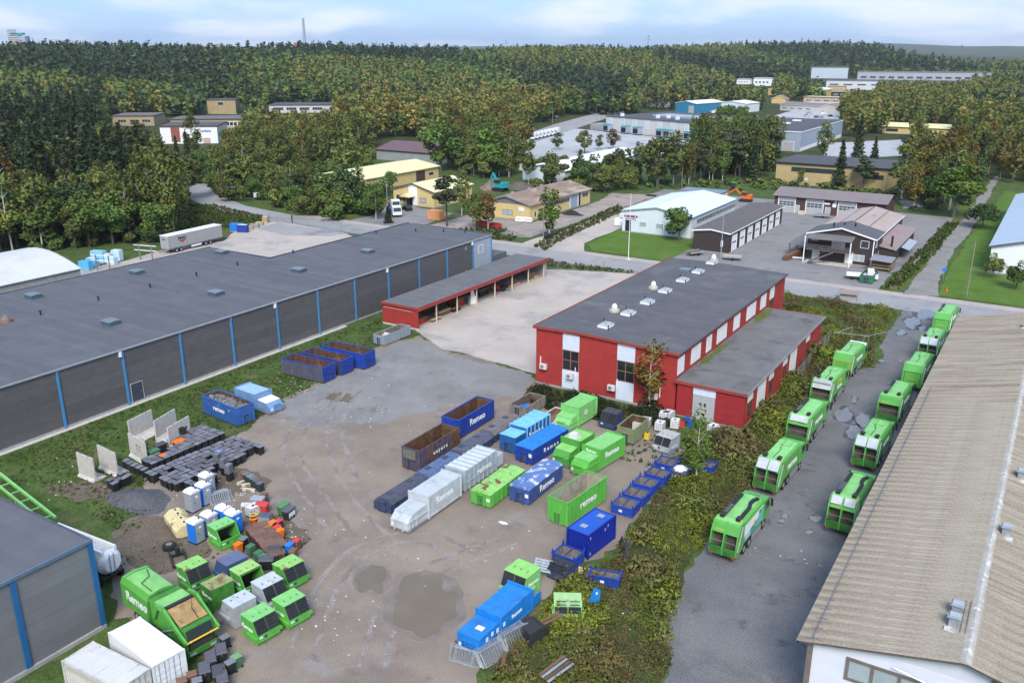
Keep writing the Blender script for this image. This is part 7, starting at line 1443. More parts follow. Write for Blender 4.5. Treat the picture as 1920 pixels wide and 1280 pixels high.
P = G(463,952); r = thing('drum', 'white steel drum lying beside the caged tank', 'drum', (P.x, P.y, .32), R(30)); MB().cyl((-.5,0,0), (.5,0,0), .3,.3,12).build('shell', m_offw, r); MB().cyl((-.2,0,0), (-.16,0,0), .315,.315,12).cyl((.2,0,0), (.24,0,0), .315,.315,12).build('hoop', m_galv, r)
def cage_pile(label, P, rz, n, w=1.7, h=1.1, lean=.5, name='crowd_barrier', mat=m_galv):
 q = random.Random(n + int(P.x)); g_ = 'stacked steel barrier panels'
 for i in range(n):
  r = thing(name, label, 'barrier', (P.x + i * .12, P.y + q.uniform(-.15,.15), 0), rz + q.uniform(-.1,.1), g_); g = MB()
  a = lambda u, z: (u, z * lean, z * (1 - lean * .45) + .03)
  for z in (0, h): g.tube([a(-w / 2, z), a(w / 2, z)], .025,5)
  for u in (-w / 2, w / 2): g.tube([a(u, 0), a(u, h)], .025,5)
  g.build('frame', mat, r); g = MB()
  for k in range(9): g.tube([a(-w / 2 + w * (k + .5) / 9,0), a(-w / 2 + w * (k + .5) / 9, h)], .014,4)
  g.build('rods', mat, r)
cage_pile('galvanised barrier panel in the pile behind the blue toilets', G(410,940), R(70), 7,1.9,1.2); cage_pile('galvanised barrier panel heaped at the near end of the blue compactor', G(862,1240), R(5), 6,2.0,1.2,.3); cage_pile('galvanised barrier panel leaning on the long side of the blue compactor', G(922,1235), R(70), 6,2.4,1.3,.6); cage_pile('galvanised barrier panel near the black hopper in the weeds', G(965,1205), R(70), 6,2.4,1.4,.5)
def pallet(label, loc, rz, w=1.2, d=.8, rot=None, mat=None, group=None):
 r = thing('pallet', label, 'pallet', loc, rz, group); mt = mat or m_wood
 if rot: r.rotation_euler = rot
 for k in range(5): MB().box(-w / 2, w / 2,-d / 2 + k * d / 4.9,-d / 2 + k * d / 4.9 + d * .15,.12,.145).build('slat', mt, r)
 for k in range(3): MB().box(-w / 2 + k * (w - .12) / 2,-w / 2 + .12 + k * (w - .12) / 2,-d / 2, d / 2,.02,.118).build('bearer', mt, r)
 return r
pallet('grey weathered pallet tilted on the navy bin', tuple(G(1018,1060,1.0)), R(15), 1.6,1.2, (R(35), 0, R(10)), m_galv); pallet('pale wooden pallet standing upright in the weeds', tuple(G(1110,1074)), 0,2.4,1.0, (R(75), 0, R(18)), m_wood)
pallet('grey pallet leaning at the end of the blue compactor', tuple(G(868,1215)), 0,1.4,1.0, (R(70), 0, R(10)), m_woodd)
P = G(1016,1158);
for i, (a, b) in enumerate((((995,1176), (1048,1146)), ((1000,1180), (1056,1150)))): o = MB().bar(G(*a, .15), G(*b, 1.25), .28,.06).build('plank', m_woodd); tag(o, ('long brown plank propped on the tipped pale green bin', 'second long brown plank beside the first on the tipped bin')[i], 'plank')
P = G(997,1190); bx = thing('black_hopper', 'black steel hopper with sloped side lying in the weeds', 'hopper', (P.x, P.y, 0), -R(20)); MB().prism([(-.9,0), (.9,0), (1.0,.7), (.4,1.1), (-.9,1.0)], 'x', -.9,.9).build('body', M('sooty_steel', (.03,.032,.035), .6,.25,2), bx); MB().bar((-1,-1.2,.1), (1.2,-1.0,.15), .12).build('bar', m_black, bx)
P = G(1165,1040); fr = thing('steel_rack', 'dark steel H-shaped frame standing in the weeds beside the blue container', 'frame', (P.x, P.y, 0), -R(55)); MB().bar((1.5,0,0), (1.9,.2,2.6), .25,.3).build('post', M('dark_steel', (.06,.065,.075), .6,.2,2), fr); MB().bar((-1.2,0,.3), (1.5,0,.25), .16).bar((-1.0,.2,1.3), (1.6,0,1.6), .12).bar((-1.2,0,.3), (-1.0,.2,1.3), .12).bar((-.2,0,.3), (1.5,0,1.6), .08).build('brace', m_black, fr)
P = G(1112,1130); o = thing('blue_plate', 'small blue steel panel sticking up from the weeds', 'panel', (P.x, P.y, 0), R(30)); MB().prism([(-.5,0), (.5,0), (.6,1.2), (.1,1.5)], 'y', -.05,.05).build('plate', m_blueb, o); MB().box(.2,.35,-.07,-.052,.9,1.1).build('sticker', m_sticker, o)
P = G(1040,1262); o = thing('scrap_sheet', 'pile of bent grey sheet metal at the lower edge of the weeds', 'scrap metal', (P.x, P.y, 0), R(-20))
for k in range(4): MB().hexa([(-.5 + k * .32,-1.2,.2), (-.22 + k * .32,-1.2,.25), (-.1 + k * .35,1.1,.9), (-.42 + k * .35,1.1,.8), (-.5 + k * .32,-1.2,.24), (-.22 + k * .32,-1.2,.29), (-.1 + k * .35,1.1,.94), (-.42 + k * .35,1.1,.84)]).build('sheet', m_galv if k % 2 else m_woodd, o)
P = G(938,1262); o = thing('broken_stake', 'broken dark post with pale end rising from the weeds', 'scrap post', (P.x, P.y, 0), R(10)); MB().bar((0,0,0), (.3,.4,1.8), .3,.12).build('post', m_woodd, o); MB().bar((.3,.4,1.8), (.33,.44,2.2), .3,.1).build('plate', m_galv, o)
# wheel, frame and steel scrap beside the cream tank
P = G(318,1028); o = thing('lorry_wheel_set', 'large black lorry wheel lying flat beside the cream tank', 'wheel', (P.x, P.y, 0)); MB().cyl((0,0,0), (0,0,.42), .62,.62,18).cyl((0,0,.42), (0,0,.5), .62,.5,18).build('tyre', m_tyre, o); MB().cyl((0,0,.505), (0,0,.53), .3,.22,12).build('rim', m_steel, o)
P = G(335,1052); o = thing('trailer_chassis', 'black steel trailer frame lying on the grass beside the wheel', 'frame', (P.x, P.y, 0), R(60)); MB().bar((-.6,-1.2,.25), (-.6,1.5,.25), .12,.2).bar((.6,-1.2,.25), (.6,1.5,.25), .12,.2).bar((-.6,-1.2,.25), (.6,-1.2,.25), .12,.2).bar((-.6,.8,.25), (.6,.8,.25), .12,.2).build('beam', m_black, o); MB().cyl((.1,1.0,.2), (.1,1.0,.9), .22,.22,10).build('post', m_black, o)
for i, (px, py, a) in enumerate(((456,905,80), (466,910,50), (467,920,20))): P = G(px, py); o = thing('concrete_block', ('cream block standing lengthways by the short dark bin row', 'cream block leaning on a rusty scrap', 'cream block lying nearest the caged tank')[i], 'block', (P.x, P.y, 0), R(a)); MB().box(-.7,.7,-.14,.14,0,.28).build('block', M('cream_block', (.62,.55,.42), .8,.12,2), o); MB().box(-.3,.3,-.143,-.141,.05,.2).build('mark', m_woodd, o)
P = G(491,978); o = thing('road_barrier', 'red and white folded road barrier in a yellow hose', 'barrier', (P.x, P.y, 0), R(60)); MB().box(-1.0,1.0,-.1,.1,0,.85).build('panel', m_red, o)
for k in range(4): MB().hexa([(-.9 + k * .5,-.104,.1), (-.7 + k * .5,-.104,.1), (-.5 + k * .5,-.104,.75), (-.7 + k * .5,-.104,.75), (-.9 + k * .5,-.1015,.1), (-.7 + k * .5,-.1015,.1), (-.5 + k * .5,-.1015,.75), (-.7 + k * .5,-.1015,.75)]).build('stripe', m_sticker if k % 2 else m_orange, o)
P = G(478,980); o = thing('yellow_hose', 'coil of yellow hose beside the red road barrier', 'hose', (P.x, P.y, 0)); MB().tube([(.45 * math.cos(i * .5), .45 * math.sin(i * .5), .3 + i * .03) for i in range(30)], .05,5).build('coil', m_yellow, o)
for i, (px, py, mt, lb) in enumerate(((1279,800, m_redbin, 'red canister among the caged white tanks'), (1213,822, m_yellow, 'yellow canister among the caged white tanks'))): P = G(px, py); o = thing('canister', lb, 'canister', (P.x, P.y, 0)); MB().taper(0,0,0,.75,.6,.5,.5,.4).build('body', mt, o); MB().cyl((0,0,.75), (0,0,.83), .1,.1,8).build('cap', m_black, o)
for k, (px, py, z) in enumerate(((1291,800,0), (1293,800,.45), (1292,792,0), (1287,794,.45))): P = G(px, py); o = thing('blue_drum', 'blue plastic drum in the pile beside the roller door', 'drum', (P.x, P.y, z), 0, 'blue drums'); MB().cyl((0,0,0), (0,0,.44), .3,.3,10).build('shell', M('drum_blue', (.01,.09,.42), .45,.1,2), o); MB().cyl((0,0,.2), (0,0,.24), .315,.315,10).build('hoop', M('drum_blue', (.01,.09,.42), .45), o)
# litter
rr = random.Random(9); lit = MB()
for (px, py, n, sp) in ((440,930,60,80), (540,1000,50,60), (560,720,40,40), (130,900,40,90), (700,760,40,140), (600,1150,30,80), (820,1000,25,150), (1180,1150,14,80), (1480,1050,12,80)):
 for _ in range(n):
  P = G(px + rr.gauss(0, sp * .6), py + rr.gauss(0, sp * .3)); s = rr.uniform(.03,.1); lit.taper(P.x, P.y, .02,.02 + s * .4, s * 2, s * 1.4, s, s)
lt = lit.build('litter', m_offw); lt['kind'] = 'stuff'
P = G(943,980); o = thing('paper_scrap', 'white paper scrap lying on the open yard gravel', 'scrap', (P.x, P.y, .02)); MB().prism([(-.5,-.1), (.1,-.25), (.6,.0), (.3,.2), (-.3,.15)], 'z', 0,.04).build('sheet', m_white, o)
# ================================================================ lorries, cars, machines
def wheel(root, x, y, r=.52, w=.3, name='wheel'):
 s = 1 if x > 0 else -1
 o = MB().cyl((x - w / 2, y, r), (x + w / 2, y, r), r, r, 16).build(name, m_tyre, root)
 MB().cyl((x + s * w / 2, y, r), (x + s * (w / 2 + .02), y, r), r * .55, r * .42,12).build('rim', m_galv, o)
m_tdark = M('tailgate_dark_green', (.040,.13,.028), .6,.25,2, stain=[((.02,.02,.015), 1.2,.5,.7)])  # darker green of the tail lip, with near-black stains
m_hop = M('dirty_hopper', (.075,.06,.045), .8,.35,2)
m_hose = M('black_hose_cover', (.018,.019,.021), .55,.2,4)
m_teal2 = M('teal_print', (.03,.33,.30), .45,.12,1)
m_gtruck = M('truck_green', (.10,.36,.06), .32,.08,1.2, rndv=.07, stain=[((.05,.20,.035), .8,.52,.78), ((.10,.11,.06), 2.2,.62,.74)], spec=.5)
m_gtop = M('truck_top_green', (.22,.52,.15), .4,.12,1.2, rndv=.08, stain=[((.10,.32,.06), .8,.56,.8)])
def truck(label, A, rz, kind, double=False, plate=None, hoses=0, side='text', closed=False, right=False):
 """rear left (or right) bottom corner at the pixel; +y is the driving direction"""
 P = G(*A); c, s = math.cos(rz), math.sin(rz); dx = -1.28 if right else 1.28
 r = thing('garbage_truck', label, 'garbage truck', (P.x + dx * c, P.y + dx * s, 0), rz, 'green garbage trucks parked along the lane'); L = 9.3
 MB().box(-.42,.42,.9, L - .6,.62,.95).build('chassis', m_black, r)
 for y in (2.35,3.65,7.75):
  for x in (-1.02,1.02): wheel(r, x, y, .52,.42 if y < 5 else .32)
 for sx in (-1,1):
  MB().box(sx * 1.2 - .04, sx * 1.2 + .04,4.4,6.9,.45,1.0).build('side_guard', m_galv, r)
  MB().box(sx * .95 - .28, sx * .95 + .28,1.7,4.3,1.06,1.12).build('mudguard', m_black, r)
 X = 1.24
 pr = [(-X, 1.15), (X, 1.15), (X, 3.0), (X - .10,3.3), (X - .32,3.47), (0,3.56), (-X + .32,3.47), (-X + .10,3.3), (-X, 3.0)]
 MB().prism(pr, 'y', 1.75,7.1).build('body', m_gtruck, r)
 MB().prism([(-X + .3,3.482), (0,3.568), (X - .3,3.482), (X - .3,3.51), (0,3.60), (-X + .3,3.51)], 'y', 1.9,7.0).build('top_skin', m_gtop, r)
 for y in (1.72,7.06): MB().prism([(a * 1.04,1.1 + (b - 1.1) * 1.03) for a, b in pr], 'y', y, y + .13).build('body_hoop', m_gtruck, r)
 for sx in (-1,1): MB().box(sx * (X + .005) - .015, sx * (X + .005) + .015,1.9,7.0,1.18,1.34).build('lower_rail', m_greend, r)
 # tailgate
 for sx in (-1,1):
  x0, x1 = (X - .07, X + .05) if sx > 0 else (-X - .05,-X + .07)
  MB().prism([(1.70,.95), (1.70,3.66), (.85,3.62), (.25,2.75), (.02,1.55), (-.1,.8), (.4,.62)], 'x', x0, x1).build('tailgate_cheek', m_gtruck, r)
  MB().cyl((sx * (X + .07), .3,1.2), (sx * (X + .07), 1.3,3.3), .05,.05,7).build('hydraulic_ram', m_galv, r)
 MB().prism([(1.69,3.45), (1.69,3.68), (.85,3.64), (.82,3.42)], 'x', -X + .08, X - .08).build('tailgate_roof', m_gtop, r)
 if closed:
  MB().prism([(.84,3.60), (.84,3.3), (.3,2.6), (.06,1.5), (-.06,.8), (-.1,.8), (.0,1.55), (.22,2.75)], 'x', -X + .08, X - .08).build('tail_door', m_gtruck, r)
  g = MB()
  for a, b in (((-1.0,.2,2.68), (1.0,.2,2.68)), ((-1.0,-.06,1.1), (1.0,-.06,1.1)), ((-1.0,.2,2.68), (-1.0,-.06,1.1)), ((1.0,.2,2.68), (1.0,-.06,1.1))): g.bar(a, b, .06)
  g.build('reflective_outline', m_amber if kind == 'old' else m_tdark, r); lettering(r, 'Remeo', (0,-.03,1.75), .32, 'y-', m_yellow)
 else:
  MB().prism([(.83,3.62), (.80,3.3), (.62,3.0), (.42,2.6), (.34,2.66), (.5,3.05), (.64,3.45)], 'x', -X + .08, X - .08).build('tailgate_hood', m_gtruck if not plate else (m_greyw if plate == 'steel' else m_gtruck), r)
  lettering(r, 'Remeo', (-.5,.44,2.95), .26, 'y-', m_yellow)
  MB().prism([(1.65,1.0), (1.65,3.4), (1.2,3.4), (.95,1.9), (.75,1.1)], 'x', -X + .08, X - .08).build('packer_plate', m_hop, r)
  MB().prism([(-.08,.75), (.72,.75), (.72,.95), (.0,1.0)], 'x', -X + .08, X - .08).build('hopper_floor', m_hop, r)
  g = MB().prism([(-.14,.72), (-.082,.72), (-.03,1.52), (-.1,1.52)], 'x', -X + .05, X - .05)
  g.build('hopper_lip', m_tdark, r)
  for k in range(4): MB().bar((-1.12,-.155 + .012 * k, .82 + k * .19), (1.12,-.155 + .012 * k, .82 + k * .19), .05).build('lip_rib', m_greend, r)
  MB().tube([(-1.2,-.02,1.5), (-1.2,-.28,2.2), (1.2,-.28,2.2), (1.2,-.02,1.5)], .022,6).build('guard_rail', m_steel, r)
  if double: MB().prism([(1.2,1.0), (1.2,3.62), (.72,3.66), (.12,2.6), (-.17,1.5), (-.17,.72)], 'x', -.06,.06).build('divider', m_gtruck, r)
 if plate == 'white':
  for sx in ((-1,1) if double else (0,)):
   a, b = ((sx * .6 - .5, sx * .6 + .5) if sx else (-1.0,1.0)); MB().hexa([(a, .30,3.12), (b, .30,3.12), (b, .86,3.70), (a, .86,3.70), (a, .27,3.15), (b, .27,3.15), (b, .83,3.74), (a, .83,3.74)]).build('cover_plate', m_greyw, r)
 elif plate == 'grey':
  for sx in (-1,1): a, b = (sx * .6 - .54, sx * .6 + .54); MB().hexa([(a, .1,2.9), (b, .1,2.9), (b, .86,3.72), (a, .86,3.72), (a, .06,2.94), (b, .06,2.94), (b, .83,3.77), (a, .83,3.77)]).build('cover_plate', M('zinc_plate', (.46,.48,.52), .4,.1,2), r)
 elif plate == 'steel': MB().cyl((-1.1,.75,3.42), (1.1,.75,3.42), .32,.32,14).build('steel_roll', M('bare_steel', (.50,.52,.50), .3,.15,2, metal=.4), r)
 if not closed:
  g = MB()
  for sx in (-1,1): g.box(sx * .75 - .2, sx * .75 + .2,1.3,1.9,3.69,3.95)
  g.build('lift_motor', m_black, r)
 hs = [(-.78,0)] if hoses == 1 else ([(-.78,0), (.62,1)] if hoses == 2 else [])
 for x, bend in hs:
  pts = [(x, 1.3), (x, 6.6)] if not bend else [(x + .12,1.3), (x + .12,4.4), (x - .1,5.3), (x - .05,6.0), (x + .18,6.6)]
  for a, b in zip(pts[:-1], pts[1:]): MB().bar((a[0], a[1], 3.66), (b[0], b[1], 3.66), .34,.16).build('hose_cover', m_hose, r)
  g = MB()
  for k in range(12): g.box(x - .19 if not bend else x - .08, x + .19 if not bend else x + .28,1.5 + k * .22,1.56 + k * .22,3.75,3.775)
  if not bend: g.build('hose_clip', m_steel, r)
 if not hoses: MB().tube([(0,1.9,3.66), (.1,4.0,3.70), (-.2,4.8,3.68), (-.2,6.8,3.66)], .03,5).build('hose', m_black, r); MB().box(-.45,.55,5.4,6.6,3.62,3.68).build('hatch', m_gtop, r)
 # cab
 cb = [(7.35,.95), (L, .95), (L + .02,1.75), (L - .18,2.85), (L - .5,3.0), (7.35,3.05)]
 MB().prism(cb, 'x', -1.2,1.2).build('cab', m_gtruck, r)
 MB().prism([(L + .035,1.8), (L - .15,2.75), (L - .11,2.75), (L + .065,1.8)], 'x', -1.08,1.08).build('windscreen', m_glass, r)
 for sx in (-1,1):
  MB().prism([(7.95,1.85), (8.95,1.85), (8.85,2.7), (7.95,2.7)], 'x', sx * 1.215 - .012, sx * 1.215 + .012).build('side_window', m_glass, r)
  MB().box(sx * 1.42 - .1, sx * 1.42 + .1, L - .25, L - .12,1.9,2.7).box(min(sx * 1.2, sx * 1.42), max(sx * 1.2, sx * 1.42), L - .22, L - .16,2.65,2.72).build('mirror', m_black, r)
  MB().box(sx * .9 - .22, sx * .9 + .22, L + .003, L + .05,1.05,1.3).build('headlight', m_glassl, r)
  MB().box(sx * 1.05 - .12, sx * 1.05 + .12,-.02 if closed else -.185,.03 if closed else -.15,.62,.74).build('tail_light', m_redlens, r)
  MB().cyl((sx * .95,7.5,3.06), (sx * .95,7.5,3.26), .07,.06,8).build('beacon', m_amber, r); MB().cyl((sx * 1.0,1.5,3.69), (sx * 1.0,1.5,3.85), .06,.05,8).build('beacon', m_amber, r)
 MB().box(-.45,.45,7.7,8.3,3.04,3.09).build('roof_hatch', m_slate, r); MB().box(-1.1,1.1,7.12,7.33,1.0,2.9).build('intake', m_black, r)
 if kind == 'old': MB().box(-1.15,1.15,7.4,8.6,3.06,3.3).build('roof_deflector', m_white, r)
 if side == 'text': lettering(r, 'remeo', (X + .022,4.6,2.25), 1.15, 'x+'); lettering(r, 'remeo', (-X - .022,4.6,2.25), 1.15, 'x-')
 elif side == 'arc':
  lettering(r, 'remeo', (X + .022,4.6,2.0), .8, 'x+'); g = MB()
  for k in range(9): t0, t1 = math.pi * k / 9, math.pi * (k + 1) / 9; g.hexa([(X + .004,4.6 + a * math.cos(t), 2.4 + a * .55 * math.sin(t)) for a, t in ((1.2, t0), (1.2, t1), (.5, t1), (.5, t0))] + [(X + .012,4.6 + a * math.cos(t), 2.4 + a * .55 * math.sin(t)) for a, t in ((1.2, t0), (1.2, t1), (.5, t1), (.5, t0))])
  g.build('sunrise_emblem', m_yellow, r)
 elif side == 'banner':
  MB().box(X + .003, X + .016,1.95,6.95,1.36,2.98).build('banner', m_white, r); MB().prism([(1.95,1.4), (5.6,1.4), (5.6,2.2), (1.95,1.9)], 'x', X + .018, X + .024).build('banner_print', m_teal2, r); MB().prism([(5.0,1.4), (6.9,1.4), (6.9,2.9), (6.1,2.9)], 'x', X + .026, X + .032).build('banner_print', M('pale_teal_print', (.13,.50,.42), .45,.1,1), r)
  MB().cyl((X + .026,6.0,2.72), (X + .034,6.0,2.72), .2,.2,12).build('banner_mark', m_black, r); MB().cyl((X + .026,4.6,2.2), (X + .034,4.6,2.2), .3,.3,12).build('banner_mark', m_yellow, r)
  for k in range(5): MB().box(X + .026, X + .032,2.2,3.6,1.48 + k * .12,1.53 + k * .12).build('banner_line', m_sticker, r)
 return r
tz = [-R(2), -R(3), -R(2), -R(2), -R(3)]
truck('green garbage truck nearest the camera with black hose tracks and a white side banner', (1378,1060), tz[0], 'a', True, None, 2, 'banner', right=True)
truck('green garbage truck with two grey lids, second nearest in the row beside the weeds', (1455,934), tz[1], 'a', True, 'grey', 0, 'text', right=True)
truck('green garbage truck with single white plate, third in the row beside the weeds', (1511,843), tz[2], 'a', False, 'white', 1, 'text', right=True)
truck('green garbage truck with bare steel roll and emblem, fourth in the row beside the weeds', (1553,770), tz[3], 'a', False, 'steel', 0, 'arc', right=True)
truck('older closed-tail green truck with orange outline, last in the row beside the weeds', (1592,715), tz[4], 'old', False, None, 0, 'text', True, right=True)
truck('green garbage truck nearest the camera beside the corrugated roof, with hose tracks', (1545,997), -R(2), 'a', True, 'white', 2, 'text')
truck('green garbage truck with two pale grey lids, second beside the corrugated roof', (1594,878), -R(2), 'a', True, 'grey', 0, 'text')
truck('green garbage truck with one dark hose track, third beside the corrugated roof', (1640,793), -R(2), 'a', False, None, 1, 'text')
truck('closed-tail green truck with dark hose, fourth beside the corrugated roof', (1687,730), -R(2), 'b', False, None, 0, 'text', True)
truck('green garbage truck with two grey lids, fifth beside the corrugated roof', (1717,678), -R(2), 'a', True, 'grey', 0, 'text')
truck('closed-tail green truck farthest along the lane at the street', (1745,627), -R(2), 'b', False, None, 1, 'text', True)
# ---- front loader truck
P = G(409,1213); fl = thing('front_loader_truck', 'green front-loading refuse truck with brown dented hopper shield beside the white container', 'garbage truck', (P.x, P.y, 0), -R(98))
def flip(o): pass
# local: +y forwards, front bumper at y = 0, nearest front right corner at x = 0
MB().box(.75,1.75,-9.6,-.5,.6,.95).build('chassis', m_black, fl)
for y in (-1.5,-6.4,-7.7):
 for x in (.28,2.22):
  o = MB().cyl((x - .18, y, .52), (x + .18, y, .52), .52,.52,16).build('wheel', m_tyre, fl); MB().cyl((x + (-.2 if x < 1 else .18), y, .52), (x + (-.18 if x < 1 else .2), y, .52), .3,.3,12).build('rim', m_galv, o)
fp = [(0,1.1), (2.5,1.1), (2.5,3.0), (2.25,3.45), (1.25,3.6), (.25,3.45), (0,3.0)]
MB().prism(fp, 'y', -9.2,-5.3).build('body', m_gtruck, fl); MB().prism([(.3,3.475), (1.25,3.612), (2.2,3.475), (2.2,3.5), (1.25,3.64), (.3,3.5)], 'y', -9.1,-5.4).build('top_skin', m_gtop, fl)
MB().prism([(1.25 + (a - 1.25) * 1.05,1.05 + (b - 1.05) * 1.03) for a, b in fp], 'y', -9.5,-9.2).build('rear_door', m_gtruck, fl); MB().prism([(1.25 + (a - 1.25) * 1.05,1.05 + (b - 1.05) * 1.03) for a, b in fp], 'y', -5.3,-5.05).build('body_hoop', m_greend, fl)
MB().box(.05,2.45,-5.04,-2.3,1.2,3.4).build('hopper', m_gtruck, fl); MB().box(.1,2.4,-5.0,-4.35,3.402,3.46).build('hopper_slot', m_greend, fl); MB().box(.1,2.4,-4.3,-2.95,3.402,3.5).build('hopper_lid', m_gtop, fl); MB().box(.1,2.4,-2.94,-2.6,3.402,3.6).build('black_band', m_black, fl)
MB().hexa([(.12,-2.55,3.4), (2.38,-2.55,3.4), (2.38,-.75,2.72), (.12,-.75,2.72), (.12,-2.55,3.5), (2.38,-2.55,3.5), (2.38,-.7,2.82), (.12,-.7,2.82)]).build('shield', M('dirty_tan_shield', (.36,.23,.10), .8,.3,1.2, stain=[((.10,.07,.05), .9,.52,.72)]), fl)
MB().prism([(-2.28,.95), (-.05,.95), (-.03,1.7), (-.3,2.65), (-2.28,2.7)], 'x', .08,2.42).build('cab', m_greend, fl); MB().prism([(-.02,1.7), (-.27,2.55), (-.23,2.57), (.02,1.72)], 'x', .2,2.3).build('windscreen', m_glass, fl)
MB().box(.15,2.35,-.045,.01,1.0,1.62).build('grille', m_black, fl); MB().box(.05,2.45,-.2,.12,.5,.92).build('bumper', m_greend, fl)
for z in (1.1,1.25,1.4): MB().box(.3,2.2,.012,.03, z, z + .06).build('grille_bar', m_hop, fl)
for x in (.4,2.1): MB().cyl((x, -.0,1.72), (x, .05,1.72), .1,.1,10).build('lamp', m_sticker, fl); MB().box(x - .25, x + .25,.122,.15,.6,.8).build('headlight', m_glassl, fl)
for x in (-.12,2.62):
 g = MB(); pts = [(x, -4.3,2.2), (x, -3.6,3.5), (x, -2.6,3.62), (x, -.9,2.5), (x, .25,1.9)]
 for a, b in zip(pts[:-1], pts[1:]): g.bar(a, b, .18,.38)
 g.build('loader_arm', m_gtruck, fl); MB().cyl((x, -3.2,1.4), (x, -1.4,2.4), .07,.07,8).build('hydraulic_ram', m_galv, fl)
MB().cyl((-.1,.25,1.9), (2.6,.25,1.9), .07,.07,8).build('fork_shaft', m_yellow, fl); MB().tube([(.5,-2.2,3.7), (.9,-1.6,3.4), (1.0,-.6,3.0)], .03,4).build('wiper_arm', m_black, fl)
lettering(fl, 'Remeo', (2.525,-7.2,2.2), 1.15, 'x+'); lettering(fl, 'Remeo', (-.025,-7.2,2.2), 1.15, 'x-'); MB().tube([(.6,-8.8,3.66), (1.0,-7.6,3.7), (1.9,-7.2,3.66), (1.9,-5.6,3.62)], .03,5).build('hose', m_black, fl)
# ---- tanker and green ladder frame behind the grey warehouse
P = G(219,1040,2.6); tk = thing('tanker_trailer', 'dirty white tanker trailer showing its rounded end behind the grey warehouse corner', 'tanker', (P.x - 4.2, P.y - .6,0), R(3))
MB().cyl((-4,0,2.0), (3.6,0,2.0), 1.15,1.15,20).build('barrel', m_offw, tk); MB().cyl((3.6,0,2.0), (4.1,0,2.0), 1.15,.8,20).build('end_cap', m_white, tk); MB().box(-4,3.8,.55,.75,2.9,3.3).box(-4,3.8,-.75,-.55,2.9,3.3).build('catwalk_rail', m_white, tk); MB().box(-4,4.0,-1.0,1.0,.75,.95).build('chassis', m_black, tk)
for x in (2.2,3.3,-2.5):
 for y in (-1,1): o = MB().cyl((x, y - .15,.5), (x, y + .15,.5), .5,.5,14).build('wheel', m_tyre, tk); MB().cyl((x, y + (.15 if y > 0 else -.17), .5), (x, y + (.17 if y > 0 else -.15), .5), .28,.28,10).build('rim', m_galv, o)
MB().tube([(4.15,-.3,1.0), (4.15,-.3,3.0)], .03,4).tube([(4.15,.1,1.0), (4.15,.1,3.0)], .03,4).build('ladder', m_steel, tk)
a, b = G(0,888,2.4), G(104,970,2.4); a2 = a + (a - b) * .15; gf = thing('green_boom', 'bright green lattice boom lying behind the grey warehouse', 'boom', (0,0,0)); nrm = Vector((-(b - a).y, (b - a).x, 0)).normalized() * -1.1
MB().bar(a2, b, .22,.3).build('chord', m_gtop, gf); MB().bar(a2 + nrm, b + nrm, .2,.25).build('chord', m_gtop, gf)
for k in range(7): p = a2 + (b - a2) * (k / 6.3); MB().bar(p, p + nrm, .1).build('rung', m_gtop, gf);
g = MB()
for p in (a2, b): g.bar((p.x, p.y, 0), p, .2).bar((p.x + nrm.x, p.y + nrm.y, 0), p + nrm, .2)
g.build('support', m_greend, gf)
# ---- curtain-sided trailer and rear lot goods
P1, P2 = G(321,476), G(416,453); d = P2 - P1; ct = thing('curtain_trailer', 'long grey curtain-sided trailer with white roof parked before the forest', 'trailer', tuple((P1 + P2) / 2), math.atan2(d.y, d.x)); L = d.length + .8
MB().box(-L / 2, L / 2,.05,2.6,1.15,3.95).build('curtain', M('grey_curtain', (.33,.33,.33), .6,.06,.8), ct); MB().box(-L / 2 - .05, L / 2 + .05,0,2.65,3.952,4.08).build('roof', m_white, ct); MB().box(-L / 2, L / 2,.2,2.45,.85,1.14).build('bed', m_steel, ct)
for k in range(22): MB().box(-L / 2 + .3 + k * L / 22.5,-L / 2 + .36 + k * L / 22.5,.02,.047,1.2,3.9).build('curtain_strap', M('strap_grey', (.27,.27,.27), .6,.1,1), ct)
for x in (-L / 2 + 2.2,-L / 2 + 3.5, L / 2 - 5.2, L / 2 - 3.8): o = MB().cyl((x, .1,.5), (x, .5,.5), .5,.5,14).build('wheel', m_tyre, ct); MB().cyl((x, 2.1,.5), (x, 2.5,.5), .5,.5,14).build('wheel', m_tyre, ct); MB().cyl((x, .08,.5), (x, .1,.5), .27,.27,10).build('rim', m_galv, o)
MB().box(-1.5,1.5,.1,.2,.45,.85).build('side_guard', m_white, ct); lettering(ct, 'PNO', (-L / 2 + 4.0,0.0,3.0), 1.0, 'y-', m_black, 1.1); MB().prism([(-L / 2 + 3.0,2.6), (-L / 2 + 5.0,2.6), (-L / 2 + 4.0,2.0)], 'y', .015,.045).build('red_emblem', m_red, ct)
lettering(ct, 'PNO', (-L / 2 - .02,1.4,3.2), .5, 'x-', m_black); MB().tube([(-L / 2,1.3,.8), (-L / 2 - 1.8,1.3,.6)], .08,5).build('drawbar', m_black, ct)
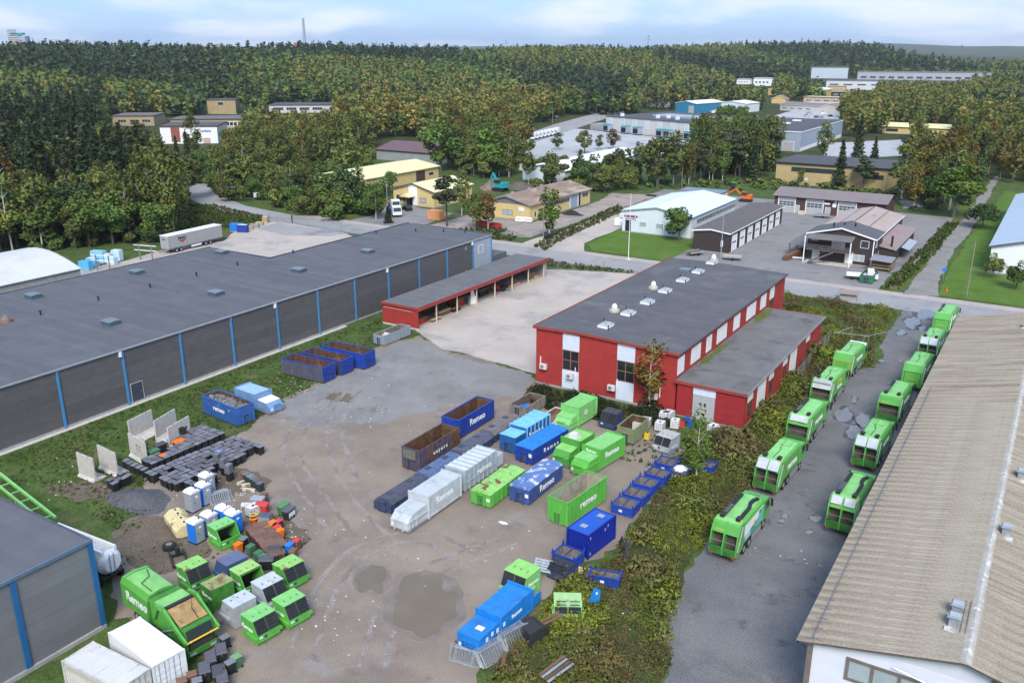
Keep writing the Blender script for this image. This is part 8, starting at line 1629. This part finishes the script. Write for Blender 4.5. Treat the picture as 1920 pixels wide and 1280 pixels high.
for k, (px, py, w, h, mt, lb) in enumerate(((162,506,2.4,1.9, m_skyblue, 'blue wrapped bale stack at the tent corner'), (175,500,2.2,1.9, m_skyblue, 'second blue wrapped stack beside the tent'), (187,492,3.0,2.6, M('pale_blue_wrap', (.25,.52,.70), .35,.15,2), 'tall pale blue wrapped stack with timber on top'), (203,492,1.8,1.9, M('ice_wrap', (.48,.66,.75), .35,.1,2), 'ice blue wrapped pallet'), (212,496,1.6,1.6, M('ice_wrap', (.48,.66,.75), .35), 'short ice blue wrapped pallet in front'), (221,488,2.0,2.3, M('ice_wrap', (.48,.66,.75), .35), 'tall ice blue wrapped pallet at the end of the row'), (445,434,3.2,2.0, m_bluebin, 'lighter blue crate box beside the trailer'), (456,436,2.6,2.0, m_blue, 'royal blue crate box beside the lighter blue one'))):
 P = G(px, py); o = thing('wrapped_stack' if k < 6 else 'blue_crate', lb, 'stack' if k < 6 else 'crate', (P.x, P.y, 0), R(20)); MB().box(-w / 2, w / 2,-.7,.7,.14, h).build('goods', mt, o); MB().box(-w / 2 - .03, w / 2 + .03,-.73,.73,0,.13).build('pallet_base', m_wood, o); MB().box(-w / 2 + .1, w / 2 - .1,-.6,.6, h + .003, h + .07).build('top_sheet', m_offw if k % 2 else mt, o)
for k, (px, py) in enumerate(((195,508), (275,488))):
 P = G(px, py); o = thing('cable_rack', ('steel rack with white arms behind the roof edge beside the wrapped stacks', 'steel rack with white arms behind the roof edge near the trailer')[k], 'rack', (P.x, P.y, 0), R(15))
 for x in (-1.6,1.6): MB().bar((x, 0,0), (x, 0,3.4), .2).build('post', m_steel, o)
 for z in (2.2,3.3): MB().bar((-2.9,0, z), (2.9,0, z), .14).build('arm', m_white, o)
for k, (px, py, w) in enumerate(((468,430,2.2), (478,426,2.4), (487,422,2.0), (498,418,1.4))):
 P = G(px, py); o = thing('timber_pack', ('low timber pack beside the royal blue crate', 'long timber pack in the middle of the row', 'third timber pack in the row', 'tallest stack of pallets by the lot gate')[k], 'timber', (P.x, P.y, 0), R(20))
 for j in range(4 if k < 3 else 8): MB().box(-w / 2, w / 2,-.5,.5, j * .22 + .02, j * .22 + .18).build('board_layer', m_wood if k != 1 else m_concg, o)
# ---- inside the red shed
o = thing('forklift', 'red and black forklift parked under the shed roof', 'forklift', (-88.6,137.2,0), -R(60)); MB().taper(0,-.6,.35,1.25,1.2,1.5,1.1,1.2).build('counterweight', m_red, o); MB().box(-.55,.55,.15,1.0,.3,.8).build('body', m_black, o)
g = MB()
for x in (-.5,.5): g.bar((x, -.4,1.2), (x, -.2,2.1), .08).bar((x, .9,.8), (x, .7,2.1), .08)
g.box(-.55,.55,-.25,.8,2.1,2.16); g.build('overhead_guard', m_black, o); MB().bar((-.35,1.15,.1), (-.35,1.15,2.3), .12).bar((.35,1.15,.1), (.35,1.15,2.3), .12).bar((-.35,1.15,2.25), (.35,1.15,2.25), .12).build('mast', m_black, o); MB().box(-.32,-.2,1.2,2.3,.1,.15).box(.2,.32,1.2,2.3,.1,.15).build('fork', m_steel, o)
for x in (-.55,.55):
 for y in (-.7,.8): MB().cyl((x - .1, y, .3), (x + .1, y, .3), .3,.3,12).build('wheel', m_tyre, o)
o = thing('white_lift_unit', 'white wheeled lift unit standing on a pallet under the shed', 'machine', (-87.9,127.0,0), -R(30)); MB().box(-.6,.6,-.6,.5,.3,1.5).build('body', m_white, o); MB().prism([(-.5,1.5), (.3,1.5), (.1,2.8), (-.4,2.8)], 'x', .2,.5).build('mast', m_white, o); MB().box(-.5,.1,-.4,.2,1.503,2.4).build('motor', m_black, o); MB().box(-.9,.9,-.8,.8,.1,.28).build('skid', m_offw, o)
for k, (y, x, w, d, h, mt, lb) in enumerate(((112.4,-89.2,2.6,3.0,1.1, m_red, 'pile of red machine parts at the near end of the shed'), (115.0,-87.6,1.6,2.6,.5, m_woodd, 'low pallet of dark fittings between the near posts'), (118.6,-89.0,2.6,4.0,.9, m_woodd, 'stack of old planks under the shed'), (121.6,-88.2,1.8,2.6,.8, m_black, 'black machine frames on a pallet under the shed'), (124.4,-89.6,2.2,2.6,1.6, m_red, 'tall red steel rack at the back of the shed'), (141.5,-88.4,1.8,3.6,.9, m_wood, 'pale timber pack beside the forklift'), (148.6,-87.6,1.4,1.6,1.3, m_wood, 'wooden crate cage at the far end of the shed'), (133.0,-90.2,2.2,3.0,1.4, m_black, 'dark covered goods in the middle of the shed'))):
 q = random.Random(k); o = thing('goods_pile', lb, 'goods', (x, y, 0)); n = 9
 for j in range(n):
  z0 = h * (j // 3) / 3; MB().box(-w / 2 + q.uniform(0,.2) + (j % 3) * w / 3.1,-w / 2 + (j % 3 + .85) * w / 3.1,-d / 2 + q.uniform(0,.3), d / 2 - q.uniform(0,.3), z0 + .02, z0 + h / 3.3).build('piece', mt if j % 4 else (m_woodd if mt != m_woodd else m_wood), o)
# ---- fences, gates, poles
def mesh_fence(label, pts, h=1.9, step=2.8, name='mesh_fence'):
 r = thing(name, label, 'fence'); W_ = [Vector((p[0], p[1], 0)) for p in pts]
 for a, b in zip(W_[:-1], W_[1:]):
  d = b - a; n = max(1, int(d.length / step))
  for k in range(n + (1 if b == W_[-1] else 0)): p = a + d * (k / n); MB().cyl((p.x, p.y, 0), (p.x, p.y, h), .035,.035,6).build('post', m_galv, r)
  g = MB(); u = d.normalized()
  for z in (.05, h * .5, h - .05): g.cyl((a.x, a.y, z), (b.x, b.y, z), .014,.014,4)
  k = int(d.length / .28)
  for i in range(k):
   p = a + d * (i / k); q_ = a + d * (min(i + 1.6, k) / k); g.cyl((p.x, p.y, .05), (q_.x, q_.y, h - .05), .006,.006,3).cyl((q_.x, q_.y, .05), (p.x, p.y, h - .05), .006,.006,3)
  g.build('wire_mesh', m_galv, r)['kind'] = 'stuff'
 return r
mesh_fence('wire mesh fence between red annex and the weedy island', [(-27.4,138), (-27.2,128), (-27.0,118)], 2.2); mesh_fence('wire fence along the weedy strip between red shed and sliding gate', [(-97,156.5), (-88,159.0), (-79,162.2)], 1.9); mesh_fence('wire mesh fence at the rear lot beside the street', [(-160,163.2), (-140,163.4), (-122,163.2)], 1.9); mesh_fence('fence in front of the white rendered hall', [(-13,200), (-4,200), (6,200)], 1.6); mesh_fence('long wire fence along the delivery lot', [tuple(G(1000,285))[:2], tuple(G(1060,283))[:2], tuple(G(1110,284))[:2]], 2.0,4)
def gate(label, a, b, h=1.7):
 r = thing('sliding_gate', label, 'gate'); a, b = Vector((*a, 0)), Vector((*b, 0)); d = b - a; u = Vector((0,0,1)); g = MB()
 for z in (.15, h): g.bar(a + u * z, b + u * z, .1)
 for t in (0,.33,.66,1): g.bar(a + d * t + u * .1, a + d * t + u * h, .09)
 g.build('frame', m_galv, r); g = MB()
 for i in range(3): g.bar(a + d * (i / 3) + u * (h if i % 2 == 0 else .15), a + d * ((i + 1) / 3) + u * (.15 if i % 2 == 0 else h), .06)
 g.build('brace', m_galv, r); g = MB(); n = int(d.length / .22)
 for i in range(n): p = a + d * (i / n); g.cyl(p + u * .15, p + u * h, .008,.008,3)
 g.build('gate_rods', m_galv, r)['kind'] = 'stuff'
 for p in (a, b): MB().box(p.x - .1, p.x + .1, p.y - .1, p.y + .1,0, h + .4).build('gate_post', m_galv, r)
gate('grey steel sliding gate at the asphalt yard by the street', (-79,162.6), (-67.0,164.0)); gate('grey swing gate of the rear lot', tuple(G(505,416))[:2], tuple(G(548,418))[:2], 2.0); gate('second gate leaf of the rear lot', tuple(G(548,418))[:2], tuple(G(640,436))[:2], 1.8)
m_polew = M('weathered_pole', (.25,.21,.17), .9,.2,3)
def pole(label, px, py, top, kind='wood', arm=0):
 P = GT(px, py); h = height_at(px, py, top) if P.z < 1 else 11; r = thing('street_lamp' if kind == 'lamp' else ('flagpole' if kind == 'flag' else 'utility_pole'), label, 'pole' if kind != 'lamp' else 'street lamp', tuple(P))
 MB().cyl((0,0,0), (0,0, h), .13 if kind != 'flag' else .09,.08 if kind != 'flag' else .04,8).build('pole', {'wood': m_polew, 'lamp': m_galv, 'flag': m_white}[kind], r)
 if kind == 'flag': MB().cyl((0,0,0), (0,0,.25), .6,.5,12).build('base', m_conc, r); MB().ball((0,0, h + .05), .1,8,4).build('finial', m_white, r)
 if arm: MB().tube([(0,0, h - .1), (arm, arm * .5, h + .25)], .05,5).build('arm', m_galv, r); MB().box(arm - .3, arm + .3, arm * .5 - .12, arm * .5 + .12, h + .2, h + .32).build('lamp_head', m_steel, r)
pole('white flagpole on the bright lawn', 1178,487,365, 'flag'); pole('weathered lamp pole beside the brown garage row', 1351,485,404, 'lamp', -1.4); pole('leaning wooden pole on the roadside lawn', 1812,556,452); pole('street lamp at the bend behind the curtain trailer', 365,345,298, 'lamp', -1.8); pole('street lamp beside the blue lorry', 727,398,340, 'lamp', -1.8); pole('wooden pole beside the weeping birch', 1019,452,385, 'wood')
pole('tall pole at the corner of the logistics lot', 1117,232,197, 'wood'); pole('thin pole in front of the yellow clad hall', 1579,345,300, 'flag'); pole('lamp pole at the far car park', 1036,232,205, 'lamp', -1.5); pole('wooden pole in the grove behind the white workshop', 1278,352,305, 'wood')
# ---- cars, lorries and machines of the middle distance
def car(label, px, py, rz, paint, L=4.4, h=1.45, van=False, cat='car', group='parked cars'):
 P = GT(px, py); r = thing('parked_van' if van else 'parked_car', label, cat, tuple(P), rz, group); w = .9
 if van: MB().prism([(-L / 2,.35), (L / 2,.35), (L / 2,1.0), (L / 2 - .5,1.15), (L / 2 - 1.0, h), (-L / 2, h)], 'y', -w, w).build('body', paint, r); MB().prism([(L / 2 - .52,1.2), (L / 2 - .98, h - .1), (L / 2 - .94, h - .08), (L / 2 - .46,1.2)], 'y', -w + .1, w - .1).build('windscreen', m_glass, r)
 else:
  MB().prism([(-L / 2,.3), (L / 2,.3), (L / 2,.75), (L / 2 - 1.0,.92), (-L / 2,.95)], 'y', -w, w).build('body', paint, r); MB().prism([(-L / 2 + .25,.953), (L / 2 - 1.2,.93), (L / 2 - 1.9, h), (-L / 2 + .7, h)], 'y', -w + .1, w - .1).build('cabin', m_glass, r); MB().box(-L / 2 + .8, L / 2 - 1.95,-w + .14, w - .14, h + .002, h + .03).build('roof', paint, r)
 for x in (-L / 2 + .8, L / 2 - .8):
  for y in (-w + .05, w - .05): MB().cyl((x, y - .1,.32), (x, y + .1,.32), .32,.32,10).build('wheel', m_tyre, r)
 return r
m_carb = M('black_car_paint', (.015,.016,.02), .25,.1,1, spec=.6); m_cars = M('silver_car_paint', (.45,.46,.48), .3,.08,1, spec=.6); m_carr = M('red_car_paint', (.35,.03,.04), .3,.1,1, spec=.6); m_carw = M('white_car_paint', (.75,.76,.77), .3,.05,1, spec=.6); m_carbl = M('blue_car_paint', (.06,.12,.28), .3,.1,1, spec=.6)
car('black car parked at the yellow gabled office', 763,394, R(150), m_carb)
for i, (px, py, mt, v, lb) in enumerate(((1517,214, m_cars, 0, 'silver car at the corner of the far car lot'), (1524,208, m_carw, 1, 'white van behind the silver car in the far lot'), (1532,205, m_carr, 0, 'red car in front of the peach shop'), (1538,211, m_carr, 0, 'second red car, nearer than the other'), (1545,216, m_carw, 1, 'white van in the middle of the far car lot'), (1530,221, m_carbl, 0, 'blue car nearest in the far car lot'), (1548,206, m_carw, 0, 'white car under the peach shop'), (1540,222, m_cars, 0, 'silver car beside the blue one in the far lot'), (1556,219, m_carb, 0, 'black car at the edge of the far car lot'), (1512,219, m_cars, 0, 'silver car half behind the round tree'), (1042,220, m_carw, 0, 'white car beside the far road'), (1335,213, m_carw, 1, 'white van at the blue hall'), (1345,212, m_carw, 1, 'second white van at the blue hall'), (1735,358, m_carbl, 0, 'blue grey car at the birches beyond the garages'), (1739,366, m_carb, 0, 'dark car behind the blue grey one'), (1715,375, m_offw, 0, 'pale covered car at the birches'))): car(lb, px, py, R(20 + 55 * (i % 3)), mt, 5.2 if v else 4.4,2.1 if v else 1.45, bool(v), 'van' if v else 'car')
def lorry(label, px, py, rz, cabm, boxm, L=9.0, group=None, box=True, bh=3.6):
 P = GT(px, py); r = thing('lorry', label, 'lorry', tuple(P), rz, group)
 MB().prism([(L / 2 - 2.1,.7), (L / 2,.7), (L / 2 + .02,1.6), (L / 2 - .3,3.0), (L / 2 - 2.1,3.1)], 'y', -1.2,1.2).build('cab', cabm, r); MB().prism([(L / 2 + .03,1.65), (L / 2 - .25,2.7), (L / 2 - .2,2.7), (L / 2 + .07,1.65)], 'y', -1.05,1.05).build('windscreen', m_glass, r)
 MB().box(-L / 2, L / 2 - 2.2,-.4,.4,.6,.95).build('chassis', m_black, r); MB().box(-L / 2, L / 2 - 2.3,-1.25,1.25,1.0, bh if box else 1.9).build('box_body' if box else 'tipper_body', boxm, r)
 for x in (-L / 2 + 1,-L / 2 + 2.2, L / 2 - 1.2):
  for y in (-1,1): MB().cyl((x, y - .15,.5), (x, y + .15,.5), .5,.5,12).build('wheel', m_tyre, r)
 return r
lorry('white-cabbed lorry with low blue tipper body beside the street', 741,404,-R(40), m_carw, m_blue, 7, None, False); lorry('second white-cabbed lorry right behind the blue tipper', 739,392,-R(40), m_carw, m_carr, 7, None, False)
for i in range(7): lorry('white delivery lorry in the row at the far lot', 1001 + i * 7,262 - i * 1.6,-R(75), m_carw, m_carw, 7.5, 'white delivery lorries in a row')
def excavator(label, px, py, rz, paint, s=1.0, a=((1.0,1.6), (3.2,3.6), (5.2,2.4), (5.6,.6))):
 P = GT(px, py); r = thing('excavator', label, 'excavator', tuple(P), rz); r.scale = (s, s, s)
 for y in (-.95,.95): MB().prism([(-1.9,.15), (-1.6,0), (1.6,0), (1.9,.15), (1.9,.6), (1.5,.8), (-1.5,.8), (-1.9,.6)], 'y', y - .28, y + .28).build('track', m_black, r)
 MB().box(-1.9,1.0,-1.2,1.2,.95,1.9).build('upper_body', paint, r); MB().taper(-1.5,0,1.903,2.3,.9,2.2,.8,2.0).build('engine_cover', paint, r); MB().box(-.3,1.1,.25,1.15,1.903,2.9).build('cab', m_glass, r); MB().box(-.35,1.15,.2,1.2,2.903,3.0).build('cab_roof', paint, r)
 for k, (p, q_) in enumerate(zip(a[:-1], a[1:])): MB().bar((p[0], -.2, p[1]), (q_[0], -.2, q_[1]), .35,.5 - .08 * k).build(('boom', 'stick', 'bucket_link')[k], paint, r)
 e = a[-1]; MB().prism([(e[0] - .5, e[1] - .5), (e[0] + .3, e[1] - .6), (e[0] + .4, e[1] + .1), (e[0] - .2, e[1] + .2)], 'y', -.75,.35).build('bucket', m_steel, r)
excavator('teal excavator with folded arm in front of the brown soil heap', 938,358, R(170), m_teal, 1.3, ((1.0,1.6), (2.6,4.2), (3.4,2.4), (3.2,.8))); excavator('orange excavator parked between white workshop and brown garages', 1398,378, R(185), m_orange); excavator('orange excavator arm rising behind the mauve-roofed garage', 1496,338, R(10), m_orange, 1.0, ((1,1.6), (-.5,3.4), (2.6,2.6), (3.0,1.4)))
P = GT(1380,358); o = thing('tractor', 'green tractor among machines behind the white workshop', 'tractor', tuple(P), R(10)); MB().box(-.2,1.8,-.4,.4,.8,1.5).build('bonnet', m_greend, o); MB().taper(-.9,0,1.0,2.6,1.5,1.5,1.2,1.3).build('cab', m_glass, o); MB().box(-1.6,-.2,-.75,.75,2.6,2.7).build('cab_roof', m_green2, o)
for x, rr_ in ((-1.0,.85), (1.3,.55)):
 for y in (-.85,.85): MB().cyl((x, y - .2, rr_), (x, y + .2, rr_), rr_, rr_, 14).build('wheel', m_tyre, o)
for k, (px, py, lb) in enumerate(((432,360, 'row of old machines, the rusty one by the bend'), (443,362, 'old green trailer wagon beside the bend'), (456,362, 'grey old trailer wagon at the bend'), (470,364, 'rusty olive trailer wagon at the end of the row'), (488,374, 'white covered machine beside the thicket'))):
 P = GT(px, py); o = thing('old_wagon', lb.replace('row of old machines, the', 'old wagon, the'), 'wagon', tuple(P), R(25)); MB().box(-1.6,1.6,-1,1,.8,1.9).build('body', (m_rust, m_greend, m_galv, M('olive_paint', (.20,.23,.12), .7), m_offw)[k], o); MB().box(-1.7,1.7,-1.05,1.05,1.903,2.1).build('cover', m_bluew if k < 3 else m_offw, o)
 for x in (-1,1): MB().cyl((x, -1.1,.4), (x, 1.1,.4), .4,.4,10).build('wheel', m_tyre, o)
P = G(1592,522); o = thing('flatbed_truck', 'white flatbed truck parked at the green skip by the house', 'truck', tuple(P), R(65)); MB().box(-.6,3.2,-1.0,1.0,.75,1.2).build('bed', m_white, o)
o.rotation_euler = (0,0, R(12)); MB().prism([(3.3,.5), (5.4,.5), (5.4,1.1), (4.9,1.25), (4.5,2.2), (3.3,2.25)], 'y', -.95,.95).build('cab', m_carw, o); MB().prism([(4.93,1.3), (4.55,2.15), (4.6,2.15), (4.98,1.3)], 'y', -.85,.85).build('windscreen', m_glass, o); MB().box(-.6,5.2,-.4,.4,.45,.74).build('chassis', m_black, o)
for x in (.6,4.5):
 for y in (-.85,.85): MB().cyl((x, y - .12,.36), (x, y + .12,.36), .36,.36,12).build('wheel', m_tyre, o)
for k, (px, py, lb, rz, mt) in enumerate(((1372,487, 'flat wooden trailer beside the lamp pole at the garage row', 15, m_wood), (1303,478, 'rusty orange two-wheeled trailer at the end of the garage row', 60, m_woodd), (1541,408, 'small brown hand trailer in front of the grey garage doors', 10, m_woodd))):
 P = G(px, py); o = thing('flat_trailer', lb, 'trailer', tuple(P), R(rz)); MB().box(-2,2,-1,1,.6,.72).build('bed', mt, o); MB().box(-2,2,-1.03,-1.003,.6,1.0).box(-2,2,1.003,1.03,.6,1.0).build('side_board', m_galv, o); MB().bar((2,0,.55), (3.4,0,.45), .1).build('drawbar', m_steel, o)
 for y in (-1.1,1.1): MB().cyl((.2, y - .1,.33), (.2, y + .1,.33), .33,.33,12).build('wheel', m_tyre, o)
# white tanks stacked behind the white workshop
k = 0
for (x, y, z) in [(-97.5 + .6 * (i % 2), 209 + i * 2.3,0) for i in range(9)] + [(-99.3,213 + i * 2.3,0) for i in range(8)] + [(-98.4,214 + i * 2.4,1.25) for i in range(6)]:
 o = thing('white_tank', 'white caged tank in the stack beside the white workshop', 'tank', (x, y, z), rnd.uniform(-.2,.2), 'stacked white tanks'); MB().box(-.9,.9,-.95,.95,.15,1.2).build('tank', m_offw if k % 3 else m_white, o); MB().box(-.9,.9,-.95,.95,0,.148).build('pallet', m_black, o); k += 1
# timber, pallets and odds at the balcony house and workshop
for k in range(9): o = MB().bar((-49.6 + (k % 3) * .35,191.5,.25 + (k // 3) * .35), (-47.2 + (k % 3) * .35,203,.5 + (k // 3) * .5), .3).build('beam', m_woodd if k % 2 else M('red_brown_timber', (.20,.095,.05), .8,.2,2)); tag(o, 'long brown beam in the leaning pile beside the balcony house', 'beam', 'pile of long beams')
P = G(1492,486); o = thing('foil_roll', 'shiny foil-wrapped roll beside the balcony house', 'roll', tuple(P), R(10)); MB().cyl((-1.8,0,.3), (1.8,0,.3), .3,.3,12).build('roll', m_galv, o); MB().cyl((-1.82,0,.3), (-1.8,0,.3), .1,.1,8).build('core', m_black, o)
for k, (px, py) in enumerate(((1469,484), (1478,487))): P = G(px, py); o = thing('traffic_post', ('orange and white marker post at the beam pile', 'second orange and white marker post closer to the foil roll')[k], 'marker post', tuple(P)); MB().cyl((0,0,0), (0,0,1.0), .09,.07,8).build('post', m_orange, o); MB().cyl((0,0,.5), (0,0,.7), .1,.1,8).build('white_band', m_white, o); MB().cyl((0,0,0), (0,0,.06), .3,.3,10).build('base', m_black, o)
o = thing('firewood_shelter', 'open shelter with grey roof over firewood racks beside the green skip', 'shelter', (-29.6,193.5,0)); MB().hexa([(-2.2,-2.6,2.5), (2.2,-2.6,2.3), (2.2,2.6,2.4), (-2.2,2.6,2.6), (-2.2,-2.6,2.6), (2.2,-2.6,2.4), (2.2,2.6,2.5), (-2.2,2.6,2.7)]).build('roof', M('shelter_grey_roof', (.26,.26,.29), .6,.1,.6), o)
for x in (-2,2):
 for y in (-2.4,2.4): MB().box(x - .08, x + .08, y - .08, y + .08,0,2.38).build('post', m_woodd, o)
for z in (.4,1.0,1.6): MB().box(-2,2,-1.2,1.2, z, z + .08).build('shelf', m_woodd, o); MB().box(-1.8,1.8,-1.0,1.0, z + .083, z + .4).build('firewood', m_wood if z < 1.2 else m_woodd, o)
for k, (px, py, mt, lb) in enumerate(((975,414, m_white, 'white slanted barrier board with lettering at the yellow workshop'), (990,415, m_white, 'second slanted barrier board with red lettering'))): P = G(px, py); o = thing('barrier_board', lb, 'barrier', tuple(P), R(0)); MB().prism([(-.6,0), (.6,0), (.1,1.1), (-.1,1.1)], 'x', -1.2,1.2).build('board', mt, o); [MB().box(-.9 + j * .42,-.65 + j * .42,-.42 - .005,-.38,.4,.7).build('letter_mark', m_red if k else m_galv, o) for j in range(5)]
for k, (px, py, lb) in enumerate(((905,424, 'dark red skip beside the orange tinged birch'), (928,428, 'dark red skip closer to the side road'))): P = G(px, py); o = thing('red_skip', lb, 'skip', tuple(P)); open_box(o, 3.0,1.8,1.2, m_red, m_rust)
P = G(818,412); o = thing('orange_box', 'orange steel box at the edge of the dark warehouse roof', 'box', tuple(P)); MB().box(-2,2,-1.2,1.2,.1,2.5).build('shell', M('salmon_orange', (.62,.27,.11), .6,.12,1), o); MB().box(-2.05,2.05,-1.25,1.25,2.503,2.6).build('lid', M('salmon_orange', (.62,.27,.11), .6), o)
P = G(1025,447); bbin(0,0, 'dark bin at the mouth of the side road', R(10), None, None, at=(P.x, P.y, 0)) if False else None
for k, (px, py, lb) in enumerate(((1024,449, 'dark rubbish bin at the mouth of the side road'), (1031,447, 'second dark rubbish bin at the side road'))): P = G(px, py); o = thing('rubbish_bin', lb, 'waste bin', tuple(P), R(15 + k * 8)); MB().taper(0,0,.1,1.1,1.1,.6,1.25,.75).build('body', m_black, o); MB().box(-.65,.65,-.4,.4,1.103,1.2).build('lid', m_black, o)
P = GT(985,322); o = thing('caravan', 'small white caravan among bushes above the brown workshop roof', 'caravan', tuple(P), R(10)); MB().prism([(-2.2,.5), (2.2,.5), (2.3,1.5), (1.6,2.6), (-2.0,2.7), (-2.3,1.5)], 'y', -1.1,1.1).build('body', m_offw, o); MB().box(.6,1.4,-1.12,-1.102,1.4,2.0).build('window', m_glass, o); MB().cyl((0,-1.1,.33), (0,1.1,.33), .33,.33,10).build('wheel', m_tyre, o)
for k, (px, py, rz) in enumerate(((1595,640,8), (1640,640,60), (1580,632,70))):
 P = G(px, py); o = thing('steel_railing', ('low steel railing behind the last truck', 'low steel railing on the green island edge', 'low steel railing at the fence side of the island')[k], 'railing', tuple(P), R(rz)); MB().tube([(-2.6,0,0), (-2.6,0,1.2), (2.6,0,1.2), (2.6,0,0)], .045,6).build('rail', m_galv, o); MB().tube([(0,0,0), (0,0,1.2)], .04,6).build('post', m_galv, o)
P = G(1590,562); o = thing('concrete_cover', 'flat weathered concrete slab among the weeds by the street', 'slab', tuple(P), R(5)); MB().box(-1.8,1.8,-1.4,1.4,1.3,1.55).build('slab', M('brown_concrete', (.30,.25,.21), .9,.2,1), o); MB().box(-1.4,1.4,-1.0,1.0,0,1.3).build('chamber', m_concg, o)
P = G(1768,524); o = thing('blue_sign', 'small round blue path sign at the footpath', 'sign', tuple(P)); MB().cyl((0,0,0), (0,0,1.9), .04,.04,6).build('post', m_galv, o); MB().cyl((0,-.03,2.0), (0,.03,2.0), .42,.42,14).build('disc', m_bluebin, o)
P = G(1775,546); o = thing('traffic_cone', 'small orange cone at the end of the footpath', 'cone', tuple(P)); MB().cyl((0,0,.05), (0,0,.8), .2,.05,8).build('cone', m_orange, o); MB().box(-.25,.25,-.25,.25,0,.05).build('base', m_orange, o)
# haze
if HAZE > 0:
 hm = bpy.data.materials.new('haze_air'); hm.use_nodes = True; hn = hm.node_tree.nodes; hn.clear(); pv = hn.new('ShaderNodeVolumePrincipled'); pv.inputs['Color'].default_value = (.86,.92,1.0,1); pv.inputs['Density'].default_value = HAZE; pv.inputs['Anisotropy'].default_value = .2
 ho_ = hn.new('ShaderNodeOutputMaterial'); hm.node_tree.links.new(pv.outputs[0], ho_.inputs['Volume'])
 o = MB().box(-12500,12500,-12500,12500,-1.5,160).build('haze', hm); o['kind'] = 'stuff'
